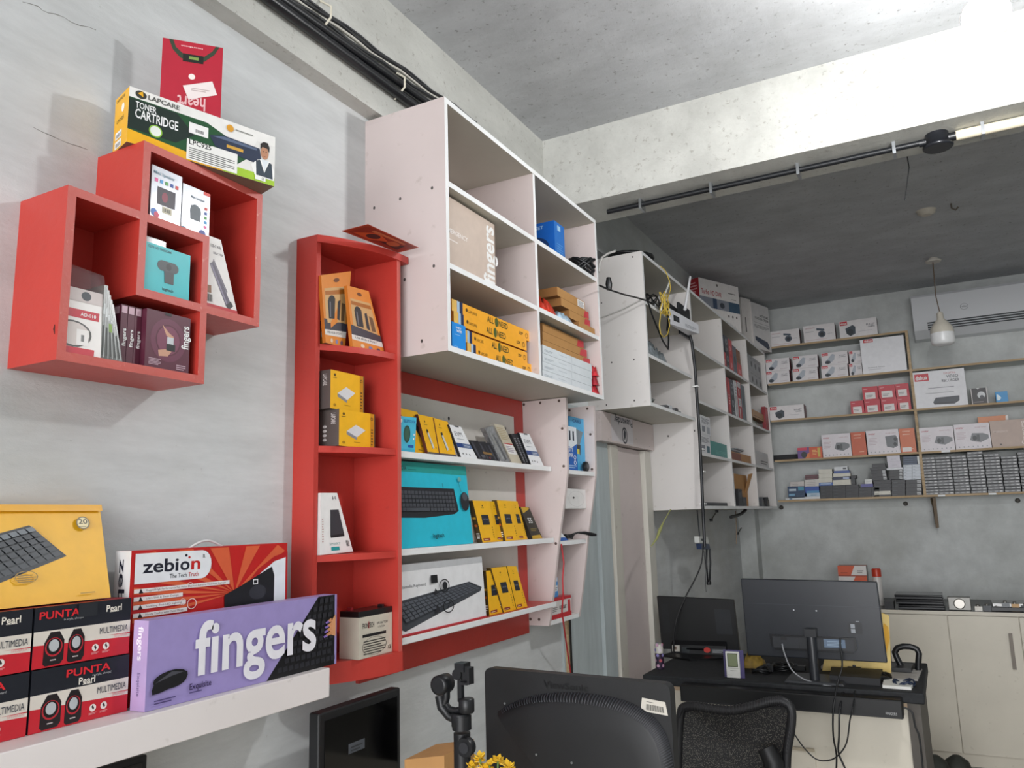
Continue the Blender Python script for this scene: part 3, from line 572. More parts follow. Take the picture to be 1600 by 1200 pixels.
# brochure lying on the top
q = [np.array(px(*p, z=zt_+.002)) for p in ((534, 361), (622, 395), (654, 387), (575, 350.5))]
pack('brochure', 'orange and red printed brochure lying over the top edge of red corner shelf', 'brochure', slab(q, (0, 0, .001)), '#a5402b',
     {'F': [('r', .05, .1, .95, .9, '#8c2f24'), ('p', [(.1, .2), (.4, .15), (.6, .5), (.3, .8)], '#c9572f'), ('p', [(.5, .3), (.9, .2), (.85, .7)], '#2f2326'), ('e', .35, .45, .1, .2, '#35282b'), ('e', .7, .5, .1, .2, '#b5603c'), ('p', [(.2, .7), (.8, .75), (.8, .88), (.2, .85)], '#c2704a')]})
OR = '#d9842e'
def hubcard(lab, q, th, **k):
    pack('usb_hub_pack', lab, 'blister pack', slab(q, (-th, 0, 0)), {'*': '#3a3230', 'F': OR, 'R': '#c9772a', 'L': '#c9772a', 'T': OR},
      {'F': [('r', .08, .26, .92, .8, '#c9a06a'), ('p', [(.0, .16), (0, .36), (1, .3), (1, .14)], '#3c3a44'), ('p', [(0, .12), (0, .2), (1, .2), (1, .12)], '#dad5cf'), ('t', 'USB HUB 4 PORT', .1, .15, .03, .7, '#3a3a40'), ('r', .1, .7, .9, .76, '#a8641f'), ('e', .33, .62, .13, .07, '#202124'), ('p', [(.2, .36), (.18, .62), (.46, .64), (.44, .36)], '#25262a'), ('p', [(.55, .36), (.56, .6), (.66, .62), (.66, .34)], '#2c2d31'), ('p', [(.72, .34), (.72, .58), (.86, .56), (.86, .34)], '#6d5238'), ('p', [(.25, .38), (.25, .6), (.29, .6), (.29, .38)], '#6b6d74'),
             ('e', .5, .9, .1, .03, '#6d3c14'), ('e', .3, .05, .06, .03, '#dcc2a8'), ('e', .55, .05, .06, .03, '#7d7fae'), ('e', .8, .05, .06, .03, '#57415a')]}, group='orange hub packs')
z1_ = TIER[0]+e
qa = [px(501.5, 532, x=.098), px(539, 533.5, x=.098), px(548.6, 422.5, x=.085), px(501.5, 428.5, x=.085)]
dz = z1_-min(qa[0][2], qa[1][2]); 
for p in qa: p[2] += dz
qa[0][2] = qa[1][2] = z1_; qa[0][1] = max(qa[0][1], y0c+T+.001)
hubcard('orange hub blister pack standing upright, left on the top tier', qa, .012)
qm = [p+np.array([-.03, .016, 0]) for p in qa]
hubcard('orange hub blister pack behind and right of the upright one', qm, .012)
qb = [px(563, 536.5, x=.128), px(612.5, 548.5, x=.128), px(587, 449.5, x=.11), px(554, 440.5, x=.11)]
dz = z1_-qb[1][2]
for p in qb: p[2] += dz
qb[0][2] = max(qb[0][2], z1_)
yo = y1c-T-.002-max(qb[1][1], 0)
if yo < 0:
    for p in qb: p[1] += yo
hubcard('orange hub blister pack leaning right on the top tier', qb, .012)
# hard disk boxes
YB2 = '#f0b41b'
def hdd(lab, y0, y1, z0, z1, x, dep):
    p8 = boxL(x, z0, 0, 0, 0, dep, y0=y0, y1=y1, z1=z1)
    pack('hard_disk_box', lab, 'box', p8, {'*': '#4a4340', 'F': YB2, 'L': '#5b5350', 'T': '#3c3633'},
      {'F': [('r', .86, 0, 1, 1, '#c98a1a'), ('r', .965, 0, 1, 1, '#55402c'), ('p', [(.2, .42), (.45, .62), (.72, .5), (.48, .28)], '#d8d7d9'), ('p', [(.2, .42), (.48, .28), (.48, .2), (.2, .33)], '#8b8a8e'), ('e', .12, .88, .03, .04, '#5b4310'), ('lines', .06, .8, .2, .83, 1, '#5b4310'), ('ring', .9, .85, .035, .045, '#4c3a1e', .6), ('lines', .88, .1, .93, .6, 6, '#4c3a1e'), ('e', .12, .1, .04, .04, '#b07f12'), ('lines', .4, .13, .62, .16, 1, '#a8780f')],
       'L': [('e', .3, .18+.12*k, .1, .04, '#d9d6d4') for k in range(4)]+[('t', 'LAPCARE', .62, .9, .2, .3, '#cfcac6', 270)]}, group='yellow and grey drive boxes')
z2_ = TIER[1]+e
xh = .118; a = y_at(529.5, xh, z2_); b = y_at(586, xh, z2_); zt2 = z_at(638.5, xh, a)
b = min(b, y1c-T-.003); hdd('yellow and grey hard disk box, lower of the two on the second tier', a, b, z2_, zt2, xh, .075)
a2 = y_at(516, xh-.014, zt2); b2 = y_at(569, xh-.014, zt2)
hdd('yellow and grey hard disk box, upper of the two on the second tier', max(a2, y0c+T+.002), b2, zt2+e, z_at(577, xh-.014, a2), xh-.014, .07)
# white power bank box
z3_ = TIER[2]+e
q = qL(.085, [(499.5, 866.7), (551.7, 860), (526.7, 770), (497, 770)])
q[0][1] = max(q[0][1], y0c+T+.002); q[3][1] = q[0][1]; q[0][2] = z3_; q[1][2] = z3_+.003
pack('power_bank_box', 'white box with dark grey power bank picture on the third tier', 'box', slab(q, (-.025, 0, 0)), {'*': '#dedcda', 'F': '#edecea', 'R': '#c9c7c4'},
  {'F': [('p', [(.35, .3), (.45, .72), (.85, .72), (.85, .32)], '#3b3b41'), ('p', [(.35, .3), (.85, .32), (.84, .27), (.36, .26)], '#232327'), ('t', 'A', .62, .88, .07, .1, '#555558'), ('t', '4', .75, .88, .07, .1, '#555558', 0, False), ('r', .34, .05, .6, .11, '#23989a'), ('t', 'SMART', .3, .14, .04, .35, '#8fb7b3', 0, False), ('bar', .84, .1, .94, .2, 5, '#444444'), ('lines', .06, .2, .12, .6, 10, '#c7a5a0')]})
# battery
bt = thing('ups_battery', 'beige and black sealed lead battery on the lowest tier of red shelf', 'battery', (.1, 1.86, ZP))
xq = .152; zq = ZP+e; a = y_at(554, xq, zq); b = y1c-T-.002; a = max(a, b-.151); tzq = z_at(955, xq, a+.02)
BG = '#c9c2b2'
def bx(g, x0, y0, z0, x1, y1, z1, m): g.box(x0, y0, z0, x1, y1, z1, m)
g = G(); p8 = boxL(xq, zq, 0, 0, 0, .068, y0=a, y1=b, z1=tzq-.016)
g.hexa(p8, mat(BG, .5)); g.decal([p8[i] for i in FQ['F']], [('t', 'FRONTECH', .1, .72, .12, .34, '#1f2023'), ('r', .27, .7, .29, .88, '#a0272e'), ('t', 'UPS BATTERY', .52, .76, .06, .34, '#4a4a4a', 0, False), ('t', '12V 7AH', .56, .67, .05, .2, '#4a4a4a', 0, False), ('r', .1, .5, .8, .57, '#1a1a1c'), ('ring', .45, .26, .36, .22, '#444444', .97), ('lines', .13, .08, .78, .44, 6, '#4d4b46'), ('t', 'CE', .86, .1, .09, .09, '#222222')])
g.obj('case', bt)
g = G(); g.box(xq-.068, a, tzq-.016, xq, b, tzq, mat('#141416', .3)); g.obj('lid', bt, bevel=.001)
g = G(); g.box(xq-.06, a+.02, tzq, xq-.045, a+.03, tzq+.008, mat('#8c1d22', .4)); g.box(xq-.03, b-.03, tzq, xq-.015, b-.02, tzq+.008, BLK); g.obj('terminal', bt)

# ================================================================ MAIN WHITE CABINET
YC0, YC1, ZC0, ZC1, XCF = 1.994, 3.265, 2.115, 2.952, .32
cab = thing('wall_cabinet', 'open white wall cabinet with six cells high beside the red shelf', 'cabinet', (.16, 2.6, ZC0))
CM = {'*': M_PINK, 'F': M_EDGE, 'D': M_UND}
ym = (y_at(835, XCF, 2.9)+y_at(845, XCF, 2.14))/2
g = G(); g.box(0, YC0, ZC0+T, XCF, YC0+T, ZC1-T, CM)
sp = [(.32, .35), (.56, .34), (.85, .33), (.14, .62), (.5, .62), (.8, .62), (.6, .7)]
for (a, b) in ((.12, .62), (.45, .63), (.84, .64), (.12, .3), (.5, .3), (.85, .33), (.3, .04), (.7, .05)):
    g.decal([(0, YC0, ZC0), (XCF, YC0, ZC0), (XCF, YC0, ZC1), (0, YC0, ZC1)], [('e', a, b, .014, .007, '#4c4846')])
g.obj('side_panel', cab)
g = G(); g.box(0, YC1-T, ZC0+T, XCF, YC1, ZC1-T, CM); g.obj('side_panel', cab)
g = G(); g.box(0, YC0, ZC1-T, XCF, YC1, ZC1, CM); g.obj('top_board', cab)
g = G(); g.box(0, YC0, ZC0, XCF, YC1, ZC0+T, CM); g.obj('bottom_board', cab)
g = G(); g.box(0, ym-T/2, ZC0+T, XCF-.002, ym+T/2, ZC1-T, CM); g.obj('divider', cab)
SH = [2.672, 2.40]
for z in SH:
    g = G(); g.box(0.004, YC0+T, z-T, XCF-.003, ym-T/2, z, CM); g.obj('shelf', cab)
    g = G(); g.box(0.004, ym+T/2, z-T, XCF-.003, YC1-T, z, CM); g.obj('shelf', cab)
g = G(); g.box(0, YC0+T, ZC0+T, .004, YC1-T, ZC1-T, M_PINK); g.obj('back_panel', cab)
ZB_ = ZC0+T+e
# beige carton
xf = .285; z0 = SH[1]+e; y1_ = y_at(775.4, xf, z0); zt2 = z_at(351.7, xf, y1_)
p8 = boxL(xf, z0, 0, 0, 0, .16, y0=YC0+T+.02, y1=y1_, z1=zt2)
pack('headphone_box', 'square beige carton with large white vertical lettering in the left middle cell', 'box', p8, {'*': '#c3b2a6', 'F': '#cbb9ac'}, {'F': [('t', 'fingers', .97, .05, .22, .88, WH, 90), ('t', 'EMERGENCY', .04, .5, .06, .4, '#efe8e4'), ('lines', .05, .4, .3, .43, 1, '#efe8e4'), ('r', .985, 0, 1, 1, '#8d7b70')]})
# long yellow boxes
cv = lambda X, Y: (700+X/6.53, 470+Y/6.53)
hb = .0
def ybox(lab, ul, ur, zlo, zhi, x, k):
    a = max(y_at(ul, x, zlo), YC0+T+.002); b = y_at(ur, x, zlo); p8 = boxL(x, zlo, 0, 0, 0, .055, y0=a, y1=b, z1=zhi)
    pack('spare_part_box', lab, 'box', p8, {'*': '#e2892b', 'F': '#efa92c', 'L': '#d07a26', 'D': '#a0522a'},
      {'F': [('r', .0, 0, .05, 1, '#e8bd62'), ('r', .055, 0, .085, 1, '#a7c4dc'), ('r', .085, 0, .12, 1, '#223055'), ('e', .165, .55, .012, .16, '#5a3f14'), ('t', 'LAPCARE', .185, .38, .24, .1, '#6a4c18', 0, False), ('t', 'ALL U NEED', .41, .3, .5, .27, '#4f4a22'), ('e', .53, .55, .022, .42, '#4d5d2c'), ('t', 'LDP', .84, .35, .26, .055, '#3c2c12'), ('ring', .95, .45, .02, .25, '#8a5b16', .7)]}, group='long orange-yellow boxes')
ya4 = y_at(732, .285, ZB_); zz4 = ZB_+.042
ybox('long orange-yellow box, bottom of the pile in the lower left cell', 730, 831, ZB_, ZB_+.043, .285, 0)
ybox('long orange-yellow box, second from bottom in the lower left cell', 724, 824, ZB_+.044, ZB_+.086, .28, 1)
ybox('long orange-yellow box, third from bottom in the lower left cell', 709, 823, ZB_+.0895, ZB_+.131, .285, 2)
ybox('long orange-yellow box, topmost of the pile in the lower left cell', 706, 828, ZB_+.132, ZB_+.172, .28, 3)
p8 = boxL(.305, ZB_, 706.5, 728, 0, .016, z1=ZB_+.085)
pack('software_box', 'small bright blue box standing before the long orange-yellow boxes', 'box', p8, {'*': '#1c7fd0', 'F': '#1e8de0'}, {'F': [('t', 'NET', .3, .8, .07, .4, WH), ('t', 'WIFI', .32, .66, .1, .4, WH), ('lines', .2, .55, .7, .58, 1, '#bfe0f5'), ('lines', .1, .1, .5, .14, 1, '#7fc0ee')]})
# blue box upper right cell
z0 = SH[0]+e; xf = .27; a = y_at(868, xf, z0)
b = y_at(883.5, xf, z0); zt2 = z_at(344, xf, a)
p8 = boxL(xf, z0, 0, 0, 0, .17, y0=a, y1=b, z1=zt2)
pack('headset_box', 'blue carton with dark round picture in the upper right cell', 'box', p8, {'*': '#1a63bd', 'F': '#2a72c4', 'L': '#1467c9'}, {'L': [('e', .45, .35, .4, .3, '#1b3f77'), ('e', .45, .38, .28, .2, '#3c74b8'), ('t', 'HEADSET', .1, .84, .08, .6, '#a8d0ef')], 'F': [('lines', .2, .2, .8, .5, 5, '#5f9bdc'), ('r', .3, .8, .6, .93, '#a8cdea')]})
# black coiled cable on shelf 1 right end
z0 = SH[0]+.006
ccx, ccy = .235, y_at(902, .235, z0)
def coil(lab, c, R, r, n, m, tail=None, tilt=0, name='cable_coil', seed=1, cat='cable', hgt=.018):
    rr = random.Random(seed); g = G(); P = []
    for i in range(n*18):
        a = 2*math.pi*i/18; k = i/(n*18)
        Rr = R*(1+.12*math.sin(i*.31+seed))*(1-.08*math.sin(3.1*k*6)); P.append((c[0]+Rr*math.cos(a)*.9, c[1]+Rr*math.sin(a), c[2]+r+hgt*(.5+.5*math.sin(k*23+a))))
    if tail: P += [tuple(t) for t in tail]
    g.tube(P, r, m, 6); return g.obj(name, label=lab, cat=cat)
cable = coil('black coiled power cable on the right end of the top cabinet shelf', (.25, y_at(912, .25, z0)-.02, SH[0]+.006), .062, .0075, 8, BLK, hgt=.075)
# black hanging lead to far cabinet
g = G(); P = [(.335, 3.33, z_at(447, .335, 3.33))]
for u, v, y in ((944, 449, 3.4), (960, 456, 3.52), (985, 463, 3.68), (1003, 469, 3.8), (1010, 472, 3.85)):
    P.append((.352, y, z_at(v, .352, y)))
pts = P
# cartons in right cells
def stack(items, x):
    pass
def cbox(name, lab, cat, x, z0, ul, ur, z1, dep, col, dec=None, group=None):
    a = max(y_at(ul, x, z0), ym+T/2+.003); b = min(y_at(ur, x, z0), YC1-T-.004); return pack(name, lab, cat, boxL(x, z0, 0, 0, 0, dep, y0=a, y1=b, z1=z1), col, dec, group, rough=.75)
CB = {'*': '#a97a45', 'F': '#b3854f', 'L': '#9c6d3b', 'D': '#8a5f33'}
z0 = SH[1]+e
cbox('brown_carton', 'flat brown carton, lowest of the pile in the middle right cell', 'box', .3, z0, 905, 934, z0+.035, .12, CB, group='flat brown cartons')
cbox('brown_carton', 'flat brown carton with torn red tape, second from bottom in the middle right cell', 'box', .29, z0+.036, 890, 922, z0+.07, .12, CB, {'F': [('p', [(.7, 0), (1, .1), (1, 1), (.75, .9)], '#c2313a')]}, group='flat brown cartons')
cbox('brown_carton', 'flat brown carton, third from bottom in the middle right cell', 'box', .29, z0+.071, 877, 920, z0+.105, .12, CB, {'F': [('p', [(.8, 0), (1, .1), (1, 1), (.85, .9)], '#c2313a')]}, group='flat brown cartons')
cbox('brown_carton', 'flat brown carton with white printed label, topmost in the middle right cell', 'box', .29, z0+.106, 871, 914, z0+.143, .12, CB, {'F': [('r', .72, .08, .98, .92, '#e8e6e2'), ('lines', .75, .15, .95, .85, 5, '#5d6470')]}, group='flat brown cartons')
g = G(); a = y_at(846, .3, z0); b = y_at(869, .3, z0)
def pillow(g, x0, x1, y0, y1, z0, h, m, n=10, seed=0, amp=.15):
    rr = random.Random(seed); V = []; 
    for i in range(n+1):
        for j in range(n+1):
            s, t = i/n, j/n; k = (4*s*(1-s)*4*t*(1-t))**.4*(1+amp*(rr.random()-.5)*2)
            V.append((x0+(x1-x0)*s, y0+(y1-y0)*t, z0+.0008+h*k))
    F = [[i*(n+1)+j, (i+1)*(n+1)+j, (i+1)*(n+1)+j+1, i*(n+1)+j+1] for i in range(n) for j in range(n)]
    g.add(V, F, m, True); B = [(x0, y0, z0), (x1, y0, z0), (x1, y1, z0), (x0, y1, z0)]; g.add(B, [[3, 2, 1, 0]], m)
    N = n+1; o = len(V)
    rim = [j for j in range(N)]
pillow(g, .18, .31, a, b, z0, .055, mat('#cf3a26', .25, var=.25, scale=40), 10, 3, .5); g.obj('snack_packet', label='crumpled red and orange packet at left of the brown carton pile', cat='packet')
g = G(); pillow(g, .24, .315, y_at(870, .3, z0), y_at(897, .3, z0)-.03, z0, .03, mat('#a9c6da', .2, var=.2, scale=40), 10, 5, .5); g.obj('plastic_packet', label='small pale blue plastic packet before the brown carton pile', cat='packet')
# bottom right cell
z0 = ZB_
for i in range(4):
    zz = z0+i*.033; 
    cbox('adapter_box', 'translucent white long box, %s of four in the lower right cell' % ['lowest', 'second from bottom', 'third from bottom', 'topmost'][i], 'box', .3, zz, 848, 925-i*0, zz+.032, .08, {'*': '#c5cbd0', 'F': '#d2d8dc', 'D': '#b8bec4'}, {'F': [('lines', .03, .3, .2, .6, 2, '#9ba5ad'), ('lines', .3, .5, .5, .7, 1, '#b3bcc3'), ('r', .56, .1, .565, .9, '#aab4bb')]}, group='translucent long boxes')
for i in range(3):
    zz = z0+.133+i*.035; 
    cbox('brown_carton', 'flat brown carton with red label end, %s of three on the translucent boxes' % ['lowest', 'middle', 'topmost'][i], 'box', .27-.0*i, zz, 848, 922-i*5, zz+.034, .12, CB, {'F': [('p', [(.82, 0), (1, .1), (1, 1), (.85, .9)], '#c2313a')]}, group='brown cartons over translucent boxes')
for i in range(3):
    g = G(); zz = z0+.0+i*.042; ya_, yb_ = y_at(928.5, .3, zz), YC1-T-.003
    pillow(g, .262, .31, ya_, yb_, zz, .04, mat(['#b22a33', '#9b2530', '#c03038'][i], .3, var=.3, scale=60), 8, 11+i, .6); g.obj('red_packet', label='small crumpled red packet at the right end, %s of three' % ['lowest', 'middle', 'topmost'][i], cat='packet', group='red packets in the lower right cell')

# ================================================================ RED FRAMED PANEL + SHELVES
fp = thing('display_panel', 'white wall display board with red border and three long shelves', 'display panel', (.07, 2.5, 1.14))
PX0, PX1, PZ0, PZ1 = 1.957, 3.066, 1.135, 2.113
g = G(); g.box(0, PX0, PZ0, .014, PX1, PZ1, M_RED); g.obj('red_frame', fp)
g = G(); g.box(.014, PX0, 1.215, .022, y_at(803, .022, 2.0), 2.035, M_BACKP)
g.decal([(.022, PX0, 1.215), (.022, PX1, 1.215), (.022, PX1, 2.035), (.022, PX0, 2.035)], [('e', .07, .93, .006, .009, '#26221f'), ('e', .45, .93, .006, .009, '#26221f'), ('e', .84, .93, .006, .009, '#26221f'), ('r', .16, .86, .164, .92, '#8c2f2a')])
g.obj('white_board', fp)
SA, SB, SC = 1.821, 1.524, 1.266
for z in (SA, SB, SC):
    g = G(); g.box(.022, PX0, z-.02, .145, 3.063, z, {'*': M_WHITE, 'F': M_EDGE, 'T': M_RED if z == SC else M_WHITE}); g.obj('shelf', fp, bevel=.0015)
# -- shelf A contents
cA = lambda X, Y: (620+X/6.667, 625+Y/6.667)
zA = SA+e
def qp(x, pts, cvt, zb, th=.01, lx=0.0, sink=True):
    q = [np.array(px(*cvt(*p), x=x-(lx if i > 1 else 0))) for i, p in enumerate(pts)]
    if sink:
        dz = zb-min(q[0][2], q[1][2])
        for p in q: p[2] += dz
    return slab(q, (-th, 0, 0))
p8 = qp(.135, [(20, 540), (186, 553), (205, 195), (25, 175)], cA, zA, .02, .01)
p8[0][2] = p8[1][2] = p8[2][2] = p8[3][2] = zA
pack('mouse_box', 'sky blue boxed mouse at the left end of the upper long shelf', 'box', p8, {'*': '#2f9cc0', 'F': '#4fbedd'}, {'F': [('e', .1, .87, .08, .06, WH), ('t', 'BLUETOOTH', .28, .83, .08, .65, '#1f4f9c'), ('e', .47, .5, .2, .25, '#2c4a3f'), ('e', .47, .5, .15, .2, '#3f6555'), ('r', .55, .12, .9, .2, '#2457a8'), ('e', .9, .5, .04, .03, WH), ('e', .88, .38, .04, .03, WH), ('r', 0, .0, 1, .08, '#41b0d2')]})
p8 = qp(.1, [(190, 545), (360, 560), (215, 125), (20, 80)], cA, zA+.02, .01, .01, False)
for k in (0, 1, 2, 3): p8[k][2] = zA
def ycard(lab, p8, extra=None):
    pack('card_reader_pack', lab, 'blister pack', p8, {'*': '#5b2b33', 'F': '#f0b51f', 'T': '#3b2f2b'}, {'F': extra}, group='yellow adapter packs')
ycard('yellow adapter pack with dark plug, directly behind the sky blue mouse box', p8, [('p', [(.45, .82), (.62, .86), (.9, .42), (.72, .36), (.5, .62)], '#3a3230'), ('p', [(.72, .36), (.9, .42), (.86, .3), (.76, .3)], '#1f1b1a'), ('lines', .3, .1, .6, .14, 1, '#8a6512'), ('e', .6, .2, .03, .03, '#8a6512')])
stick = lambda: [('p', [(.3, .58), (.42, .6), (.62, .2), (.5, .16)], '#c9cdd0'), ('p', [(.28, .6), (.32, .66), (.42, .64), (.42, .58), (.34, .56)], '#2c2824'), ('p', [(.28, .58), (.32, .58), (.5, .16), (.47, .15)], '#4c4843'), ('e', .32, .85, .03, .03, '#4c3a12'), ('lines', .22, .76, .5, .79, 1, '#7d5e18'), ('r', 0, 0, 1, .07, '#5b555a'), ('e', .75, .2, .03, .02, '#8a6512')]
p8 = qp(.118, [(330, 575), (455, 590), (385, 190), (220, 155)], cA, zA, .012, .01)
ycard('yellow adapter pack with silver stick, left of its twin on the upper long shelf', p8, stick())
p8 = qp(.122, [(455, 590), (620, 605), (530, 235), (385, 195)], cA, zA, .012, .01)
ycard('yellow adapter pack with silver stick, right of its twin on the upper long shelf', p8, stick())
def evm(lab, p8, extra=()):
    pack('memory_module_box', lab, 'box', p8, {'*': '#2a2a2e', 'F': '#e9eaec', 'R': '#3a3a40', 'T': '#c9cacc'}, {'F': [('t', 'EVM', .18, .68, .13, .55, '#40444c', 0, False), ('lines', .2, .58, .85, .62, 1, '#9aa0a6'), ('r', 0, .32, 1, .46, '#5a6f96'), ('r', 0, .32, .42, .46, '#22407e'), ('lines', .5, .35, .9, .42, 2, '#c2cad6'), ('e', .2, .13, .03, .03, '#33363a'), ('e', .4, .13, .03, .03, '#33363a'), ('e', .6, .12, .03, .03, '#33363a'), ('r', .4, .96, .75, 1, '#4b4b50')]+list(extra)}, group='white slim boxes with blue band')
evm('white slim box with blue band, left on the upper long shelf', qp(.128, [(672, 605), (845, 625), (668, 285), (545, 262)], cA, zA, .012, .006))
for i, (xo, lb) in enumerate(((0, 'dark narrow pack leaning, leftmost in the middle of the upper long shelf'), (85, 'dark narrow pack with tan band, in the middle of the upper long shelf'), (170, 'dark narrow pack leaning, beside the silver foil pack'))):
    p8 = qp(.125, [(860+xo*.95, 622+xo*.08), (950+xo*.95, 630+xo*.08), (845+xo*.9, 425+xo*.1), (755+xo, 420+xo*.15)], cA, zA, .014, .006)
    pack('cable_pack', lb, 'pack', p8, {'*': '#1f1f23', 'F': '#26262b'}, {'F': [('r', .1, .1, .3, .9, '#45454d'), ('r', .6, .15, .75, .8, '#38383f'), ('p', [(0, .35), (1, .3), (1, .42), (0, .48)], '#8a6a3c'), ('e', .5, .15, .08, .05, '#8b3a40')] if i == 1 else [('r', .1, .1, .3, .9, '#45454d'), ('lines', .5, .1, .9, .3, 3, '#77777f')]}, group='dark narrow packs')
p8 = qp(.13, [(1085, 612), (1180, 622), (1000, 235), (915, 262)], cA, zA, .02, .008)
pack('foil_pack', 'crinkled silver foil pack standing among the slim packs', 'pack', p8, mat('#c3c3c6', .16, .8, var=.3, scale=60), {'F': [('p', [(.3, .1), (.5, .1), (.4, .9), (.25, .8)], mat('#e8e8ea', .1, .9)), ('p', [(.6, .05), (.8, .1), (.65, .7), (.5, .8)], mat('#8d8d92', .2, .8))]})
p8 = qp(.118, [(1200, 625), (1310, 640), (1110, 235), (1010, 215)], cA, zA, .02, .008)
pack('cable_pack', 'clear bag with beige wire and white label right of the foil pack', 'pack', p8, {'*': '#b9b4a9', 'F': '#c6bda9'}, {'F': [('lines', .1, .62, .9, .95, 7, '#a89873'), ('r', .1, .25, .95, .52, '#e6e4e2'), ('lines', .15, .3, .85, .48, 4, '#a89ca4'), ('r', .1, .5, .95, .53, '#b53a3a')]})
for i in range(3):
    p8 = qp(.128-.004*i, [(1330+i*30, 645+i*8), (1352+i*30, 650+i*8), (1225+i*32, 335+i*2), (1190+i*32, 330+i*2)], cA, zA, .014, .006)
    pack('memory_module_box', 'black slim box on edge, %s of three at the right of the upper long shelf' % ['leftmost', 'middle', 'rightmost'][i], 'box', p8, {'*': '#1c1c20', 'F': '#26262b'}, {'F': [('lines', .2, .1, .8, .9, 14, '#8d8e94')]}, group='black slim boxes on edge')
evm('white slim box with blue band, right end of the upper long shelf', qp(.13, [(1400, 665), (1532, 680), (1380, 345), (1275, 330)], cA, zA, .012, .006))
# -- shelf B contents
cB = lambda X, Y: (600+X/2.856, 600+Y/2.856)
zB = SB+e; xk = .13
a = PX0+.004; b = y_at(739.5, xk, zB); t1 = z_at(728, xk, y_at(729, xk, zB+.25))
p8 = boxL(xk, zB, 0, 0, 0, .04, y0=a, y1=b, z1=SA-.024)
p8 = slab([(xk, a, zB), (xk, b, zB), (xk-.02, b-.01, t1), (xk-.02, a, t1)], (-.035, 0, 0))
TQ = '#27bcd4'
D = [('r', 0, .88, 1, 1, '#259a93'), ('t', 'MK200 MEDIA', -.22+.24, .9, .045, .2, '#11383f'), ('lines', .24, .905, .36, .92, 1, '#11656a'), ('p', [(.0, .35), (.0, .7), (.8, .7), (.84, .42), (.78, .38), (.4, .34)], '#26282d')]
for r in range(5):
    for c in range(19):
        if r == 4 and 5 < c < 11: continue
        D.append(('r', .012+c*.041, .62-r*.05, .012+c*.041+.034, .62-r*.05+.038, '#4a4d54'))
D += [('r', .2, .42, .45, .458, '#4a4d54'), ('e', .92, .54, .06, .12, '#24262b'), ('e', .925, .6, .035, .05, '#4f535b'), ('p', [(.85, .78), (.855, .78), (.88, .66), (.875, .66)], '#1c5d66'), ('p', [(.63, .76), (.635, .76), (.64, .7), (.635, .7)], '#1c5d66'), ('e', .87, .82, .025, .03, '#6aa6a2'), ('t', 'logitech', .46, .1, .05, .14, '#113d46')]
pack('keyboard_box', 'large turquoise keyboard and mouse box on the middle long shelf', 'box', p8, {'*': '#23a6bb', 'F': TQ, 'T': '#218a86'}, {'F': D}, group='keyboard boxes')
def ssd(lab, pts, zb, x, side=True, cvt=cB):
    p8 = qp(x, pts, cvt, zb, .022, .012)
    for k in (0, 1, 2, 3): p8[k][2] = zb
    pack('solid_state_drive_box', lab, 'box', p8, {'*': '#a88420', 'F': '#f2b71c', 'L': '#4b3a20', 'R': '#a88420', 'D': '#4b3a20'},
      {'F': [('e', .5, .88, .04, .02, '#5c4510'), ('lines', .4, .82, .6, .84, 1, '#7a5d14'), ('p', [(.28, .42), (.3, .66), (.74, .66), (.74, .42)], '#20242e'), ('t', 'LAPCARE', .38, .54, .03, .3, '#8d93a3', 0, False), ('r', .1, .04, .55, .1, '#8c2f24'), ('lines', .15, .055, .5, .085, 1, '#e9d7b0'), ('lines', .82, .1, .88, .4, 5, '#8a6512')],
       'L': [('lines', .2, .1, .8, .25, 3, WH), ('e', .5, .4, .3, .03, '#c2622a'), ('r', .2, .55, .8, .6, '#d8a33a')]}, group='yellow drive boxes')
xs_ = .128
ssd('yellow drive box, first in the row beside the turquoise keyboard box', [(440, 700), (505, 696), (470, 515), (395, 512)], zB, xs_)
ssd('yellow drive box, second in the row beside the turquoise keyboard box', [(505, 697), (545, 694), (500, 520), (470, 517)], zB, xs_-.012)
ssd('yellow drive box, third in the row beside the turquoise keyboard box', [(543, 695), (605, 692), (565, 518), (503, 514)], zB, xs_)
ssd('yellow drive box, fourth in the row beside the turquoise keyboard box', [(603, 692), (640, 688), (595, 520), (563, 518)], zB, xs_-.01)
p8 = qp(.125, [(662, 688), (707, 683), (648, 548), (605, 545)], cB, zB, .02, .012)
for k in (0, 1, 2, 3): p8[k][2] = zB
pack('flash_drive_box', 'dark box with yellow trim and white letters at the right of the middle shelf', 'box', p8, {'*': '#2b2620', 'F': '#332e26'}, {'F': [('p', [(0, 0), (.1, .1), (.9, .12), (1, 0)], '#c9a02a'), ('t', '55', .3, .5, .16, .4, WH), ('p', [(.1, .8), (.9, .95), (.9, 1), (.1, 1)], '#c9a02a'), ('lines', .2, .25, .8, .35, 2, '#8d7a3a')]})
# -- shelf C contents
zC = SC+e; xk = .133
b = y_at(760, xk, zC); t1 = z_at(870, xk, b-.02)
t1 = min(t1, SB-.022)
p8 = slab([(xk, PX0+.004, zC), (xk, b, zC), (xk-.012, b-.004, t1), (xk-.012, PX0+.004, t1)], (-.05, 0, 0))
D = [('r', 0, 0, 1, .025, '#c23a42'), ('r', 0, .9, 1, 1, '#bfc0c2'), ('ring', .0+.02, .62, .025, .08, '#3b3f8e', .9), ('t', 'Multimedia Keyboard', .07, .66, .045, .27, '#5a5d62', 0, False), ('p', [(.0, .48), (.05, .0+.12), (.12, .06), (.95, .44), (.97, .5), (.82, .62)], '#43474d'), ('p', [(.02, .46), (.82, .61), (.96, .5), (.12, .14)], '#363a40')]
kf = lambda s, t: (.02+.8*s+(.1+.14*s-.1*s)*t*1.0, .46+.15*s-(.3-.18*s)*t)
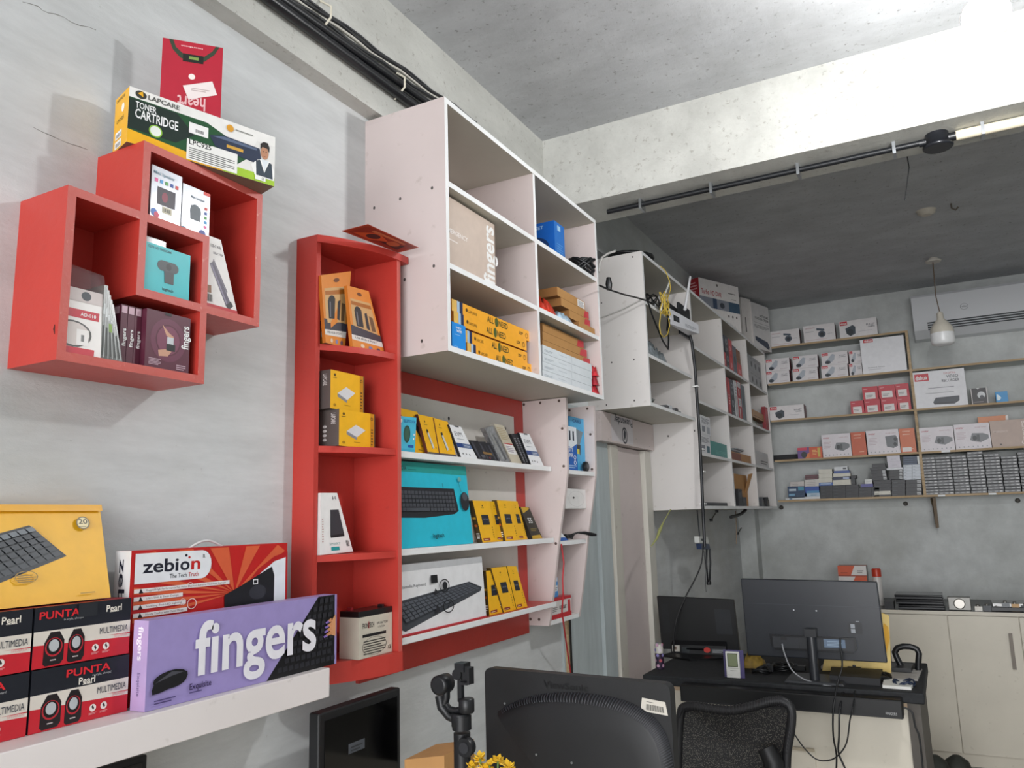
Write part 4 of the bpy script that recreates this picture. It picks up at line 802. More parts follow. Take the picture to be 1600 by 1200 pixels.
for r in range(5):
    for c in range(18):
        s0 = .01+c*.054; t0 = .06+r*.18; D.append(('p', [kf(s0, t0), kf(s0+.044, t0), kf(s0+.044, t0+.14), kf(s0, t0+.14)], '#5b5f67'))
D += [('ring', .52, .62, .055, .1, '#15161a', .85), ('e', .525, .62, .025, .06, '#1b1c20'), ('r', .38, .68, .45, .8, '#15161a'), ('ring', .55, .3, .06, .1, '#15161a', .85), ('p', [(.52, .25), (.58, .38), (.55, .3)], '#15161a'), ('p', [(.4, .5), (.46, .52), (.42, .6)], '#2a2b30'), ('p', [(.4, .22), (.46, .26), (.43, .36)], '#2a2b30')]
kbx = pack('keyboard_box', 'white keyboard box wrapped in clear film on the bottom long shelf', 'box', p8, {'*': '#d8d8d8', 'F': '#e6e6e7'}, {'F': D}, group='keyboard boxes')
ssd('yellow drive box, left of three on the bottom long shelf', [(470, 1010), (535, 1005), (505, 815), (455, 822)], zC, .122)
ssd('yellow drive box, middle of three on the bottom long shelf', [(535, 1005), (590, 1000), (545, 808), (478, 815)], zC, .128)
ssd('yellow drive box, right of three on the bottom long shelf', [(592, 1000), (640, 982), (590, 808), (548, 808)], zC, .124)
# ================================================================ PINK END SHELF
es = thing('end_shelf', 'narrow pale pink shelf with tapering wavy sides at the end of the display board', 'shelf', (.1, 3.23, 1.16))
prof = [(0, 2.112), (.222, 2.112), (.22, 1.96), (.216, 1.8), (.2, 1.7), (.165, 1.52), (.13, 1.3), (.104, 1.165), (0, 1.165)]
for y in (3.069, 3.378):
    g = G(); g.prism([(x, y, z) for x, z in prof], (0, .018, 0), M_PINK, M_PINK)
    for x, z in ((.02, 2.1), (.1, 2.1), (.19, 2.1), (.2, 1.98), (.2, 1.82), (.15, 1.5), (.02, 1.19), (.06, 1.19)):
        g.decal([(x-.01, y, z-.01), (x+.01, y, z-.01), (x+.01, y, z+.01), (x-.01, y, z+.01)], [('e', .5, .5, .3, .3, '#54433c')])
    g.obj('side_panel', es)
ES = [1.806, 1.508, 1.183]
for z, x in zip(ES, (.212, .155, .104)):
    g = G(); g.box(0.003, 3.087, z-.018, x, 3.378, z, {'*': M_WHITE, 'F': M_EDGE}); g.obj('shelf', es)
g = G(); g.box(0, 3.087, 1.165, .003, 3.378, 2.11, M_PINK); g.obj('back_panel', es)
z = ES[0]+e
def eb(name, lab, cat, x, z, ul, ur, h, dep, col, dec=None, group=None, lx=0):
    a = max(y_at(ul, x, z), 3.09); b = min(y_at(ur, x, z), 3.375); p8 = slab([(x, a, z), (x, b, z), (x-lx, b, z+h), (x-lx, a, z+h)], (-dep, 0, 0)); return pack(name, lab, cat, p8, col, dec, group)
eb('cable_pack', 'tall light blue cable bag on the upper end shelf, rear one', 'pack', .17, z, 893, 917, .245, .02, {'*': '#2f9ad6', 'F': '#4db0e2'}, {'F': [('p', [(.1, .3), (.5, .35), (.9, .75), (.3, .8)], '#7d8a92'), ('p', [(.35, .5), (.65, .3), (.7, .5)], '#2a2e33'), ('r', .3, .33, .6, .42, '#e4d94a'), ('t', 'CABLE', .2, .9, .06, .6, '#1c60a8')]})
eb('cable_box', 'white and blue network cable box on the upper end shelf, front one', 'box', .2, z, 887, 903, .19, .02, {'*': '#1d62b5', 'F': '#e6ebf0'}, {'F': [('p', [(0, 0), (0, .55), (.5, .52), (1, .62), (1, 0)], '#1b62b8'), ('r', .25, .68, .4, .9, '#24303f'), ('r', .6, .68, .75, .9, '#24303f'), ('t', 'CITY', .1, .42, .1, .5, WH), ('t', 'LINK', .1, .3, .09, .5, WH), ('ring', .75, .3, .12, .05, WH, .7), ('ring', .75, .18, .12, .05, WH, .7), ('lines', .1, .05, .9, .14, 2, '#a9c8e8')]})
g = G(); cz = ES[0]+.024; cy = y_at(915, .19, cz); g.lathe([(.022, -.008), (.024, 0), (.022, .008)], (.19, cy, cz), BLK, 20, 'x'); g.lathe([(.01, -.01), (.01, .01)], (.19, cy, cz), mat('#55565a', .4), 14, 'x')
g.obj('cable_reel', label='small round black cable reel before the light blue cable bag', cat='cable')
# white socket box between tiers on back
sx_ = .165; sy0 = y_at(885, sx_, 1.7); sz0, sz1 = z_at(795, sx_, sy0), z_at(763, sx_, sy0)
g = G(); g.box(sx_-.07, sy0, sz0, sx_, 3.377, sz1, mat('#e4e2e0', .35)); g.decal([(sx_, sy0, sz0), (sx_, 3.377, sz0), (sx_, 3.377, sz1), (sx_, sy0, sz1)], [('e', .35, .55, .05, .05, '#3a3a3a'), ('ring', .5, .5, .4, .4, '#cfcdcb', .95)])
g.obj('socket_box', label='white square socket box fixed to the side of the pink end shelf', cat='socket box', bevel=.004)
# middle end shelf contents
z = ES[1]+e
g = G(); pillow(g, .02, .11, 3.1, 3.2, z, .07, mat('#cfd2d4', .15, var=.2, scale=50), 10, 21, .4); g.obj('plastic_bag', label='crumpled clear plastic bag on the middle end shelf', cat='bag')
p8 = slab([(.148, 3.095, z), (.148, 3.2, z), (.135, 3.13, z+.05), (.135, 3.095, z+.06)], (-.02, 0, 0))
pack('adapter_box', 'small white and blue box leaning on the middle end shelf', 'box', p8, {'*': '#d8dce0', 'F': '#e4e7ea'}, {'F': [('r', 0, 0, 1, .25, '#2a5fae'), ('lines', .1, .4, .6, .8, 4, '#9aa2ac')]})
g = G(); P = [(.12+.02*math.sin(i*.9), 3.215+i*.0035+.02*math.cos(i*1.3), z+.008+.012*abs(math.sin(i*.7))) for i in range(22)]
P += [(.15, 3.3, z+.03), (.17, 3.33, z+.028), (.185, 3.37, z+.02), (.195, 3.4, z+.016)]
g.tube(P, [.0055]*22+[.004, .007, .009, .006], BLK, 8); g.obj('black_cable', label='black plug lead sticking out of the middle end shelf', cat='cable')
# red wire
g = G(); P = []
for u, v, x in ((877, 850, .16), (881, 880, .16), (879, 905, .165), (880, 930, .16), (878, 955, .15), (882, 985, .12), (887, 1020, .08), (893, 1060, .06), (897, 1100, .05)):
    P.append(px(u, v, x=x))
g.tube(P, .0035, mat('#b3262d', .4), 6); g.obj('red_wire', label='red wire hanging down from the middle end shelf', cat='wire')
# bottom end shelf contents
z = ES[2]+e
ab = eb('adapter_box', 'red and white box lying on the bottom end shelf', 'box', .1, z, 862, 893, .085, .05, {'*': '#b02330', 'F': '#d7d2cf', 'T': '#b8343c'}, {'F': [('r', 0, 0, 1, .22, '#c2212c'), ('r', 0, .85, 1, 1, '#c2212c'), ('t', 'uniar', .4, .42, .25, .35, '#33262a'), ('r', .82, .2, .95, .8, '#c2212c'), ('lines', .05, .35, .3, .6, 3, '#8d8482')]})
for i, ya_ in enumerate((3.11, 3.165)):
    zz = z+.087
    pack('fuse_box', 'tiny blue and white box, %s of two on the red and white box' % ['left', 'right'][i], 'box', boxL(.088, zz, 0, 0, 0, .03, y0=ya_, y1=ya_+.04, z1=zz+.06+.02*i), {'*': '#3a7cc2', 'F': '#4c94d8'}, {'F': [('r', .1, .3, .9, .6, WH), ('lines', .2, .35, .8, .55, 2, '#3a4a66'), ('r', .1, .8, .9, 1, '#dfe6ec')]}, group='tiny blue and white boxes')

# ================================================================ FAR CABINETS
ZF = 2.975
f1 = thing('wall_cabinet', 'white wall cabinet above the doorway with router and trailing cables', 'cabinet', (.17, 4.26, 2.155))
FY0, FY1, FX = 3.85, 4.68, .34
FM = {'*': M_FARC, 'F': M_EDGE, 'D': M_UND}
g = G(); g.box(0, FY0, 2.155, FX, FY0+T, ZF, FM)
for a, b in ((.85, .97), (.12, .3), (.42, .3), (.78, .3), (.3, .03), (.75, .04), (.3, .7)): g.decal([(0, FY0, 2.155), (FX, FY0, 2.155), (FX, FY0, ZF), (0, FY0, ZF)], [('e', a, b, .012, .006, '#4c4846')])
g.obj('side_panel', f1)
g = G(); g.box(0, FY0+T, ZF-T, FX, FY1, ZF, FM); g.obj('top_board', f1)
g = G(); g.box(0, FY0+T, 2.155, FX, FY1, 2.155+T, FM); g.obj('bottom_board', f1)
F1S = [2.712, 2.43]
for z in F1S:
    g = G(); g.box(0.004, FY0+T, z-T, FX-.003, FY1, z, FM); g.obj('shelf', f1)
g = G(); g.box(0, FY0+T, 2.173, .004, FY1, ZF-T, M_PINK); g.obj('back_panel', f1)
f2 = thing('wall_cabinet', 'long white wall cabinet of twelve cells reaching the far corner', 'cabinet', (.17, 5.85, 1.635))
GY0, GY1, GX, GZ = 4.682, 7.03, .355, 1.635
D1, D2 = 5.49, 6.285
g = G(); g.box(0, GY0, GZ, GX, GY0+T, ZF, FM)
for a, b in ((.03, .32), (.47, .33), (.93, .345)): g.decal([(0, GY0, GZ), (GX, GY0, GZ), (GX, GY0, ZF), (0, GY0, ZF)], [('e', a, b, .012, .005, '#4c4846')])
g.obj('side_panel', f2)
g = G(); g.box(0, GY1-T, GZ+T, GX, GY1, ZF-T, FM); g.obj('side_panel', f2)
for y in (D1, D2): g = G(); g.box(0.004, y-T/2, GZ+T, GX-.002, y+T/2, ZF-T, FM); g.obj('divider', f2)
g = G(); g.box(0, GY0+T, ZF-T, GX, GY1, ZF, FM); g.obj('top_board', f2)
g = G(); g.box(0, GY0+T, GZ, GX, GY1, GZ+T, FM); g.obj('bottom_board', f2)
F2S = [2.622, 2.29, 1.97]
for z in F2S:
    for a, b in ((GY0+T, D1-T/2), (D1+T/2, D2-T/2), (D2+T/2, GY1-T)):
        g = G(); g.box(0.004, a, z-T, GX-.003, b, z, FM); g.obj('shelf', f2)
g = G(); g.box(0, GY0+T, GZ+T, .004, GY1-T, ZF-T, M_PINK); g.obj('back_panel', f2)
# boxes on top
c1 = lambda X, Y: (1000+X/7.27, 380+Y/7.27)
def topbox(name, lab, tl, tr, xl, dep, col, dec, group=None):
    c0 = px(*tl, x=xl); c1_ = px(*tr, z=c0[2]); print(lab[:20], c0, c1_); z = ZF+e; d = (c1_-c0)/np.linalg.norm(c1_-c0); n_ = np.array([-d[1], d[0], 0])*dep
    return pack(name, lab, 'box', slab([[c0[0], c0[1], z], [c1_[0], c1_[1], z], c1_, c0], n_), col, dec, group)
xt = .31
b1 = topbox('video_recorder_box', 'large white carton with red end and red title on the far cabinet', (1091, 433), (1153, 449), .17, .09, {'*': '#a8262f', 'F': '#e3dfdc', 'L': '#a3222c'},
  {'F': [('t', 'Turbo HD DVR', .05, .68, .1, .5, '#b2343a'), ('r', .0, .4, 1, .62, '#8b8f99'), ('r', .32, .4, .42, .62, '#3c4c66'), ('r', .72, .4, 1, .62, '#3f586e'), ('e', .55, .5, .06, .06, '#40454f'), ('t', 'NOISIV', .85, .12, .16, .5, '#a9a5a2', 180, False), ('e', .45, .92, .025, .03, '#77716d'), ('lines', .72, .8, .95, .84, 1, '#57524e'), ('lines', .8, .68, .95, .7, 1, '#57524e'), ('e', .7, .3, .02, .03, '#6d6864'), ('e', .8, .3, .02, .03, '#6d6864'), ('e', .9, .3, .02, .03, '#6d6864')],
   'L': [('lines', .1, .7, .8, .95, 4, '#d9a0a2')]})
b2 = topbox('video_recorder_box', 'plain white carton between the two printed cartons on the far cabinet', (1157, 464), (1172, 468), .27, .1, {'*': '#cfcbc6', 'F': '#dcd8d4'}, {'F': [('r', .3, .3, .4, .6, '#55504c')]})
b3 = topbox('video_recorder_box', 'white carton with dark recorder picture at the far end of the cabinet', (1173, 471), (1200, 481), .33, .05, {'*': '#cfcbc8', 'F': '#d9d7d6'},
  {'F': [('t', 'NETWORK', .45, .72, .05, .5, '#3c3a3c'), ('t', 'VIDEO RECORDER', .15, .65, .05, .8, '#3c3a3c'), ('r', .1, .57, .95, .575, '#6d6a6a'), ('lines', .1, .46, .95, .54, 3, '#8b8888'), ('p', [(.1, .18), (.1, .27), (.8, .2), (.9, .1), (.85, .03)], '#2c3a50')]})
# --- F1 contents
rt = thing('wifi_router', 'white router with upright antenna hanging at the front of the cabinet above the door', 'router', px(1066, 500, x=.37))
c6 = lambda X, Y: (900+X/6.667, 380+Y/6.667)
def P6(X, Y, x): return np.array(px(*c6(X, Y), x=x))
g = G(); zf = F1S[0]+e
p8 = [P6(1050, 850, .335), P6(1260, 905, .355), P6(1260, 905, .355)+[-.2, 0, 0], P6(1050, 850, .335)+[-.2, 0, 0], P6(1050, 640, .335), P6(1255, 600, .355), P6(1255, 600, .355)+[-.2, 0, 0], P6(1050, 640, .335)+[-.2, 0, 0]]
for p in p8: p[1] = min(p[1], FY1-.004)
bb = thing('power_supply', 'black adapter unit behind the white router', 'adapter', (.3, 4.5, zf))
g = G(); a = P6(965, 700, .33)[1]; b = FY1-.006
g.box(.14, a, zf, .325, b, zf+.1, mat('#22252a', .45)); g.box(.342, b-.24, zf-.07, .356, b-.01, zf+.12, mat('#1b1e23', .4)); g.obj('case', bb, bevel=.003)
g = G(); g.box(.3565, b-.1, zf-.05, .358, b-.06, zf+.02, mat('#3d434a', .3)); g.obj('label_plate', bb)
g = G(); ra, rb = P6(1000, 780, .38)[1], P6(1190, 780, .38)[1]; rz = z_at(380+835/6.667, .4, ra)
g.hexa([(.372, ra, rz+.0), (.44, rb-.05, rz+.0), (.372, rb-.05, rz), (.362, ra, rz), (.372, ra, rz+.09), (.44, rb-.05, rz+.055), (.372, rb-.05, rz+.1), (.362, ra, rz+.09)], mat('#d6d7dc', .3))
g.decal([(.372, ra, rz), (.44, rb-.05, rz), (.44, rb-.05, rz+.055), (.372, ra, rz+.09)], [('r', .1, .3, .3, .7, '#24262a'), ('e', .22, .5, .05, .1, '#44474c'), ('lines', .5, .2, .9, .5, 3, '#8d9095')])
g.obj('body', rt, bevel=.002)
at0 = P6(1135, 690, .42); at1 = P6(1190, 350, .42); g = G(); g.tube([at0, at0+(at1-at0)*.25, at1], [.009, .0085, .006], mat('#e6e7ea', .3), 10); g.obj('antenna', rt)
# yellow patch cable tangle
rr = random.Random(5); g = G(); ctr = P6(925, 640, .375)
P = [P6(880, 240, .352), P6(925, 280, .36), P6(950, 330, .37), P6(975, 400, .375), P6(985, 480, .375), P6(960, 560, .375)]
for i in range(60): a = i*.55; P.append(ctr+np.array([.012*math.sin(i*.77), .05*math.sin(a)*(1-.25*math.sin(i*.21)), .055*math.cos(a*1.13)*(1-.2*math.cos(i*.3))]))
P += [P6(880, 740, .375), P6(868, 850, .375), P6(880, 940, .375), P6(915, 980, .375), P6(955, 950, .375), P6(975, 860, .375), P6(965, 780, .375)]
g.tube(P, .0028, mat('#d3b64c', .5), 6); g.obj('patch_cable', label='tangled yellow network cable in front of the cabinet above the door', cat='cable')
g = G(); g.tube([P6(975, 400, .37), P6(950, 470, .37), P6(920, 550, .37), P6(895, 640, .37), P6(885, 700, .37)], .005, mat('#dcdcd8', .5), 8); g.obj('white_cable', label='thick white cable passing through the yellow tangle', cat='cable')
g = G(); P = [P6(245, 440, .352), P6(330, 480, .36), P6(500, 535, .362), P6(640, 570, .362), P6(740, 600, .362), P6(760, 640, .362), P6(790, 740, .364), P6(850, 890, .366), P6(905, 1020, .366), P6(960, 1105, .366), P6(965, 1000, .366), P6(962, 900, .366), P6(965, 820, .366), P6(960, 740, .37)]
g.tube(P, .0045, BLK, 8); g.tube([P6(958, 910, .366), P6(965, 800, .366)], .01, BLK, 8); g.obj('black_cable', label='black lead drooping across the side of the cabinet above the door', cat='cable')
g = G(); c0 = P6(800, 590, .34); P = [c0+np.array([.02*math.sin(i*.5), .055*math.cos(i*.45), .028*math.sin(i*.8)]) for i in range(40)]
g.tube(P, .0035, BLK, 6); g.obj('cable_tangle', label='small knot of black and silver leads left of the yellow tangle', cat='cable')
g = G(); c0 = P6(830, 645, .335); g.tube([c0+np.array([.012*math.sin(i*.9), .04*math.cos(i*.7), .018*math.sin(i*1.1)]) for i in range(30)], .004, mat('#b9bcc0', .3, .6), 6); g.obj('silver_lead', label='silver connector lead beside the black cable knot', cat='cable')
# long black cable down the cabinet edge
g = G(); P = [P6(1175, 920, .365)]
for u, v in ((1081, 535), (1086, 575), (1089, 620), (1093, 680), (1096, 740), (1098, 790), (1100, 830), (1101, 855)): P.append(px(u, v, x=.375))
g.tube(P, .009, mat('#1c1e22', .4), 10)
for u, v in ((1088.5, 604), (1097, 702), (1098, 737), (1099.5, 787)): q_ = px(u, v, x=.375); g.box(.356, q_[1]-.02, q_[2]-.004, .388, q_[1]+.02, q_[2]+.004, mat('#e6e6e4', .4))
g.obj('black_cable', label='thick black cable clipped down the front edge of the long cabinet', cat='cable')
# grey cable on side panel of F1
g = G(); P = [(0.04, FY0-.006, 2.64), (.12, FY0-.006, 2.652), (.22, FY0-.006, 2.675), (.34, FY0-.008, 2.715)]
g.tube(P, .004, mat('#b9b7b4', .6), 6); g.obj('grey_cable', label='pale grey cable running up the near side of the cabinet above the door', cat='cable')
coil('black cable coil lying on top of the cabinet above the door', (.2, 4.02, ZF+e), .13, .008, 5, BLK, seed=3, hgt=.02)
g = G(); P = [px(u, v, y=FY0-.012) for u, v in ((936, 425), (937, 412), (941, 402), (950, 396), (962, 392))]; g.tube(P, .006, mat('#d8d6d2', .5), 8)
g.obj('white_cable', label='white cable bending over the top corner of the cabinet above the door', cat='cable')
g = G(); q_ = P6(260, 370, .345); g.lathe([(.012, -.028), (.016, 0), (.01, .03)], (.345, 3.33, q_[2]), BLK, 14, 'z'); g.obj('plug', label='black power plug hanging beside the right side of the near cabinet', cat='plug')
z = F1S[1]+e
g = G(); pillow(g, .2, .33, FY0+T+.003, FY0+.38, z, .09, mat('#a9b4ba', .15, .3, var=.35, scale=50), 14, 31, .4); g.obj('antistatic_bag', label='crinkled silvery plastic bags in the middle cell of the cabinet above the door', cat='bag')
z = 2.155+T+e
g = G(); g.tube([(.3+.02*math.sin(i), FY0+.1+.03*math.cos(i*.8), z+.012+.02*abs(math.sin(i*.5))) for i in range(30)], .005, mat('#8a8d8a', .4, .5), 6); g.obj('connector_lead', label='small pile of grey connector leads in the lowest cell above the door', cat='cable')
g = G()
for i in range(5): g.box(.22+.01*i, FY0+.3+i*.07, z, .33-.004*i, FY0+.35+i*.07, z+.02+.008*(i % 2), mat(['#4d5052', '#c9ccd0', '#77797c', '#3c3f42', '#a7aaad'][i], .4))
g.obj('metal_part', label='loose row of flat metal parts in the lowest cell above the door', cat='metal parts')
# --- F2 contents
def fb(name, lab, x, z, ul, ur, h, dep, col, dec=None, group=None, lo=None, hi=None, cat='box', zr=None):
    a = y_at(ul, x, zr or z); b = y_at(ur, x, zr or z)
    if lo is not None: a = max(a, lo)
    if hi is not None: b = min(b, hi)
    return pack(name, lab, cat, boxL(x, z, 0, 0, 0, dep, y0=a, y1=b, z1=z+h), col, dec, group)
lo1, hi1, lo2, hi2, lo3, hi3 = GY0+T+.003, D1-T/2-.003, D1+T/2+.003, D2-T/2-.003, D2+T/2+.003, GY1-T-.003
z = F2S[2]+e
for i in range(2):
    fb('camera_box', 'white gadget box, %s of two at the left of the third row' % ['lower', 'upper'][i], .33, z+i*.121, 1096, 1111, .12, .12, {'*': '#d7d9dc', 'F': '#dfe1e4', 'L': '#e6e7ea'}, {'F': [('lines', .1, .6, .9, .9, 5, '#6a6f78'), ('r', .1, .15, .4, .45, '#7b828c'), ('r', .6, .1, .9, .45, '#3d6b78' if i == 0 else '#a7adb5')], 'L': [('e', .6, .4, .1, .15, '#3a3d42')]}, lo=lo1, group='white gadget boxes in the long cabinet')
fb('teal_box', 'low teal box beside the white gadget boxes', .33, z, 1111, 1137, .095, .14, {'*': '#2f7f7c', 'F': '#3b918c'}, {'F': [('lines', .3, .2, .9, .5, 3, '#5aaaa4')]}, hi=hi1)
z = GZ+T+e
g = G(); a, b = y_at(1105, .33, z), y_at(1137, .33, z); b = min(b, hi1); g.box(.12, max(a, lo1), z, .33, b, z+.022, mat('#23272e', .35)); g.obj('laptop', label='closed thin dark laptop in the lowest left cell of the long cabinet', cat='laptop', bevel=.003)
# col2 rows 1,2: red and black boxes
z = F2S[0]+e
def col_items(z, L, x, grp, row):
    for i, (ul, ur, zo, h, c, k) in enumerate(L):
        c2 = {'*': c, 'F': c}
        D = {'k': [('e', .5, .65, .3, .18, '#8f969c'), ('e', .5, .65, .15, .09, '#22252a'), ('lines', .2, .1, .8, .3, 3, '#9a9fa5')], 'r': [('r', .25, .1, .75, .9, '#d8484c'), ('lines', .3, .3, .7, .6, 4, '#f0c0c0')], 'w': [('r', .1, .6, .9, .95, '#dfe0e2'), ('lines', .2, .65, .8, .9, 3, '#a5a9ae'), ('r', .3, .1, .5, .5, '#e9e4e2')], 'g': [('e', .5, .5, .25, .15, '#3a3f46'), ('lines', .1, .75, .9, .9, 2, '#6c7076')], 'b': [('lines', .1, .2, .9, .4, 2, '#6f4a25')]}[k]
        fb('accessory_box', lab_of(c, k)+' box, number %s from left, %s row of the middle column' % (['one', 'two', 'three', 'four', 'five', 'six', 'seven', 'eight'][i], row), x, z+zo, ul, ur, h, .1, c2, {'F': D}, group=grp, lo=lo2, hi=hi2, zr=z)
def lab_of(c, k): return {'k': 'black picture', 'r': 'red', 'w': 'red and white', 'g': 'grey', 'b': 'brown'}[k]
col_items(F2S[0]+e, [(1131, 1136, 0, .12, '#b8353c', 'r'), (1136, 1141, 0, .13, '#33363d', 'k'), (1141, 1147, 0, .125, '#c9393f', 'r'), (1141, 1147, .126, .12, '#c23a40', 'r'), (1135, 1141, .131, .12, '#3b3d46', 'k'), (1147, 1153, 0, .22, '#5d6571', 'g'), (1153.5, 1160, 0, .11, '#c2524d', 'r'), (1153.5, 1159, .111, .1, '#8d5a36', 'b')], .33, 'boxes in the top row of the middle column', 'top')
col_items(F2S[1]+e, [(1134, 1139, 0, .16, '#2b2a32', 'k'), (1139.5, 1144, 0, .27, '#a5303a', 'r'), (1144.5, 1150, 0, .15, '#26303a', 'k'), (1144.5, 1150, .151, .12, '#3a4550', 'k'), (1151, 1155, 0, .28, '#c2c3c6', 'w'), (1155.5, 1161, 0, .17, '#b1212f', 'w'), (1155.5, 1161, .171, .12, '#a81f2c', 'w'), (1162, 1167, 0, .28, '#5d6a74', 'g')], .33, 'boxes in the second row of the middle column', 'second')
# col2 row3
z = F2S[2]+e
fb('brown_carton', 'low brown carton under loose gadgets in the third row', .335, z, 1141, 1174, .06, .16, CB, {'F': [('r', .05, .1, .5, .9, '#7d4330')]}, lo=lo2, hi=hi2)
g = G(); zz = z+.061
for i in range(4): g.box(.16+.02*i, lo2+.08+i*.11, zz+.0+.012*i, .33-.01*i, lo2+.36+i*.1, zz+.011+.012*i, mat(['#3a4044', '#8f979b', '#2b3134', '#a7adb0'][i], .4))
g.obj('gadget_pile', label='pile of thin dark and silver gadgets on the low brown carton', cat='gadgets')
# col2 row4
z = GZ+T+e
fb('white_box', 'narrow white box standing at the left of the open carton', .33, z, 1144.5, 1150, .24, .05, {'*': '#d5d7da', 'F': '#e2e3e5'}, {'F': [('e', .3, .8, .2, .05, '#55585c')]}, lo=lo2)
fb('black_adapter', 'black adapter standing in front of the open carton', .335, z, 1155, 1161, .12, .04, {'*': '#1c1d20', 'F': '#26282c'}, {'F': [('r', .2, .5, .8, .8, '#3f4247')]}, cat='adapter')
fb('black_adapter', 'shorter black adapter right of the taller one', .335, z, 1161.5, 1167, .065, .04, {'*': '#1c1d20', 'F': '#2b2d31'}, {'F': [('r', .2, .4, .6, .8, '#4a4d52')]}, cat='adapter')
oc = thing('open_carton', 'brown open carton with raised flap in the lowest middle cell', 'box', (.2, 5.95, z))
a, b = y_at(1150, .28, z), min(y_at(1177, .28, z), hi2-.01); h = .235
g = G(); g.box(.1, a, z, .28, b, z+h, CARD); g.obj('carton_body', oc)
g = G(); g.hexa(slab([(.2805, b-.1, z+.1), (.2805, b-.005, z+.11), (.33, b+.0-.006, z+.25), (.32, b-.1, z+.24)], (-.003, 0, 0)), CARD); g.obj('flap', oc)
# col3
z = F2S[0]+e
for i in range(8):
    r, c = i//4, i % 4; w_ = .155
    a = lo3+.02+c*w_
    pack('camera_box', 'small grey camera box, %s row, %s from the left in the top right cell' % (['lower', 'upper'][r], ['first', 'second', 'third', 'fourth'][c]), 'box', boxL(.33, z+r*.126, 0, 0, 0, .12, y0=a, y1=a+w_-.006, z1=z+r*.126+.124), {'*': '#8b8e90', 'F': '#9fa2a4'}, {'F': [('e', .5, .45, .2, .2, '#44474c'), ('lines', .1, .8, .8, .9, 2, '#63676b'), ('r', .02, .02, .06, .98, '#c5c8c9')]}, group='grey camera boxes')
z = F2S[1]+e
fb('brown_carton', 'flat brown carton pile in the second row beside the far corner', .33, z+.07, 1176, 1200, .06, .14, CB, {'F': [('lines', .1, .2, .9, .4, 1, '#6f4a25')]}, lo=lo3, hi=hi3)
g = G(); pillow(g, .18, .33, lo3+.02, hi3-.15, z, .069, mat('#9db3a8', .2, var=.3, scale=40), 12, 41, .12); g.obj('plastic_bag', label='greenish clear plastic bag under the flat brown carton', cat='bag')
fb('red_box', 'narrow dark red box at the far right of the second row', .345, z, 1198, 1203, .2, .03, {'*': '#8c1f2a', 'F': '#a52733'}, {'F': [('r', .2, .6, .8, .9, '#c9474f')]}, hi=hi3+.0)
z = F2S[2]+e
fb('white_box', 'low white printed box in the third row beside the far corner', .33, z, 1181, 1201, .12, .12, {'*': '#c9cacb', 'F': '#d5d6d7'}, {'F': [('lines', .4, .2, .95, .5, 2, '#4f5357')]}, lo=lo3, hi=hi3-.06)
g = G(); g.tube([(.25+.03*math.sin(i), 6.5+.04*math.cos(i*.8), z+.122+.006+.03*abs(math.sin(i*.5))) for i in range(24)], .004, mat('#4a4d50', .4), 6); g.obj('cable_tangle', label='small wire tangle on the low white printed box', cat='cable')
z = GZ+T+e
g = G(); rr = random.Random(9)
for i in range(9): a = lo3+.02+i*.07; g.box(.15, a, z, .33-.01*(i % 3), a+.06, z+.03+rr.random()*.05, mat(['#202327', '#34383c', '#15171a', '#55595d'][i % 4], .35))
g.obj('electronics_pile', label='row of black electronic modules in the lowest right cell', cat='electronics')
# ================================================================ BACK WALL SHELVES
BY0, BX0, BXD, BXE = 7.05, .36, 1.472, 3.2
bs = thing('wall_shelving', 'pale wood shelving with five boards on the back wall', 'shelf', (1.5, 7.17, 1.69))
M_BS = board('#b9bdb8', amt=.3, rough=.5); WM = {'*': M_BS, 'L': M_WOODL}
def bboard(x0, x1, z, name='shelf_board', t=.016):
    g = G(); g.hexa([(x0, BY0, z-t), (x1, BY0, z-t), (x1, YB, z-t), (x0, YB, z-t), (x0, BY0, z), (x1, BY0, z), (x1, YB, z), (x0, YB, z)], {'*': M_BS, 'F': M_WOODL}); g.obj(name, bs)
BS = [3.027, 2.705, 2.385, 2.043, 1.705]
bboard(BX0, BXD+.01, BS[0]); 
for z in BS[1:]: bboard(BX0, BXD-.01, z); bboard(BXD+.01, BXE, z)
g = G(); g.hexa([(BXD-.01, BY0-.001, BS[4]-.016), (BXD+.01, BY0-.001, BS[4]-.016), (BXD+.01, YB, BS[4]-.016), (BXD-.01, YB, BS[4]-.016), (BXD-.01, BY0-.001, BS[0]-.016), (BXD+.01, BY0-.001, BS[0]-.016), (BXD+.01, YB, BS[0]-.016), (BXD-.01, YB, BS[0]-.016)], {'*': M_BS, 'F': M_WOODL}); g.obj('divider', bs)
for u in (1465, 1488):
    pass
g = G(); bxp = x_at(1459, 7.1, 1.6); g.hexa([(bxp, 7.1, 1.45), (bxp+.02, 7.1, 1.45), (bxp+.02, YB, 1.45), (bxp, YB, 1.45), (bxp, 7.08, 1.685), (bxp+.02, 7.08, 1.685), (bxp+.02, YB, 1.685), (bxp, YB, 1.685)], mat('#6b5a46', .6)); g.obj('bracket', bs)
g = G()
for x in (1.56, 1.9):
    g.hexa([(x, BY0-.004, 1.69), (x+.05, BY0-.004, 1.69), (x+.05, BY0-.001, 1.69), (x, BY0-.001, 1.69), (x, BY0-.004, 1.703), (x+.05, BY0-.004, 1.703), (x+.05, BY0-.001, 1.703), (x, BY0-.001, 1.703)], '#e2e4e4')
x = 1.62; g.hexa([(x, BY0-.004, 2.027), (x+.06, BY0-.004, 2.027), (x+.06, BY0-.001, 2.027), (x, BY0-.001, 2.027), (x, BY0-.004, 2.043), (x+.06, BY0-.004, 2.043), (x+.06, BY0-.001, 2.043), (x, BY0-.001, 2.043)], '#e2e4e4')
g.obj('price_tag', bs)
cb = lambda X, Y: (1180+X/3.157, 420+Y/3.157)
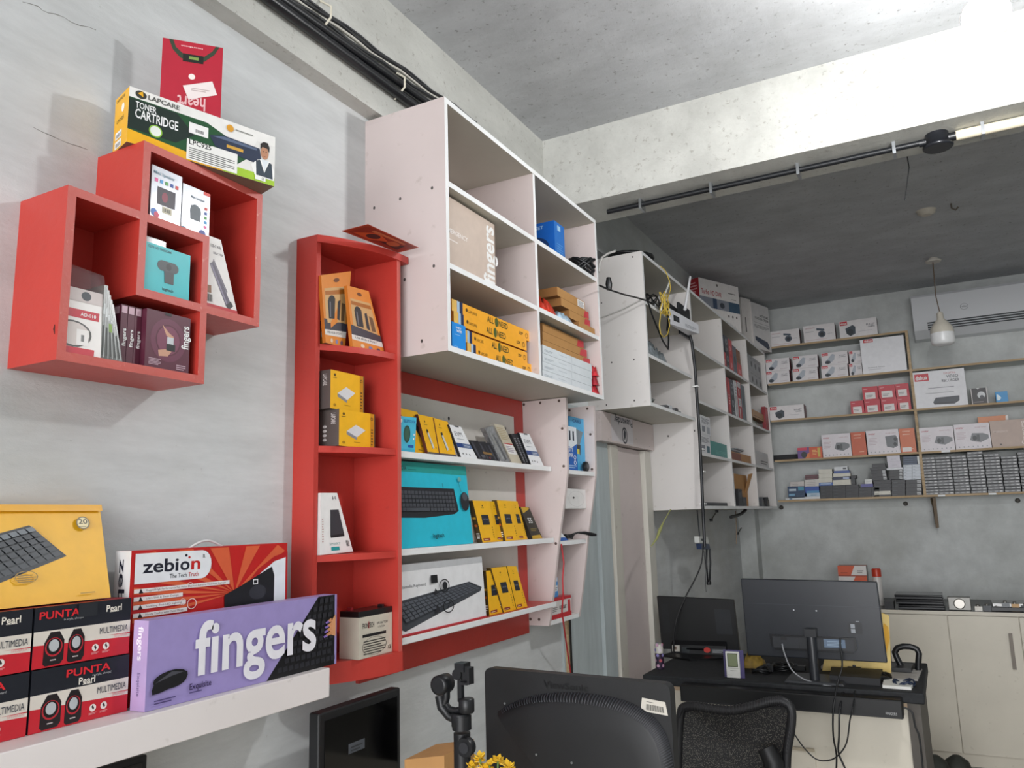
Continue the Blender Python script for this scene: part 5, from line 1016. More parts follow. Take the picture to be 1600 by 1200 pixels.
def bk(name, lab, X0, X1, Ytop, zi, col, dec=None, dep=.1, y=BY0+.02, zo=0, h=None, group=None, cat='box'):
    z = (BS[zi] if isinstance(zi, int) else zi)+e+zo
    p8 = boxB(y, z, cb(X0, 0)[0], cb(X1, 0)[0], 0, dep, z1=(z+h if h else None) or 1)
    if not h:
        t = z_at(cb(0, Ytop)[1], p8[0][0], y); p8 = boxB(y, z, 0, 0, 0, dep, x0=p8[0][0], x1=p8[1][0], z1=t)
    return pack(name, lab, cat, p8, col, dec, group)
DR = '#7c1c28'
WB = {'*': '#d5d0d0', 'F': '#dcd8d8', 'R': '#5a3038', 'L': '#a8242f'}
def dome(lx=.62, brand=False): return [('t', 'hikvision' if False else 'HIKVISION', .06, .8, .07, .3, '#a0575c', 0, False), ('lines', .06, .6, .4, .66, 1, '#9a9aa0'), ('p', [(lx-.16, .8), (lx+.08, .72), (lx+.1, .6), (lx-.16, .66)], '#4c5864'), ('e', lx, .42, .12, .2, '#4a5460'), ('e', lx, .4, .07, .12, '#2a3038'), ('lines', .06, .12, .9, .16, 1, '#c9a0a2'), ('lines', .75, .4, .95, .44, 1, '#9a9aa0')]
bk('camera_box', 'white camera box with dome picture, left on the top shelf', 78, 222, 312, 0, WB, {'F': dome()}, group='camera boxes on the top board')
bk('camera_box', 'white camera box with dome picture, middle of the top shelf', 243, 398, 285, 0, WB, {'F': dome(.58)}, group='camera boxes on the top board')
dah = lambda lx=.3: [('r', .02, .74, .22, .97, '#c22733'), ('t', 'dahua', .04, .8, .1, .16, WH), ('p', [(lx-.12, .25), (lx-.14, .55), (lx+.06, .72), (lx+.13, .6), (lx+.12, .2), (lx-.02, .08)], '#3a444e'), ('e', lx-.02, .32, .09, .18, '#262c33'), ('t', 'BULLET', .72, .6, .1, .22, '#66666c'), ('t', 'CAMERA', .76, .48, .08, .18, '#66666c'), ('lines', .5, .3, .95, .34, 1, '#a5a5aa')]
bk('camera_box', 'white camera box with red corner logo, right on the top shelf', 420, 606, 262, 0, {'*': '#d5d0d0', 'F': '#dedada', 'R': '#5a2630'}, {'F': dah()}, group='camera boxes on the top board')
bul = [('r', .02, .78, .26, .98, '#c22733'), ('t', 'dahua', .04, .83, .09, .19, WH), ('p', [(.14, .3), (.32, .14), (.48, .4), (.52, .8), (.42, .88), (.28, .6)], '#a9afb8'), ('e', .23, .24, .11, .14, '#3a434c'), ('e', .22, .23, .05, .07, '#1b1f24'), ('t', 'BULLET', .68, .66, .08, .24, '#77777d'), ('t', 'CAMERA', .66, .54, .08, .26, '#77777d'), ('lines', .6, .12, .94, .2, 2, '#b5a5aa')]
for c, (a, b) in enumerate(((55, 172), (188, 312), (330, 460), (468, 531))):
    for r in range(2):
        bk('camera_box', 'white bullet camera box, %s in the %s pair on the second shelf' % (['lower', 'upper'][r], ['leftmost', 'second', 'third', 'shaded rightmost'][c]), a+2*r*0, b, 0, 1, {'*': '#cfcacb', 'F': '#d9d5d6', 'R': '#702430'}, {'F': bul}, dep=.1, y=BY0+(.02 if c < 3 else .07), zo=r*.108, h=.107, group='bullet camera boxes')
bk('switch_box', 'large plain white carton with red logo beside the divider', 533, 750, 352, 1, {'*': '#d3d3d6', 'F': '#e2e2e5', 'L': '#c7c7ca', 'D': '#8a2730'}, {'F': [('r', .08, .9, .3, .99, '#c22733'), ('t', 'dahua', .1, .925, .045, .18, WH), ('t', 'Network Switch', .13, .16, .03, .38, '#55555a', 0, False), ('lines', .13, .11, .5, .13, 1, '#9a9aa0')]})
bk('camera_box', 'white camera box with dark square camera at the left of the third shelf', 74, 244, 682, 2, {'*': '#d5d0d0', 'F': '#dedada', 'R': '#6b1f2a'}, {'F': dah()}, dep=.14)
for r, L in ((0, ((475, 540), (543, 621), (625, 703), (706, 771))), (1, ((533, 609), (613, 694), (697, 762)))):
    for i, (a, b) in enumerate(L):
        bk('camera_box', 'small red box with white label, %s row, %s from the left' % (['lower', 'upper'][r], ['first', 'second', 'third', 'fourth'][i]), a, b, 0, 2, {'*': '#a52030', 'F': '#bf2a3a', 'T': '#8c1a28'}, {'F': [('r', .16, .05, .82, .55, '#ded8d6'), ('lines', .22, .2, .65, .4, 2, '#77706f'), ('lines', .08, .8, .4, .88, 1, '#e6b0b4')]}, dep=.1, y=BY0+.02, zo=r*.108, h=.107, group='small red boxes')
bk('video_recorder_box', 'large white video recorder carton right of the divider', 787, 1052, 514, 2, {'*': '#d5d5d8', 'F': '#dfdfe2', 'R': '#5d5d62'}, {'F': [('r', .06, .74, .33, .94, '#c22733'), ('t', 'dahua', .08, .78, .11, .22, WH), ('t', 'DIGITAL', .62, .88, .05, .22, '#b5545a', 0, False), ('t', 'VIDEO', .66, .77, .08, .22, '#4a4a50'), ('t', 'RECORDER', .57, .67, .07, .32, '#4a4a50'), ('lines', .3, .52, .9, .56, 1, '#8d8d94'), ('lines', .24, .38, .9, .42, 1, '#a5a5aa'), ('p', [(.36, .14), (.42, .26), (.86, .27), (.85, .14), (.75, .06), (.38, .08)], '#3a3e46'), ('r', .38, .09, .74, .12, '#22252a')]}, dep=.08)
bk('camera_box', 'black camera box with white dome picture right of the recorder carton', 1070, 1152, 592, 2, {'*': '#1f1a1d', 'F': '#2a2528', 'R': '#6d2730'}, {'F': [('r', 0, 0, .06, 1, '#c9c4c2'), ('r', .94, 0, 1, 1, '#c9c4c2'), ('e', .62, .55, .24, .22, '#cfd2d4'), ('e', .64, .42, .13, .12, '#3a3d42'), ('p', [(.35, 1), (.45, .92), (.55, 1)], WH), ('lines', .12, .1, .85, .2, 1, '#8d8488')]})
bk('small_blue_box', 'small bright blue box on the third shelf far right', 1190, 1250, 608, 2, {'*': '#2078b5', 'F': '#2f93cf'}, {'F': [('p', [(.1, .2), (.1, .8), (.35, .6), (.45, .4), (.3, .2)], '#dff0f8')]}, dep=.06)
# row 3
g = G(); a, b = x_at(cb(92, 0)[0], YB-.02, 2.1), x_at(cb(330, 0)[0], YB-.02, 2.1); z = z_at(cb(0, 905)[1], a, YB-.02)
g.box(a, YB-.03, 2.075, b, YB-.01, 2.1, BLKM); g.box(a, YB-.045, BS[3]+e, b, YB-.012, BS[3]+.03, BLKM); g.obj('cable_tray', label='long thin black bar lying at the back of the fourth shelf', cat='bar')
bk('camera_box', 'small orange and purple box on the fourth shelf', 212, 333, 884, 3, {'*': '#b8432c', 'F': '#d0572f'}, {'F': [('r', 0, 0, .48, 1, '#6a4a8a'), ('r', .0, .75, .4, 1, '#c93a52'), ('p', [(.3, 0), (.48, 0), (.48, .5), (.3, .3)], '#d97a3a'), ('e', .26, .35, .12, .28, '#1f2326'), ('r', .82, .1, .92, .9, '#c9b24a'), ('lines', .6, .3, .8, .8, 4, '#e9b56a')]}, dep=.06)
ps = lambda k: [('t', 'cmstar', .06, .82, .07, .22, '#b8525c'), ('t', 'POWER SUPPLY', .6, .82, .04, .32, '#a57a80', 0, False), ('lines', .06, .4, .32, .7, 5, '#c5b5bb')]+([('p', [(.42, .35), (.5, .62), (.8, .6), (.95, .52), (.95, .38), (.72, .24), (.5, .3)], '#77797d'), ('e', .56, .42, .06, .1, '#2b3033'), ('r', .62, .3, .7, .55, '#4a4e50')] if k else [('p', [(.6, .3), (.58, .72), (.9, .75), (.96, .6), (.94, .3), (.8, .22)], '#696c70'), ('e', .88, .58, .05, .08, '#2b3033'), ('e', .86, .38, .05, .08, '#2b3033')])+[('e', .1+.13*i, .09, .02, .03, '#a5a5aa') for i in range(7)]
PSC = {'*': '#cfc7cd', 'F': '#dcd6da', 'R': '#5a3038', 'L': '#b8632f'}
bk('power_supply_box', 'white power supply box, first from the left on the fourth shelf', 336, 478, 820, 3, PSC, {'F': ps(1)}, group='power supply boxes')
OC = {'*': '#a8481f', 'F': '#c4562a'}
od = [('t', 'cmstar', .2, .86, .06, .55, '#f0c8b0'), ('lines', .2, .74, .8, .8, 1, '#f0c8b0'), ('lines', .5, .14, .9, .2, 1, '#e8b090')]
bk('power_supply_box', 'orange end of a power supply box between two white ones', 481, 552, 808, 3, OC, {'F': od}, group='power supply boxes')
bk('power_supply_box', 'white power supply box, second from the left on the fourth shelf', 558, 718, 800, 3, PSC, {'F': ps(0)}, group='power supply boxes')
bk('power_supply_box', 'orange end of a power supply box with white label beside the divider', 721, 797, 790, 3, {'*': '#b05a34', 'F': '#cf6a3c'}, {'F': od+[('r', .1, .04, .7, .22, '#e0d8d4')]}, group='power supply boxes')
bk('power_supply_box', 'white power supply box just right of the divider', 820, 988, 787, 3, PSC, {'F': ps(1)}, group='power supply boxes')
bk('power_supply_box', 'white power supply box, second right of the divider', 992, 1168, 770, 3, PSC, {'F': ps(1)}, group='power supply boxes')
bk('headphone_box', 'beige carton with pale lettering at the right edge of the fourth shelf', 1171, 1420, 752, 3, {'*': '#a89488', 'F': '#b59f92'}, {'F': [('t', 'fingers', .72, .05, .12, .88, '#d9cbc4', 90), ('t', 'EMERGENCY', .05, .55, .07, .3, '#d0c0b8'), ('e', .18, .1, .02, .03, '#3a2f2a')]})
bk('orange_bag', 'orange foil bag lying behind the beige carton on the fourth shelf', 1117, 1268, 732, 3, {'*': '#b0602f', 'F': '#c56a38'}, {'F': [('r', 0, .8, 1, 1, '#d98a5a'), ('p', [(.9, .7), (1, .75), (1, 1), (.92, .98)], '#e6e0dc')]}, dep=.04, y=BY0+.15, cat='bag')
# row 4 left: stacks of small boxes
c4 = lambda X: 1215+X/13.33
def sb(lab, X0, X1, z0, h, col, dec=None, dep=.1, y=BY0+.02, name='small_box', group='small boxes on the bottom shelf'):
    z0 *= .64; h *= .64; z = BS[4]+e+z0; return pack(name, lab, 'box', boxB(y, z, c4(X0), c4(X1), 0, dep, z1=z+h), col, dec, group)
WN = ['lowest', 'second', 'third', 'fourth', 'fifth', 'sixth', 'seventh', 'eighth']
CR = {'*': '#c2bfb4', 'F': '#cfccbf'}
sb('flat white box, left of the two at the bottom left', 170, 560, 0, .022, {'*': '#c9cbcc', 'F': '#d3d5d6'}, {'F': [('r', .2, .2, .35, .8, '#2c5a80')]})
sb('flat white box, right of the two at the bottom left', 565, 885, 0, .03, {'*': '#c9cbcc', 'F': '#d3d5d6'})
sb('dark blue box, lower in the leftmost stack', 225, 575, .031, .06, {'*': '#12304c', 'F': '#16395a'}, {'F': [('r', .05, .3, .4, .75, '#6fa0c0'), ('lines', .5, .2, .95, .3, 1, '#6d8090')]})
sb('dark blue box, upper in the leftmost stack', 215, 570, .092, .08, {'*': '#0f2c4c', 'F': '#12355c'}, {'F': [('r', .08, .25, .5, .6, '#b5c6d2'), ('r', .62, .3, .95, .9, '#3f8aa5')]})
for i in range(3): sb('thin white box, %s of three on the dark blue boxes' % ['lowest', 'middle', 'topmost'][i], 262, 555, .173+i*.02, .019, {'*': '#b9b0ac', 'F': '#c9c3bf'}, {'F': [('lines', .1, .3, .7, .6, 1, '#6d6260')]})
sb('pale blue box above the flat white one, second stack', 612, 882, .031, .045, {'*': '#7d9ab5', 'F': '#a9bdcc'}, {'F': [('lines', .3, .3, .8, .6, 2, '#5d7a95')]})
sb('bright blue box, second stack', 580, 870, .077, .085, {'*': '#173d85', 'F': '#1b4a9e'}, {'F': [('r', .1, 0, 1, .35, '#3f86b5')]})
for i in range(4): sb('thin white box, %s of four in the second stack' % ['lowest', 'second', 'third', 'topmost'][i], 570, 860, .163+i*.022, .021, {'*': '#bdb9b5', 'F': '#cdc9c4'}, {'F': [('lines', .1, .3, .9, .6, 1, '#8b7f7a')]})
for i in range(2): sb('thin maroon box, %s of two atop the second stack' % ['lower', 'upper'][i], 575, 845, .252+i*.031, .03, {'*': '#4c2a30', 'F': '#5a3238'}, {'F': [('lines', .1, .4, .9, .6, 1, '#7d5055')]})
# dark row base
DKB = {'*': '#0f1114', 'F': '#17191d'}
def darkbox(lab, X0, X1, z0, h, **k): return sb(lab, X0, X1, z0, h, DKB, {'F': [('lines', .08, .3, .5, .6, 1, '#3f444a'), ('r', 0, .92, 1, 1, '#34383d')]}, **k)
n = 0
for c, (a, b) in enumerate(((890, 1150), (1155, 1420), (1425, 1690), (1695, 1960), (1965, 2120))):
    for r in range(4 if c < 3 else 3):
        darkbox('flat black box, %s from the bottom in black column %s' % (WN[r], ['one', 'two', 'three', 'four', 'five'][c]), a, b, r*.041, .04)
sb('blue and white box on black column one', 865, 1150, .165, .04, {'*': '#31508c', 'F': '#3e62a5'}, {'F': [('r', .1, .4, .9, .8, '#9db0cc')]})
for i in range(3): sb('cream box, %s of three over black column one' % ['lowest', 'middle', 'topmost'][i], 858, 1140, .206+i*.057, .056, CR)
sb('cream box low over black column two', 1160, 1530, .165, .065, CR)
sb('navy printed box over black column two', 1155, 1510, .231, .04, {'*': '#1a2038', 'F': '#22294a'}, {'F': [('r', .6, .2, .95, .8, '#a5b0c9')]})
sb('cream box high over black column two', 1155, 1520, .272, .042, CR)
sb('blue edged box over black column two', 1175, 1500, .315, .032, {'*': '#2f4682', 'F': '#3a5496'})
sb('white box topmost over black column two', 1185, 1460, .348, .052, {'*': '#bfc2c6', 'F': '#ced1d4'}, {'F': [('r', .65, .3, .9, .7, '#4a4d52')]})
darkbox('flat black box projecting right of the navy printed box', 1535, 1620, .165, .075)
darkbox('small black box left of the grey gap', 1535, 1640, .241, .04)
c5 = lambda X: 1330+X/13.33
def sc(lab, X0, X1, z0, h, col, dec=None, **k): return sb(lab, (c5(X0)-1215)*13.33, (c5(X1)-1215)*13.33, z0, h, col, dec, **k)
sc('purple flat box above the black boxes', 205, 455, .125, .04, {'*': '#41407a', 'F': '#4f4e92'})
sc('small white box on the purple flat box', 290, 440, .166, .055, {'*': '#c9cac9', 'F': '#d5d6d3'}, {'F': [('lines', .1, .4, .9, .55, 1, '#8d8f90')]})
sc('long cream box at the bottom among black boxes', 485, 825, .022, .045, CR)
darkbox2 = lambda lab, a, b, z0, h, **k: sc(lab, a, b, z0, h, DKB, {'F': [('lines', .08, .3, .5, .6, 1, '#464b52'), ('r', 0, .92, 1, 1, '#34383d')]}, **k)
darkbox2('thin black box below the long cream box', 480, 840, 0, .021)
for i in range(3): darkbox2('black box, %s above the long cream box' % ['first', 'second', 'third'][i], 470, 830, .068+i*.045, .044)
lb = [('r', .75, .1, .95, .9, '#b5b7b8'), ('lines', .77, .3, .93, .6, 2, '#3a3d40')]
for i in range(3): sc('black box with white end label, %s in the left rising stack' % ['lowest', 'middle', 'topmost'][i], 440-15*i, 755-12*i, .204+i*.042, .041, DKB, {'F': lb})
darkbox2('black tray box atop the left rising stack', 395, 735, .331, .03)
darkbox2('black slotted box topmost of the left rising stack', 440, 715, .362, .05)
for i in range(4): darkbox2('black box, %s in the black stack under the white strips' % ['lowest', 'second', 'third', 'topmost'][i], 850, 1130, i*.05, .049)
for i in range(3): sc('black box with white end label, %s under the white strip' % ['lowest', 'middle', 'topmost'][i], 800, 1080, .204+i*.04, .039, DKB, {'F': lb})
sc('thin white strip box over the black labelled boxes', 740, 1075, .325, .025, {'*': '#c5c7cc', 'F': '#d5d7db'})
for i in range(2): sc('pinkish white box, %s of two near the divider' % ['lower', 'upper'][i], 770-20*i, 1045-25*i, .351+i*.076, .075, {'*': '#b9b5c0', 'F': '#cdc9d2'}, {'F': [('lines', .3, .4, .8, .5, 1, '#a5a0aa')]})
for i in range(4): sc('black box with white label, %s below the white block stack' % ['lowest', 'second', 'third', 'topmost'][i], 1150, 1475, i*.048, .047, DKB, {'F': [('r', .7, .15, .95, .85, '#b5b7b8'), ('lines', .72, .3, .93, .7, 3, '#3a3d40')]})
for c in range(2):
    for i in range(5): sc('small white block box, %s up in the %s white column' % (['first', 'second', 'third', 'fourth', 'fifth'][i], ['left', 'right'][c]), 1090+c*185, 1270+c*185, .193+i*.037, .036, {'*': '#b5bcc6', 'F': '#c6ccd4'}, {'F': [('lines', .1, .3, .4, .6, 1, '#8f99a5')]})
for i in range(4): sc('thin navy box, %s of four topping the white blocks' % ['lowest', 'second', 'third', 'topmost'][i], 1085, 1380, .379+i*.026-0, .0255-.001, {'*': '#1e2c42', 'F': '#283a55'}, {'F': [('lines', .1, .4, .8, .6, 1, '#5a7a95')]})
sc('narrow white upright box beside the divider', 1390, 1432, .379, .1, {'*': '#c9cac6', 'F': '#d8d9d4'})
# row 4 right: cassettes
bounds = [1444, 1467.5, 1492.5, 1518, 1544, 1570.5, 1597.5, 1624, 1650]
cnt = [13, 13, 13, 14, 13, 12, 13, 13]
proto = None; hz_ = .0228
for c in range(8):
    x0, x1 = x_at(bounds[c], BY0+.02, BS[4]), x_at(bounds[c+1], BY0+.02, BS[4])
    wd = x_at(1492, BY0+.02, BS[4])-x_at(1468, BY0+.02, BS[4])-.003
    for r in range(cnt[c]):
        z = BS[4]+e+r*hz_; off = .002*((c*3+r*5) % 3)
        if proto is None:
            proto = pack('disk_drive_box', 'slim grey drive box in the neat stacks on the lower right shelf', 'box', boxB(BY0+.02, z, 0, 0, 0, .12, x0=x0, x1=x0+wd, z1=z+hz_-.0035), {'*': '#4e4f50', 'F': '#77787a'},
               {'F': [('r', 0, .82, 1, 1, '#3f4042'), ('lines', .08, .3, .3, .65, 1, '#b9bbbc'), ('r', .42, .3, .62, .6, '#a5a7a8'), ('r', .76, .25, .94, .7, '#c5c6c6')]}, group='slim grey drive boxes'); p0 = np.array(proto.location); xx0 = x0
        else: dup(proto, (p0[0]+x0-xx0+off, p0[1]+off*2, z))
# screw knobs on the wall below
for i, (u, v) in enumerate(((1221, 793), (1415, 787), (1590, 782))):
    q_ = px(u, v, y=YB); g = G(); g.lathe([(.018, 0), (.018, -.012), (.01, -.02)], (q_[0], YB, q_[2]), mat('#4a463f', .6), 14, 'y'); g.obj('wall_anchor', label='small dark wall anchor under the shelving, %s one' % ['left', 'middle', 'right'][i], cat='anchor', group='wall anchors')
q_ = px(1459, 815, y=YB); 
g = G(); g.tube([(q_[0], 7.285, 1.68), (q_[0]+.01, 7.28, 1.6), (q_[0]+.02, 7.285, q_[2]-.02)], [.008, .006, .012], mat('#7a6a55', .6), 8); g.obj('wire_end', label='brown wire end dangling on the back wall under the divider', cat='wire')
# ================================================================ AIR CONDITIONER
ac = thing('air_conditioner', 'white split air conditioner on the back wall', 'air conditioner', (2.0, 7.2, 2.96))
AX0, AX1 = 1.53, 2.45; ZA0, ZA1 = 2.96, 3.31
pr = [(7.295, ZA0), (7.17, ZA0), (7.1, ZA0+.06), (7.08, ZA0+.12), (7.078, ZA1-.02), (7.095, ZA1), (7.295, ZA1)]
g = G(); g.prism([(AX0, y, z) for y, z in pr], (AX1-AX0, 0, 0), mat('#d5d7da', .18, var=0)); 
fq_ = [(AX0, 7.078, ZA0+.12), (AX1, 7.078, ZA0+.12), (AX1, 7.078, ZA1-.02), (AX0, 7.078, ZA1-.02)]
g.decal(fq_, [('ring', .4, .42, .03, .12, '#55585c', .92), ('t', 'voltas', .382, .39, .08, .036, '#55585c', 0, False)]); g.obj('body', ac, bevel=.004)
g = G(); g.hexa([(AX0+.1, 7.098, ZA0+.055), (AX1-.06, 7.098, ZA0+.055), (AX1-.06, 7.11, ZA0+.055), (AX0+.1, 7.11, ZA0+.055), (AX0+.1, 7.076, ZA0+.115), (AX1-.06, 7.076, ZA0+.115), (AX1-.06, 7.1, ZA0+.115), (AX0+.1, 7.1, ZA0+.115)], mat('#3a3e42', .4))
g.obj('air_slot', ac)
for k in range(3):
    g = G(); zz = ZA0+.062+k*.018; yy = 7.094-k*.006; g.box(AX0+.1, yy-.004, zz, AX1-.06, yy-.002, zz+.007, mat('#b5b9bd', .3)); g.obj('louvre', ac)
# ================================================================ BACK COUNTER
CY, CZ = 6.45, .895
cc = thing('storage_counter', 'low cream cupboard row along the back wall', 'cupboard', (2.2, 6.9, FLOOR))
CX0 = .5
g = G(); g.hexa(boxB(CY+.02, FLOOR, 0, 0, 0, YB-CY-.03, x0=CX0, x1=3.6, z1=CZ-.025), M_CREAM); g.obj('carcass', cc)
g = G(); g.hexa(boxB(CY-.01, CZ-.024, 0, 0, 0, YB-CY-.0, x0=CX0, x1=3.6, z1=CZ), {'*': mat('#6b6862', .35), 'F': M_CREAM, 'T': mat('#2c2b29', .3)}); g.obj('top_board', cc)
xd = [x_at(1480, CY, .85), x_at(1592, CY, .85)]; wdr = xd[1]-xd[0]
for i in range(-2, 4):
    xa = xd[0]+i*wdr
    if xa < CX0: continue
    dr = G(); p8 = boxB(CY, -.035, 0, 0, 0, .018, x0=xa+.003, x1=xa+wdr-.003, z1=CZ-.03); dr.hexa(p8, M_CREAM); d_ = dr.obj('door', cc, bevel=.0015)
    hx = xa+(.045 if i % 2 else wdr-.045)
    if i == 0: hx = xa+wdr-.06
    if i == -1: hx = xa+.035
    g = G(); hw = [(hx-.01), (hx+.01)]; g.box(hw[0], CY-.025, .53, hw[1], CY-.001, .76, mat('#6d655c', .4, .3)); g.obj('handle', d_)
# laptops on counter
def lp(lab, uL, uR, z0, h, y=6.5, dep=.25, col='#1d1f22'):
    p8 = boxB(y, z0, uL, uR, 0, dep, z1=z0+h); g = G(); g.hexa(p8, mat(col, .35)); g.obj('laptop_base', None, label=lab, cat='laptop', group='closed laptops', bevel=.004); return
for i in range(3):
    z0 = CZ+e+i*.034; a = (1404, 1400, 1398)[i]
    p8 = boxB(6.5+.01*i, z0, a, 1477-i*2, 0, .26, z1=z0+.03); t = thing('laptop', 'closed black laptop, %s of the stack of three on the back counter' % ['lowest', 'middle', 'topmost'][i], 'laptop', (p8[0][0]+.1, 6.6, z0), 'closed laptops')
    g = G(); g.hexa([np.array(p)*[1, 1, 1] for p in p8[:4]]+[np.array(p)-[0, 0, .014] for p in p8[4:]], mat('#26282b', .4)); g.obj('base', t, bevel=.003)
    g = G(); g.hexa([np.array(p)+[0, 0, .0165] for p in p8[:4]]+[np.array(p) for p in p8[4:]], mat('#121316', .2)); g.obj('lid', t, bevel=.003)
rr = random.Random(4)
x0 = x_at(1482, 6.5, CZ+.02)
fan = thing('laptop_cooler', 'silver laptop fan housing beside the laptop stack', 'fan', (x0+.07, 6.55, CZ))
g = G(); g.box(x0, 6.5, CZ+e, x0+.14, 6.58, CZ+.09, mat('#7d7c78', .35, .6)); g.obj('housing', fan, bevel=.004)
g = G(); g.lathe([(.036, 0), (.036, -.006), (.03, -.008)], (x0+.07, 6.5, CZ+.045), mat('#b9b5ae', .3, .7), 20, 'y'); g.obj('fan_ring', fan)
for i in range(6):
    xa = x0+.16+i*.055; h = .02+.04*rr.random(); g = G(); g.box(xa, 6.5+.01*rr.random(), CZ+e, xa+.045, 6.56, CZ+h, mat(['#a09d96', '#3a3c3e', '#c2bfb7', '#5a5c5e', '#8b6f4a', '#2b2d30'][i], .35, .4)); g.lathe([(.012, 0), (.012, .012), (.006, .014)], (xa+.02, 6.53, CZ+h), mat('#8f8d88', .3, .7), 12)
    g.obj('electronic_part', label='small metallic electronic part, %s from the left beside the fan housing' % ['first', 'second', 'third', 'fourth', 'fifth', 'sixth'][i], cat='electronic part', group='loose electronic parts')
p8 = boxB(6.5, CZ+e, 1549, 1640, 0, .25, z1=CZ+.028); t = thing('laptop', 'closed dark laptop at the right edge of the back counter', 'laptop', (p8[0][0]+.2, 6.6, CZ), 'closed laptops')
g = G(); g.hexa(p8, mat('#1d1f22', .35)); g.obj('base', t, bevel=.003)
p8 = boxB(6.52, CZ+.0285, 1551, 1640, 0, .24, z1=CZ+.052); t = thing('laptop', 'silver laptop lying on the dark one at the right edge', 'laptop', (p8[0][0]+.2, 6.6, CZ+.028), 'closed laptops')
g = G(); g.hexa(p8, mat('#b5b5b3', .35, .4)); g.obj('base', t, bevel=.003)
p8 = boxB(6.5, CZ+e, 1383, 1397, 0, .15, z1=CZ+.05); pack('black_box', 'small black box between the big monitor and the laptop stack', 'box', p8, '#1c1d20')
# orange-white box + spray can on back counter
z = CZ+e
p8 = boxB(6.75, z, 1314, 1359, 0, .12, z1=z_at(884, x_at(1314, 6.75, 1.2), 6.75))
pack('tool_box_carton', 'orange and white carton seen above the big monitor', 'box', p8, {'*': '#b8552f', 'F': '#d4572c', 'R': '#77706c'}, {'F': [('p', [(.45, .75), (.6, 1), (1, 1), (1, .75)], '#dcd8d4'), ('p', [(0, .72), (0, .5), (.45, .5), (.6, .72)], '#dcd8d4'), ('r', 0, .725, 1, .745, '#8a3a1e'), ('lines', .68, .82, .9, .9, 2, '#8d8884'), ('lines', .1, .8, .4, .86, 1, '#a83c1c')]})
xs2 = x_at(1369, 6.7, 1.15); zt2 = z_at(888, xs2, 6.7)
cn = thing('spray_can', 'white spray can with red cap behind the big monitor', 'can', (xs2, 6.7, z))
g = G(); g.lathe([(.03, 0), (.032, .004), (.032, zt2-z-.075), (.026, zt2-z-.06)], (xs2, 6.7, z), mat('#d0ccc8', .3), 20); g.obj('body', cn)
g = G(); g.lathe([(.033, zt2-z-.06), (.033, zt2-z-.01), (.028, zt2-z)], (xs2, 6.7, z), mat('#c23a22', .35), 20); g.obj('cap', cn)
# yellow poster bag leaning at right of the big monitor
p8 = slab([px(1372, 1046, y=5.5), px(1392, 1048, y=5.5), px(1389, 955, y=5.5), px(1372, 930, y=5.5)], (0, .01, 0))
# ================================================================ FAR DESK
DZ = .84; DY0, DY1, DX0, DX1 = 3.87, 4.62, .213, 1.44
ds = thing('service_desk', 'cream service desk with black padded top below the monitors', 'desk', (.8, 4.2, FLOOR))
M_PAD = mat('#1d1f22', .75, var=.35, scale=60)
g = G(); g.box(DX0, DY0, DZ-.045, DX1, DY1, DZ, M_PAD); g.obj('desk_top', ds, bevel=.006)
g = G(); g.box(DX0+.03, DY0+.05, FLOOR, DX1-.07, DY0+.07, DZ-.046, M_CREAM); g.obj('front_panel', ds)
g = G(); g.box(DX0+.03, DY0+.04, DZ-.07, DX1-.07, DY0+.049, DZ-.046, mat('#c2a88c', .6)); g.obj('trim_strip', ds)
g = G(); g.box(DX1-.07, DY0+.04, FLOOR, DX1-.02, DY1-.02, DZ-.046, mat('#57524c', .6)); g.obj('side_panel', ds)
g = G(); g.box(DX0, DY0+.05, FLOOR, DX0+.02, DY1-.02, DZ-.046, M_CREAM); g.obj('side_panel', ds)
for k in range(2):
    g = G(); z = .56-k*.16; g.box(.45, DY0+.035, z-.12, .98, DY0+.049, z, M_CREAM); d_ = g.obj('drawer', ds, bevel=.002)
    g = G(); g.box(.45, DY0+.03, z-.005, .98, DY0+.034, z+.008, mat('#b0a48e', .5)); g.obj('edge_strip', d_)
def at_desk(u, v, z=DZ): return px(u, v, z=z)
# soundbar under desk
sbx = x_at(1064, 3.8, .76), x_at(1412, 3.8, .76)
sn = thing('soundbar', 'long black soundbar mounted under the front edge of the desk', 'soundbar', (.9, 3.83, .67))
zb_ = z_at(1124, sbx[1], 3.8); zt2 = z_at(1098, sbx[1], 3.8)
g = G(); g.box(sbx[0], 3.79, zb_, sbx[1], 3.87, zb_+.075, mat('#0a0b0d', .35)); g.decal([(sbx[0], 3.79, zb_), (sbx[1], 3.79, zb_), (sbx[1], 3.79, zb_+.075), (sbx[0], 3.79, zb_+.075)], [('t', 'FINGERS', .93, .2, .14, .045, '#b5b5b5', 0, False), ('r', .003, .05, .997, .08, '#2a2b2e')]); g.obj('body', sn, bevel=.006)
g = G()
for x in (sbx[0]+.16, sbx[1]-.18): g.box(x, 3.83, zb_+.075, x+.03, 3.9, DZ-.05, mat('#2c2e32', .4))
g.obj('bracket', sn)
g = G(); g.box(sbx[0]+.02, 3.872, zb_+.02, sbx[1]-.02, 3.918, DZ-.075, mat('#121316', .5)); g.obj('rail', sn)
# big monitor, back to camera
BYM = 3.99
P_ = lambda u, v: np.array(px(u, v, y=BYM))
tl, tr, br, bl = P_(1157, 904), P_(1370, 909), P_(1386.5, 1036), P_(1168, 1024)
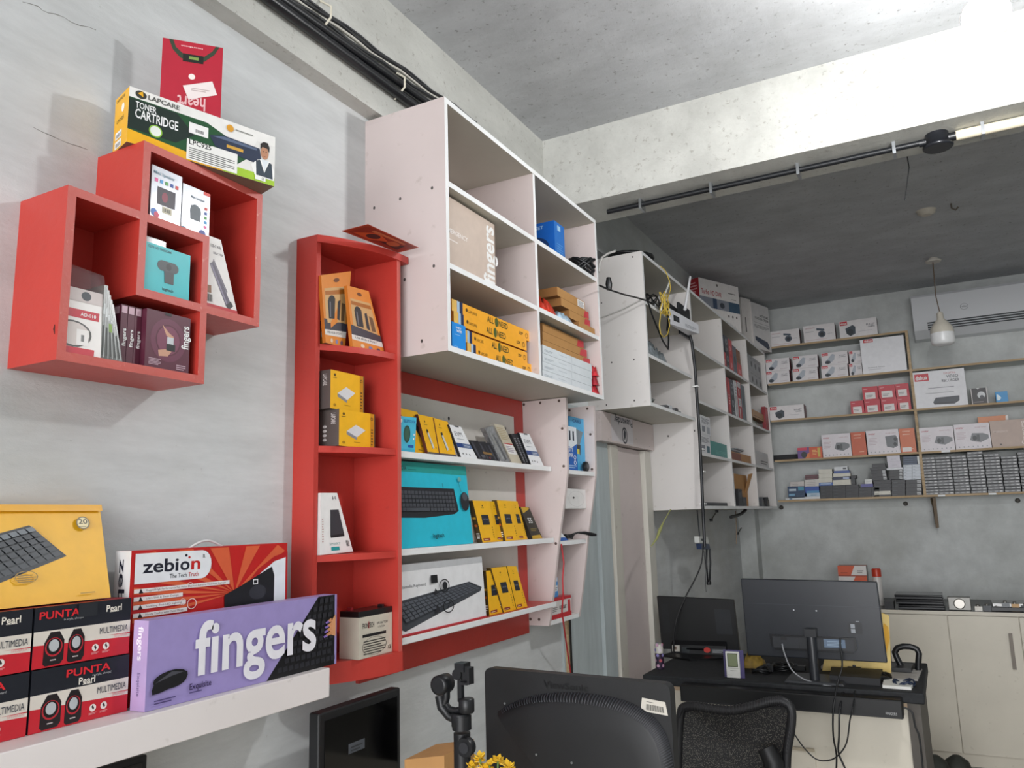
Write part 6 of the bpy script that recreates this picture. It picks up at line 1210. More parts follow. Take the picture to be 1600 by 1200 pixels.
# straighten: keep rectangular in the y plane
x0m, x1m = (tl[0]+bl[0])/2, (tr[0]+br[0])/2; z1m = (tl[2]+tr[2])/2; z0m = (bl[2]+br[2])/2
mb = thing('monitor', 'large black monitor seen from behind on the service desk', 'monitor', ((x0m+x1m)/2, BYM+.03, DZ), 'monitors')
g = G(); p8 = slab([bl, br, tr, tl], (0, .03, 0)); g.hexa(p8, mat('#1c2027', .33, var=.05)); fq = [p8[i] for i in FQ['F']]
g.decal(fq, [('r', 0, .675, 1, .68, '#30353d'), ('r', .02, .0+.3, .98, .302, '#1b1e23'), ('e', .385, .61, .006, .009, '#c9ccd0'), ('e', .55, .61, .006, .009, '#c9ccd0'), ('r', .76, .34, .86, .48, '#191b1f'), ('r', .78, .41, .81, .46, '#8d9298'), ('r', .78, .35, .81, .4, '#8d9298'), ('lines', .82, .49, .85, .51, 1, '#8d9298')]); g.obj('back_cover', mb, bevel=.004)
g = G(); u_ = lambda a, b: (bl*(1-a)+br*a)*(1-b)+(tl*(1-a)+tr*a)*b
rec = [u_(.19, .29), u_(.19, .16), u_(.22, .1), u_(.78, .1), u_(.81, .16), u_(.81, .29)]
g.prism([p+np.array([0, -.012, 0]) for p in rec], (0, .012, 0), mat('#121418', .3)); 
g.tube(rec, .003, mat('#4a4e55', .3), 6)
g.obj('port_bay', mb, bevel=.003)
rq = [u_(.21, .12)+[0, -.0125, 0], u_(.79, .12)+[0, -.0125, 0], u_(.79, .27)+[0, -.0125, 0], u_(.21, .27)+[0, -.0125, 0]]
g = G(); g.decal(rq, [('r', .0, .05, 1, .98, '#22252a'), ('r', .33, 0, .335, 1, '#0d0e10'), ('r', .6, 0, .605, 1, '#0d0e10'), ('r', .64, .25, .9, .95, '#5d7086'), ('lines', .68, .4, .86, .85, 4, '#8fa2b5'), ('r', .1, .7, .18, .95, '#101114')]); g.obj('port_label', mb)
sx = x_at(1269, BYM-.03, 1.0); zft = DZ+.012
g = G(); g.lathe([(.021, 0), (.021, .2), (.019, .21)], (sx, BYM-.035, DZ+.012), mat('#25272c', .35), 20); g.box(sx-.025, BYM-.06, DZ+.2, sx+.025, BYM-.012, DZ+.235, mat('#1c1e22', .35)); g.obj('stand_column', mb)
g = G(); g.hexa([(sx-.13, BYM-.09, DZ+.0006), (sx+.13, BYM-.09, DZ+.0006), (sx+.13, BYM+.12, DZ+.0006), (sx-.13, BYM+.12, DZ+.0006), (sx-.12, BYM-.085, DZ+.012), (sx+.12, BYM-.085, DZ+.012), (sx+.12, BYM+.11, DZ+.012), (sx-.12, BYM+.11, DZ+.012)], mat('#2b2d31', .4)); g.obj('stand_base', mb, bevel=.003)
# small monitor further back
YS = 4.5; Q_ = lambda u, v: np.array(px(u, v, y=YS))
tl, tr, br, bl = Q_(1026, 931), Q_(1146, 937), Q_(1156, 1018), Q_(1034, 1014)
ms = thing('monitor', 'smaller black monitor seen from behind at the left of the desk', 'monitor', ((tl[0]+tr[0])/2, YS, DZ), 'monitors')
g = G(); g.hexa(slab([bl, br, tr, tl], (0, .025, 0)), mat('#08090b', .4)); g.decal([bl, br, tr, tl], [('r', .05, .3, .14, .85, '#101215'), ('r', .74, .32, .94, .8, '#1b1e23')]); g.obj('back_cover', ms, bevel=.004)
g = G(); P = [bl*(1-a)+br*a for a in (.15, .85)]; 
g.hexa([P[0]+[0, -.035, -.02], P[1]+[0, -.035, -.02], P[1]+[0, 0, -.02], P[0]+[0, 0, -.02], P[0]+[0, -.03, .03], P[1]+[0, -.03, .03], P[1]+[0, 0, .05], P[0]+[0, 0, .05]], mat('#121316', .4))
fq = [P[0]+[0, -.036, -.02], P[1]+[0, -.036, -.02], P[1]+[0, -.031, .03], P[0]+[0, -.031, .03]]
g.decal(fq, [('r', .02, .3, .16, .95, '#c9c4ba'), ('r', .06, .5, .1, .8, '#6d5a4a'), ('r', .2, .2, .34, .8, '#2b3033'), ('e', .66, .55, .06, .28, '#c2332a'), ('r', .74, .2, .98, .7, '#4a4d50'), ('lines', .76, .3, .96, .65, 3, '#9a9da0')]); g.obj('port_strip', ms)
mx = (bl[0]+br[0])/2-.02
g = G(); g.hexa([(mx-.05, YS-.02, DZ+.01), (mx+.06, YS-.02, DZ+.01), (mx+.05, YS+.03, DZ+.01), (mx-.05, YS+.03, DZ+.01), (mx-.045, YS-.04, bl[2]+.02), (mx+.05, YS-.04, bl[2]+.02), (mx+.05, YS-.002, bl[2]+.02), (mx-.045, YS-.002, bl[2]+.02)], mat('#131417', .4)); g.obj('stand_neck', ms, bevel=.003)
g = G(); g.prism([(mx-.16, YS-.12, DZ+.0006), (mx+.02, YS-.2, DZ+.0006), (mx+.17, YS-.1, DZ+.0006), (mx+.12, YS+.07, DZ+.0006), (mx-.12, YS+.07, DZ+.0006)], (0, 0, .01), mat('#0f1012', .35)); g.obj('stand_base', ms)
# patterned can at left end
q_ = at_desk(1030, 1045); g = G(); xx, yy = q_[0], min(q_[1], DY1-.03); xx = x_at(1030.5, yy, DZ+.05); zt2 = z_at(1006, xx, yy)
cn = thing('air_can', 'slim can with purple and pink dots at the left end of the desk', 'can', (xx, yy, DZ))
r_ = .021
g = G(); g.lathe([(r_, 0), (r_, zt2-DZ-.045)], (xx, yy, DZ+e), mat('#2b1a33', .35), 18)
for k in range(5):
    for j in range(5):
        a = 2*math.pi*(j+.5*(k % 2))/5-.4; z = DZ+.018+k*.025; cxx, cyy = xx+math.cos(a)*(r_+.0006), yy+math.sin(a)*(r_+.0006); t_ = np.array([-math.sin(a), math.cos(a), 0])*.008; up = np.array([0, 0, .008]); cpt = np.array([cxx, cyy, z])
        g.add([cpt+t_*math.cos(b)+up*math.sin(b) for b in np.linspace(0, 2*math.pi, 9)[:-1]], [list(range(8))], mat(['#c9a0b8', '#b5525f', '#8f86c0', '#d8cfd6'][(k+j) % 4], .4))
g.obj('body', cn)
g = G(); g.lathe([(r_*.97, zt2-DZ-.045), (r_*.97, zt2-DZ-.008), (r_*.9, zt2-DZ-.006), (r_*.9, zt2-DZ)], (xx, yy, DZ+e), mat('#c9c5bd', .4), 18); g.obj('cap', cn)
# calculator / clock gadget in blister at front
q_ = at_desk(1147, 1058); yy = q_[1]-.0; yy = DY0+.05; x0 = x_at(1136, yy, DZ); x1 = x_at(1157, yy, DZ); zt2 = z_at(1018, x0, yy)
ck = thing('digital_thermometer', 'small white device with grey-green screen standing on the desk front', 'thermometer', ((x0+x1)/2, yy, DZ))
g = G(); p8 = boxB(yy, DZ+.003, 0, 0, 0, .015, x0=x0, x1=x1, z1=zt2); g.hexa(p8, mat('#d8d8d2', .4)); g.decal([p8[i] for i in FQ['F']], [('r', .12, .42, .88, .94, '#4f553f'), ('r', .17, .45, .83, .91, '#7c8566'), ('r', .08, .36, .92, .38, '#b5b5ae'), ('lines', .3, .27, .85, .3, 1, '#6d6d68'), ('lines', .1, .1, .5, .14, 1, '#b0b0aa')]); g.obj('body', ck, bevel=.001)
g = G(); g.hexa(boxB(yy+.016, DZ+.001, 0, 0, 0, .004, x0=x0-.014, x1=x1+.018, z1=zt2+.006), mat('#4d4672', .4)); g.obj('backing_card', ck)
# stuff on the desk
def dcoil(lab, u, v, R, seed, r=.004, m=BLK, n=4): q = at_desk(u, v); return coil(lab, (q[0], q[1], DZ+e), R, r, n, m, seed=seed, hgt=.02)
dcoil('coil of black cable on the desk, right of the white device', 1190, 1052, .045, 11)
dcoil('thick coil of black cable below the big monitor, left of its stand', 1225, 1047, .05, 12, .006, n=5)
dcoil('loose coil of black cable on the desk, right of the monitor stand', 1375, 1063, .05, 13, .005)
dcoil('blue tinted cable loop on the papers at the right of the desk', 1412, 1072, .045, 14, .004, mat('#1f2c44', .4), 2)
def flat(name, lab, pts, h, m, cat, z=DZ, dec=None):
    z = z+e; P = [np.array(px(u, v, z=z)) for u, v in pts]; g = G(); g.hexa(P+[p+[0, 0, h] for p in P], m)
    if dec: g.decal([P[0]+[0, 0, h], P[1]+[0, 0, h], P[2]+[0, 0, h], P[3]+[0, 0, h]], dec)
    return g.obj(name, label=lab, cat=cat)
flat('black_box', 'flat black box on the desk right of the monitor stand', [(1297, 1066), (1376, 1072), (1380, 1056), (1300, 1052)], .03, BLKM, 'box')
flat('paper_stack', 'grey paper pile under the big monitor', [(1283, 1045), (1360, 1051), (1355, 1040), (1292, 1036)], .012, mat('#a39a96', .8), 'papers')
flat('white_notebook', 'white notebook at the right front of the desk', [(1379, 1075), (1424, 1078.5), (1430, 1068), (1382, 1064)], .012, mat('#dcdcd6', .5), 'notebook')
flat('paper_stack', 'sheets of paper near the right edge of the desk', [(1384, 1062), (1434, 1064), (1441, 1047), (1386, 1048)], .006, mat('#b5b1ab', .8), 'papers', dec=[('lines', .1, .1, .9, .9, 8, '#96918a')])
flat('black_tool_case', 'flat black case lying on the papers at the right', [(1386, 1049), (1424, 1051), (1428, 1043), (1392, 1041)], .018, BLK, 'case', z=DZ+.008)
q = at_desk(1372, 1046); g = G(); pillow(g, q[0]-.04, q[0]+.04, q[1]-.03, q[1]+.03, DZ+e, .04, mat('#c9ccd0', .4), 8, 51, .3); g.obj('crumpled_tissue', label='crumpled white tissue at the right of the grey paper pile', cat='tissue')
q = at_desk(1318, 1050, DZ+.03); 
flat('white_card', 'small pale card between the monitor stand and the black box', [(1232, 1066), (1262, 1068), (1262, 1060), (1238, 1059)], .004, mat('#8d8f88', .6), 'card')
q = at_desk(1180, 1044); g = G(); pillow(g, q[0]-.06, q[0]+.05, q[1]-.02, q[1]+.05, DZ+e, .06, mat('#a98a3c', .5, var=.3, scale=40), 9, 52, .5); g.obj('yellow_cloth', label='crumpled mustard yellow cloth behind the white device', cat='cloth')
for i, (u, v, w_, d_, h_, c_) in enumerate(((1200, 1050, .05, .035, .03, '#1c1d20'), (1243, 1048, .09, .04, .022, '#141517'), (1335, 1052, .06, .04, .028, '#232428'), (1355, 1062, .05, .03, .02, '#2b2622'))):
    q = at_desk(u, v); g = G(); g.box(q[0]-w_/2, q[1], DZ+e, q[0]+w_/2, q[1]+d_, DZ+h_, mat(c_, .4)); g.lathe([(.008, 0), (.01, .004), (.006, .008)], (q[0], q[1]+d_/2, DZ+h_), mat('#3d3f44', .4), 10)
    g.obj('power_adapter', label='black power adapter lying on the desk, %s from the left below the big monitor' % ['first', 'second', 'third', 'fourth'][i], cat='adapter', group='black adapters on the desk', bevel=.002)
# headset arc at right
q = at_desk(1413, 1048); yy = q[1]; g = G(); X = lambda u: x_at(u, yy, .95); Z = lambda v: z_at(v, X(1415), yy)
P = [(X(1407), yy, DZ+.006), (X(1400), yy, Z(1030)), (X(1397), yy, Z(1020)), (X(1402), yy, Z(1013)), (X(1411), yy, Z(1010)), (X(1422), yy, Z(1010)), (X(1432), yy, Z(1013)), (X(1435), yy, Z(1020)), (X(1432), yy, Z(1035)), (X(1431), yy, DZ+.008)]
P2 = []
for a, b in zip(P[:-1], P[1:]):
    for t in (0, .5): P2.append(tuple(np.array(a)*(1-t)+np.array(b)*t))
P2.append(P[-1]); n = len(P2)
V = []; 
g.tube(P2, .014, mat('#141518', .35), 8); g.obj('headphone_stand', label='black arched headphone band standing at the right end of the desk', cat='headphones')
# yellow envelope behind monitor at right
yy = 4.25; z0 = DZ+e
P = [px(1372, 1045, y=yy), px(1392, 1046, y=yy), px(1389, 962, y=yy), px(1376, 932, y=yy)]
dz = z0-min(P[0][2], P[1][2]); P[0][2] = P[1][2] = z0
pack('yellow_folder', 'yellow folder standing behind the right edge of the big monitor', 'folder', slab([P[0]-np.array([.25, 0, 0]), P[1], P[2], P[3]-np.array([.2, 0, 0])], (0, .012, 0)), {'*': '#cfae4f', 'F': '#dcc074'}, {'F': [('p', [(.86, .5), (.94, .35), (1, .62), (.98, .8), (.9, .85)], '#d69f1c')]})
# cables below desk
def wire(lab, pts, y, r=.004, m=BLK, name='black_cable'):
    g = G(); P = []
    for i, p in enumerate(pts): yy = y[i] if isinstance(y, list) else y; P.append(px(p[0], p[1], y=yy))
    S2 = [P[0]]
    for i in range(len(P)-1):
        p0, p1, p2, p3 = P[max(i-1, 0)], P[i], P[i+1], P[min(i+2, len(P)-1)]
        for t in (.25, .5, .75, 1): S2.append(.5*((2*p1)+(-p0+p2)*t+(2*p0-5*p1+4*p2-p3)*t*t+(-p0+3*p1-3*p2+p3)*t**3))
    g.tube(S2, r, m, 6); return g.obj(name, label=lab, cat='cable', group='black cables hanging at the desk')
wire('black cable from the big monitor down in front of the desk, left one', [(1313, 998), (1313, 1010), (1316, 1040), (1308, 1070), (1302, 1110), (1302, 1150), (1307, 1180), (1306, 1215)], [3.97, 3.95, 3.9, 3.84, 3.76, 3.76, 3.77, 3.77])
wire('black cable from the big monitor down in front of the desk, middle one', [(1318, 1082), (1312, 1110), (1311, 1150), (1310, 1175), (1318, 1195), (1325, 1210)], [3.85, 3.75, 3.75, 3.75, 3.75, 3.75])
wire('thin black cable curving in front of the desk, right one', [(1336, 1080), (1333, 1105), (1328, 1125), (1323, 1160), (1310, 1180), (1295, 1188), (1275, 1186), (1255, 1167), (1238, 1142)], [3.85, 3.74, 3.74, 3.74, 3.74, 3.74, 3.74, 3.74, 3.76], .003)
wire('black cable running from the soundbar down the right desk side', [(1412, 1105), (1425, 1113), (1430, 1135), (1436, 1150), (1440, 1180), (1443, 1215)], [3.83, 3.83, 3.83, 3.83, 3.83, 3.83])
wire('grey cable from the big monitor port to the desk', [(1222, 1006), (1226, 1022), (1236, 1045), (1252, 1059), (1270, 1066), (1300, 1073)], [3.965, 3.95, 3.93, 3.92, 3.91, 3.9], .0035, mat('#8d8f92', .4))
wire('black cable dropping behind the smaller monitor from the socket strip', [(1099, 852), (1096, 880), (1086, 905), (1070, 935), (1057, 968), (1053, 1000), (1055, 1030), (1072, 1045)], [4.6, 4.6, 4.55, 4.5, 4.44, 4.44, 4.44, 4.42], .0045)
# power strip hanging under cabinet
ss = thing('socket_strip', 'small white and blue socket hanging under the long cabinet', 'socket', px(1100, 845, x=.2))
c7 = lambda X, Y: (1000+X/8, 780+Y/8); P7 = lambda X, Y, x=.25: np.array(px(*c7(X, Y), x=x))
g = G(); g.hexa(slab([P7(745, 545), P7(860, 555), P7(850, 470), P7(735, 465)], (-.03, 0, 0)), mat('#d2d4d0', .4)); g.decal([P7(745, 545), P7(860, 555), P7(850, 470), P7(735, 465)], [('e', .3, .5, .12, .2, '#2a2c30'), ('r', .55, .1, .62, .9, '#2a2c30')]); g.obj('socket', ss)
g = G(); g.hexa(slab([P7(770, 625), P7(880, 630), P7(865, 560), P7(760, 555)], (-.03, 0, 0)), mat('#2b3a5a', .4)); g.obj('plug', ss)
g = G(); g.tube([P7(800, 60, .34), P7(805, 250, .3), P7(800, 465, .25)], .0045, BLK, 6); g.tube([P7(715, 140, .2), P7(730, 300, .23), P7(745, 465, .25)], .004, mat('#4a4d50', .5), 6); g.obj('lead', ss)
g = G(); P = [P7(835, 620), P7(828, 800), P7(845, 1000), P7(862, 1060), P7(872, 1000), P7(880, 800), P7(872, 620)]; g.tube(P, .006, mat('#15171c', .4), 8); g.lathe([(.014, 0), (.016, .015), (.01, .03)], P7(862, 1070), BLK, 12); g.obj('looped_lead', ss)
g = G(); g.tube([P7(800, 650, .2), P7(815, 900, .2), P7(825, 1160, .2)], .002, mat('#55585a', .5), 5); g.obj('thin_lead', ss)
# tube holder, yellow
g = G(); P = [px(1048, 797, x=.3)*[1, 1, 0]+[0, 0, 1.634], px(1037, 815, x=.3), px(1031, 828, x=.3), px(1026, 842, x=.3), px(1018, 853, x=.3)]; g.tube(P, [.003, .003, .009, .006, .003], mat('#9a9c62', .5), 10); g.obj('screwdriver', label='yellow-green handled tool hanging under the near end of the long cabinet', cat='tool')
g = G(); a = GY0+.012; g.box(.02, a, 1.1, .035, a+.02, 1.634, mat('#3f3a33', .6)); g.obj('hanging_strap', label='dark strap hanging down beside the door post under the long cabinet', cat='strap')
g = G(); g.tube([px(1142, 808, x=.25), px(1150, 806, x=.25), px(1158, 803, x=.25), px(1165, 797, x=.25)], .012, mat('#101114', .5), 8); g.obj('black_hose', label='short black hose piece under the far part of the long cabinet', cat='hose')
g = G(); g.tube([px(1149.5, 798, x=.2), px(1150.5, 825, x=.2), px(1150.5, 850, x=.2)], .004, mat('#8b7a6a', .5), 6); g.obj('thin_rod', label='thin rod hanging straight down under the long cabinet', cat='rod')
for i, (X0, Y0, X1, Y1) in enumerate(((890, 260, 960, 150), (1220, 430, 1345, 240))):
    g = G(); a, b = P7(X0, Y0, .02), P7(X1, Y1, .02); g.tube([a, (a+b)/2, b], .005, mat('#5c5b55', .5), 6); g.lathe([(.012, -.01), (.014, .01)], a, BLK, 10); g.lathe([(.012, -.01), (.014, .01)], b, BLK, 10); g.obj('wall_hook', label='dark slanted hook on the wall under the long cabinet, %s one' % ['left', 'right'][i], cat='hook', group='slanted wall hooks')
g = G(); p = px(1015, 912, x=.002); g.tube([p, p+[0.002, .02, -.06], p+[.004, .06, -.1]], .008, mat('#2b4a86', .5), 8); g.obj('blue_clip', label='small blue clip on the wall beside the door post', cat='clip')
# ================================================================ FOREGROUND DESK (under the frame)
WD = thing('work_desk', 'pale work desk along the left wall carrying the near monitors', 'desk', (.6, 1.7, FLOOR))
TZ = .8
g = G(); g.box(.01, .45, TZ-.03, 1.25, 2.35, TZ, M_CREAM); g.obj('desk_top', WD, bevel=.003)
for x in (.05, 1.18):
    for y in (.5, 2.28): g = G(); g.box(x, y, FLOOR, x+.04, y+.04, TZ-.031, mat('#4a4a4c', .4)); g.obj('leg', WD)
# side monitor by wall
xm = .15; P = [px(626, 1190, x=xm), px(498, 1215, x=xm), px(498.5, 1114.5, x=xm), px(626, 1074.5, x=xm)]
y0, y1 = (P[1][1]+P[2][1])/2, (P[0][1]+P[3][1])/2; zt2 = (P[2][2]+P[3][2])/2
wm = thing('monitor', 'black monitor standing edge-on against the left wall under the red shelf', 'monitor', (xm-.02, (y0+y1)/2, TZ), 'monitors')
g = G(); p8 = boxL(xm, TZ+.06, 0, 0, 0, .035, y0=y0, y1=y1, z1=zt2); g.hexa(p8, mat('#1a1b1d', .45)); g.obj('housing', wm, bevel=.005)
g = G(); p8 = boxL(xm+.0015, TZ+.08, 0, 0, 0, .002, y0=y0+.02, y1=y1-.018, z1=zt2-.022); g.hexa(p8, mat('#030304', .08, var=0)); g.decal([p8[i] for i in FQ['F']], [('r', .3, .55, .52, .66, '#50545a'), ('lines', .33, .57, .49, .64, 2, '#2f3236')]); g.obj('screen', wm)
g = G(); g.box(xm-.03, (y0+y1)/2-.04, TZ+.012, xm-.005, (y0+y1)/2+.04, TZ+.065, BLKM); g.box(xm-.1, (y0+y1)/2-.12, TZ+.0006, xm+.06, (y0+y1)/2+.12, TZ+.012, BLKM); g.obj('stand', wm)
# dark screen below the white ledge, bottom left
xt_ = .13; c = px(231, 1178, x=xt_); tv = thing('monitor', 'dark screen standing under the left part of the white ledge', 'monitor', (xt_-.02, c[1]-.25, TZ), 'monitors')
g = G(); g.box(xt_-.03, c[1]-.48, TZ+.05, xt_, c[1], c[2], mat('#101216', .4)); g.obj('housing', tv, bevel=.004)
g = G(); g.box(xt_+.0002, c[1]-.465, TZ+.065, xt_+.0015, c[1]-.012, c[2]-.012, mat('#05060a', .1, var=0)); g.obj('screen', tv)
g = G(); g.box(xt_-.025, c[1]-.28, TZ+.011, xt_-.005, c[1]-.2, TZ+.052, BLKM); g.box(xt_-.1, c[1]-.34, TZ+.0006, xt_+.06, c[1]-.14, TZ+.011, BLKM); g.obj('stand', tv)
# near monitor from behind
A = np.array(px(757, 1043, z=1.212)); B = np.array(px(1046, 1069, z=1.212)); dr_ = (B-A); dr_ /= np.linalg.norm(dr_); wN = np.linalg.norm((B-A)[:2])
nb = np.array([-dr_[1], dr_[0], 0]); up = np.array([0, 0, 1.]); H = .33
nm = thing('monitor', 'large black monitor seen from behind in the foreground with barcode sticker', 'monitor', (A+B)/2*[1, 1, 0]+[0, 0, TZ], 'monitors')
def N(u, v, d=0): return A+dr_*(u*wN)-up*((1-v)*H)-nb*d
g = G(); ou = []; rc_ = .018
for cxn, cyn, a0 in ((1-rc_/wN, 1-rc_/H, 0), (rc_/wN, 1-rc_/H, 90), (rc_/wN, rc_/H, 180), (1-rc_/wN, rc_/H, 270)):
    for k in range(6): a = math.radians(a0+k*18); ou.append(N(cxn+rc_/wN*math.cos(a), cyn+rc_/H*math.sin(a)))
g.prism(ou, nb*.03, mat('#1f2022', .5, var=.05)); g.obj('back_cover', nm, bevel=.004)
# raised hump bordered by a ridged vent band
def PM(u, v, d=0):
    r = ray(u, v); t = ((A-CAM)@nb)/(r@nb); return CAM+t*r-nb/np.linalg.norm(nb)*d
arcp = [(778, 1112), (800, 1099), (830, 1088), (862, 1083), (900, 1082), (940, 1086), (975, 1094), (1003, 1107), (1025, 1124), (1040, 1146), (1049, 1175), (1054, 1215), (1056, 1260)]
def dens(L, k=6):
    o = []
    for i in range(len(L)-1):
        p0, p1, p2, p3 = [np.array(L[min(max(i+j, 0), len(L)-1)], float) for j in (-1, 0, 1, 2)]
        for t in np.linspace(0, 1, k, endpoint=False): o.append(.5*((2*p1)+(-p0+p2)*t+(2*p0-5*p1+4*p2-p3)*t*t+(-p0+3*p1-3*p2+p3)*t**3))
    return o+[np.array(L[-1], float)]
AP = dens(arcp); cen = np.array([900., 1260.])
g = G(); rows = []
for f_, dd in ((1.0, .001), (.97, .012), (.9, .02), (.7, .026), (.3, .028)):
    rows.append([PM(*(cen+(p-cen)*f_), dd) for p in AP])
V = [p for r in rows for p in r]; K = len(AP)
g.add(V, [[i*K+j, i*K+j+1, (i+1)*K+j+1, (i+1)*K+j] for i in range(len(rows)-1) for j in range(K-1)], mat('#1b1c1e', .5), True); g.add(rows[-1], [list(range(K))], mat('#1b1c1e', .5))
g.obj('rear_bulge', nm)
g = G()
AR = dens(arcp, 8)
for i in range(4, len(AR)-8):
    p = AR[i]; f_ = i/len(AR); w_ = 6+17*min(1, f_*1.5); d = (p-cen)/np.linalg.norm(p-cen)
    g.tube([PM(*(p-d*w_*.95), .017), PM(*(p-d*w_*.6), .017), PM(*(p-d*w_*.25), .012), PM(*(p), .002)], .0019, mat('#34353a', .32), 4)
g.obj('vent_ridges', nm)
vq = [N(.34, .885), N(.6, .885), N(.6, .945), N(.34, .945)]
g = G(); g.decal(vq, [('t', 'ViewSonic', .03, .15, .8, .94, mat('#101113', .4))], eps=.0015); g.obj('embossed_logo', nm)
sq = [N(.855, .8), N(.985, .785), N(.975, .875), N(.865, .89)]
g = G(); g.hexa(slab([p-nb*.001 for p in sq], nb*.0009), mat('#d0cbc0', .6)); g.decal([p-nb*.001 for p in sq], [('bar', .2, .15, .9, .6, 22, '#1c1c1c'), ('lines', .2, .75, .6, .85, 1, '#6d6a66')]); g.obj('barcode_sticker', nm)
g = G()
for u_2, v_ in ((.33, .42), (.52, .4), (.53, .02), (.12, .74)): g.lathe([(.003, 0), (.003, .002)], N(u_2, v_, .031 if v_ < .6 else .002), CHR, 8, 'y')
g.obj('screw', nm)
g = G(); c = N(.5, 0, -.02); g.box(c[0]-.05, c[1]-.02, TZ+.012, c[0]+.05, c[1]+.02, N(.5, .1)[2], BLKM); g.box(c[0]-.13, c[1]-.1, TZ+.0006, c[0]+.13, c[1]+.1, TZ+.012, BLKM); g.obj('stand', nm)
# gimbal
YG = 1.62; PG = lambda X, Y, d=0: np.array(px(480+X/2.759, 1000+Y/2.759, y=YG+d))
gm = thing('phone_gimbal', 'black handheld phone gimbal standing on the work desk', 'gimbal', (PG(670, 500)[0], YG, TZ))
GB = mat('#141518', .4)
g = G(); hc = PG(667, 400); g.lathe([(.02, 0), (.0205, .1), (.019, hc[2]-TZ-.03), (.019, hc[2]-TZ)], (hc[0], YG, TZ+e), GB, 20); g.lathe([(.022, 0), (.022, .03)], (hc[0], YG, PG(667, 385)[2]), GB, 20); g.obj('handle', gm)
g = G(); m1 = PG(663, 350); g.lathe([(.02, -.012), (.022, -.01), (.022, .016), (.02, .018)], (m1[0], YG, m1[2]), GB, 20); g.obj('pan_motor', gm)
g = G(); w1 = PG(708, 452); g.lathe([(.02, -.006), (.022, 0), (.02, .012)], (w1[0]-.002, YG-.022, w1[2]), GB, 20, 'y'); g.lathe([(.012, -.009), (.012, -.006)], (w1[0]-.002, YG-.022, w1[2]), mat('#2c2d31', .4), 16, 'y'); g.obj('focus_wheel', gm)
g = G(); g.tube([PG(640, 345), PG(612, 330), PG(580, 290), PG(572, 240)], [.009, .01, .011, .012], GB, 10); g.obj('lower_arm', gm)
g = G(); m2 = PG(584, 190); g.lathe([(.016, -.02), (.022, -.018), (.022, .018), (.016, .02)], (m2[0], YG, m2[2]), GB, 22, 'y'); g.tube([PG(600, 200), PG(600, 250), PG(592, 275)], .009, GB); g.obj('roll_motor', gm)
g = G(); g.tube([PG(596, 270), PG(612, 296), PG(640, 306), PG(668, 300)], [.006, .007, .008, .008], GB, 10); g.obj('upper_arm', gm)
g = G(); m3 = PG(687, 295); g.lathe([(.016, -.003), (.018, 0), (.018, .026), (.016, .028)], (m3[0], YG, m3[2]-.006), GB, 20); g.obj('tilt_motor', gm)
g = G(); a, b = PG(662, 265), PG(662, 150); g.box(a[0]-.005, YG-.006, a[2], a[0]+.006, YG+.006, b[2], GB); g.lathe([(.012, -.012), (.012, .012)], (PG(655, 145)[0], YG, PG(655, 145)[2]), GB, 16, 'y'); g.obj('upright', gm)
g = G(); a, b = PG(660, 180), PG(724, 112); g.box(PG(678, 0)[0], YG-.012, a[2], b[0], YG-.006, b[2], GB); a, b = PG(650, 112), PG(690, 98); g.box(a[0], YG-.016, a[2]-.01, b[0], YG+.014, b[2], GB); g.box(PG(716, 0)[0], YG-.03, PG(716, 182)[2], PG(724, 0)[0], YG-.012, PG(716, 112)[2], GB); g.box(PG(680, 0)[0], YG-.03, PG(680, 182)[2], PG(716, 0)[0], YG-.012, PG(716, 174)[2], GB); g.obj('phone_clamp', gm)
# brown carton & flowers
p_ = px(664, 1183, y=1.75); g = G(); xa, xb = x_at(632, 1.72, 1.05), x_at(694, 1.72, 1.05); zt2 = px(690, 1180, y=1.72)[2]
g.hexa([(xa, 1.72, TZ+e), (xb, 1.72, TZ+e), (xb, 1.86, TZ+e), (xa, 1.86, TZ+e), (xa, 1.72, zt2-.022), (xb, 1.72, zt2), (xb, 1.86, zt2+.004), (xa, 1.86, zt2-.02)], CARD); g.obj('brown_carton', label='brown carton edge behind the phone gimbal', cat='box')
fl = thing('flower_pot', 'bunch of yellow artificial flowers at the bottom edge by the gimbal', 'flowers', (px(765, 1190, y=1.5)[0], 1.5, TZ))
rr = random.Random(2); cx0 = px(765, 1190, y=1.5)
g = G(); g.lathe([(.035, 0), (.045, .08), (.047, .085)], (cx0[0], 1.5, TZ+e), mat('#8a5a3a', .6), 20); g.obj('pot', fl)
g = G(); heads = [(750, 1186), (778, 1190), (765, 1196), (738, 1199), (795, 1199), (758, 1182+20)]
for (u, v) in heads: h_ = px(u, v, y=1.5+.0); g.tube([(cx0[0], 1.5, TZ+.08), tuple((np.array([cx0[0], 1.5, TZ+.08])+h_)/2+[.005, 0, .02]), tuple(h_)], .002, mat('#5d7a34', .6), 5)
g.obj('stem', fl)
for (u, v) in heads:
    h_ = px(u, v, y=1.5+rr.uniform(-.02, .02)); g = G()
    for k in range(14):
        a = 2*math.pi*k/14+rr.random(); el = rr.uniform(-.2, 1.2); L_ = rr.uniform(.012, .02); d = np.array([math.cos(a)*math.cos(el), math.sin(a)*math.cos(el), math.sin(el)]); s_ = np.cross(d, [0, 0, 1.]); s_ = s_/(np.linalg.norm(s_)+1e-6)*.006; n_ = np.cross(d, s_)*.25
        g.prism([h_, h_+d*L_*.6+s_, h_+d*L_, h_+d*L_*.6-s_], n_, mat('#e0b325', .5, var=.15))
    g.obj('flower_head', fl)
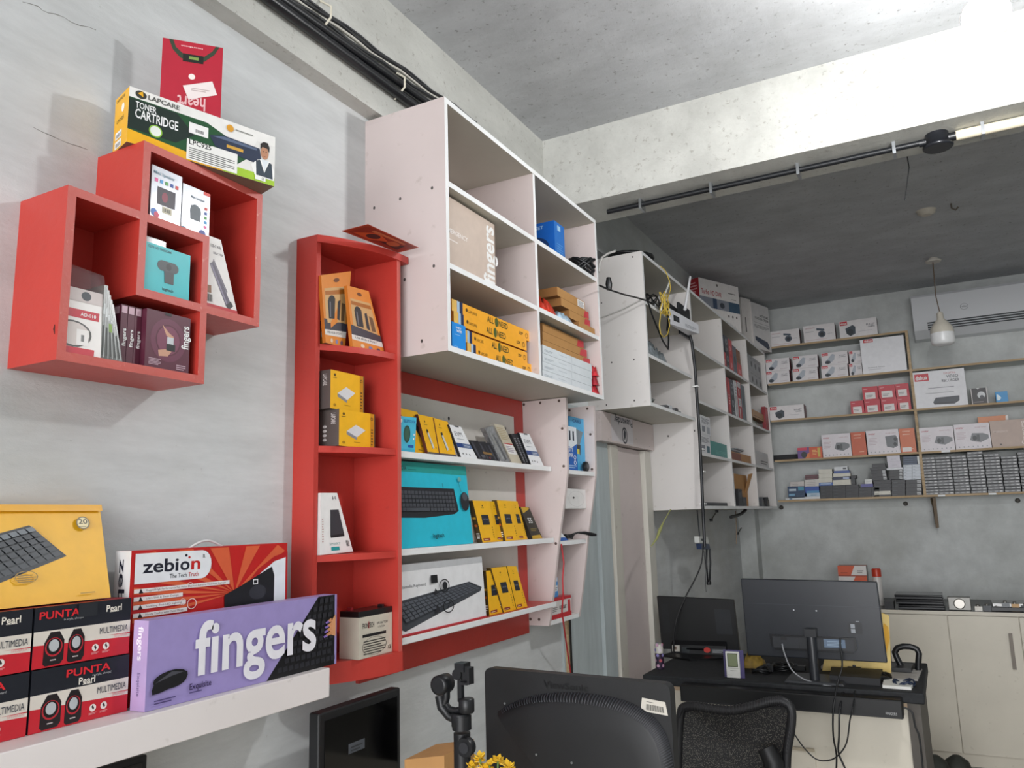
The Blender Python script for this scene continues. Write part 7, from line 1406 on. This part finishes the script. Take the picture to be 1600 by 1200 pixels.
# ================================================================ MESH CHAIR
YCH = 3.0; PC = lambda X, Y, d=0: np.array(px(980+X/2.58, 800+Y/2.58, y=YCH+d))
ch = thing('office_chair', 'black mesh-backed office chair before the service desk', 'chair', (PC(430, 1000)[0], YCH-.1, FLOOR))
out = [(205, 1060), (208, 900), (215, 820), (225, 790), (260, 782), (330, 792), (420, 800), (500, 785), (570, 765), (620, 760), (650, 775), (663, 805), (660, 870), (645, 960), (640, 1060)]
low = [(660, 1400), (560, 1500), (330, 1500), (210, 1400)]
P = []
allp = out+[(632, 1180), (618, 1260), (570, 1300), (430, 1310), (290, 1300), (235, 1260), (212, 1180)]
for i, p in enumerate(allp): P.append(PC(*p, d=.05*math.sin(i*.0)))
n = len(P); S2 = []
for i in range(n):
    p0, p1, p2, p3 = P[i-1], P[i], P[(i+1) % n], P[(i+2) % n]
    for t in (0, .25, .5, .75): S2.append(.5*((2*p1)+(-p0+p2)*t+(2*p0-5*p1+4*p2-p3)*t*t+(-p0+3*p1-3*p2+p3)*t**3))
g = G(); g.tube(S2, .016, mat('#1b1b1d', .5), 8, closed=True); g.obj('back_frame', ch)
# ridged rail along top
g = G()
for i in range(70):
    t = i/69*(11)+2; k = int(t); f_ = t-k; p = P[k]*(1-f_)+P[min(k+1, n-1)]*f_
    g.lathe([(.0185, -.0014), (.0185, .0014)], p, mat('#242427', .45), 8, 'x')
g.obj('ribbed_rail', ch)
mm = bpy.data.materials.new('mesh_weave'); mm.use_nodes = True; nt = mm.node_tree; b_ = nt.nodes['Principled BSDF']; b_.inputs['Base Color'].default_value = lin('#141416'); b_.inputs['Roughness'].default_value = .6
tcn = nt.nodes.new('ShaderNodeTexCoord'); mp = nt.nodes.new('ShaderNodeMapping'); mp.inputs['Scale'].default_value = (1, 1, 1); vz = nt.nodes.new('ShaderNodeTexVoronoi'); vz.inputs['Scale'].default_value = 260
nt.links.new(tcn.outputs['Object'], vz.inputs['Vector']); rp = nt.nodes.new('ShaderNodeValToRGB'); rp.color_ramp.elements[0].position = .25; rp.color_ramp.elements[1].position = .35; rp.color_ramp.elements[0].color = (.55, .55, .55, 1); rp.color_ramp.elements[1].color = (1, 1, 1, 1)
nt.links.new(vz.outputs['Distance'], rp.inputs[0]); nt.links.new(rp.outputs[0], b_.inputs['Alpha'])
g = G(); c = sum(S2)/len(S2); K = len(S2); V = [c+np.array([0, .035, 0])]
for s_ in (.4, .75, 1.0):
    for p in S2: q = c+(p-c)*s_; q = q+np.array([0, .035*(1-s_**2), 0]); V.append(q)
F = [[0, 1+i, 1+(i+1) % K] for i in range(K)]
for r in range(2): F += [[1+r*K+i, 1+(r+1)*K+i, 1+(r+1)*K+(i+1) % K, 1+r*K+(i+1) % K] for i in range(K)]
g.add(V, F, mm, True); g.obj('mesh_back', ch)
g = G(); a = PC(600, 1000, -.03); g.tube([PC(560, 950, -.03), PC(590, 1010, -.035), PC(600, 1120, -.04), PC(560, 1300, -.04)], [.03, .035, .03, .025], mat('#0f0f11', .5), 10); g.obj('lumbar_support', ch)
g = G(); sc_ = PC(430, 1310); zs = .38
g.box(sc_[0]-.23, YCH+.0, zs, sc_[0]+.23, YCH+.46, zs+.08, mat('#17171a', .8)); g.obj('seat', ch, bevel=.03)
g = G(); g.tube([(sc_[0], YCH+.03, sc_[2]+.02), (sc_[0], YCH+.02, zs+.03), (sc_[0], YCH+.2, zs-.01)], .02, BLKM, 8); g.tube([(sc_[0], YCH+.23, zs), (sc_[0], YCH+.23, FLOOR+.12)], .028, BLKM, 12); g.obj('gas_column', ch)
for k in range(5):
    a = 2*math.pi*k/5+.3; g = G(); ex, ey = sc_[0]+.28*math.cos(a), YCH+.23+.28*math.sin(a); g.tube([(sc_[0], YCH+.23, FLOOR+.13), (ex, ey, FLOOR+.07)], [.022, .014], BLKM, 8); l_ = g.obj('base_leg', ch)
    g = G(); g.lathe([(.026, -.02), (.028, 0), (.026, .02)], (ex, ey, FLOOR+.029), BLK, 14, 'x'); g.obj('castor', l_)
# dark bag at lower right
g = G(); p_ = px(1475, 1190, y=5.2)
for i in range(2): 
    q_ = px(1462+i*34, 1195, y=5.3+.1*i); g.lathe([(.09, 0), (.1, .05), (.095, .2), (.06, max(q_[2]-FLOOR+.02, .25)), (.02, max(q_[2]-FLOOR+.05, .28))], (q_[0], q_[1], FLOOR+e), mat('#2d2f28', .7, var=.25, scale=20), 16)
g.obj('cloth_bag', label='dark olive lumpy bag on the floor before the cream cupboards', cat='bag')
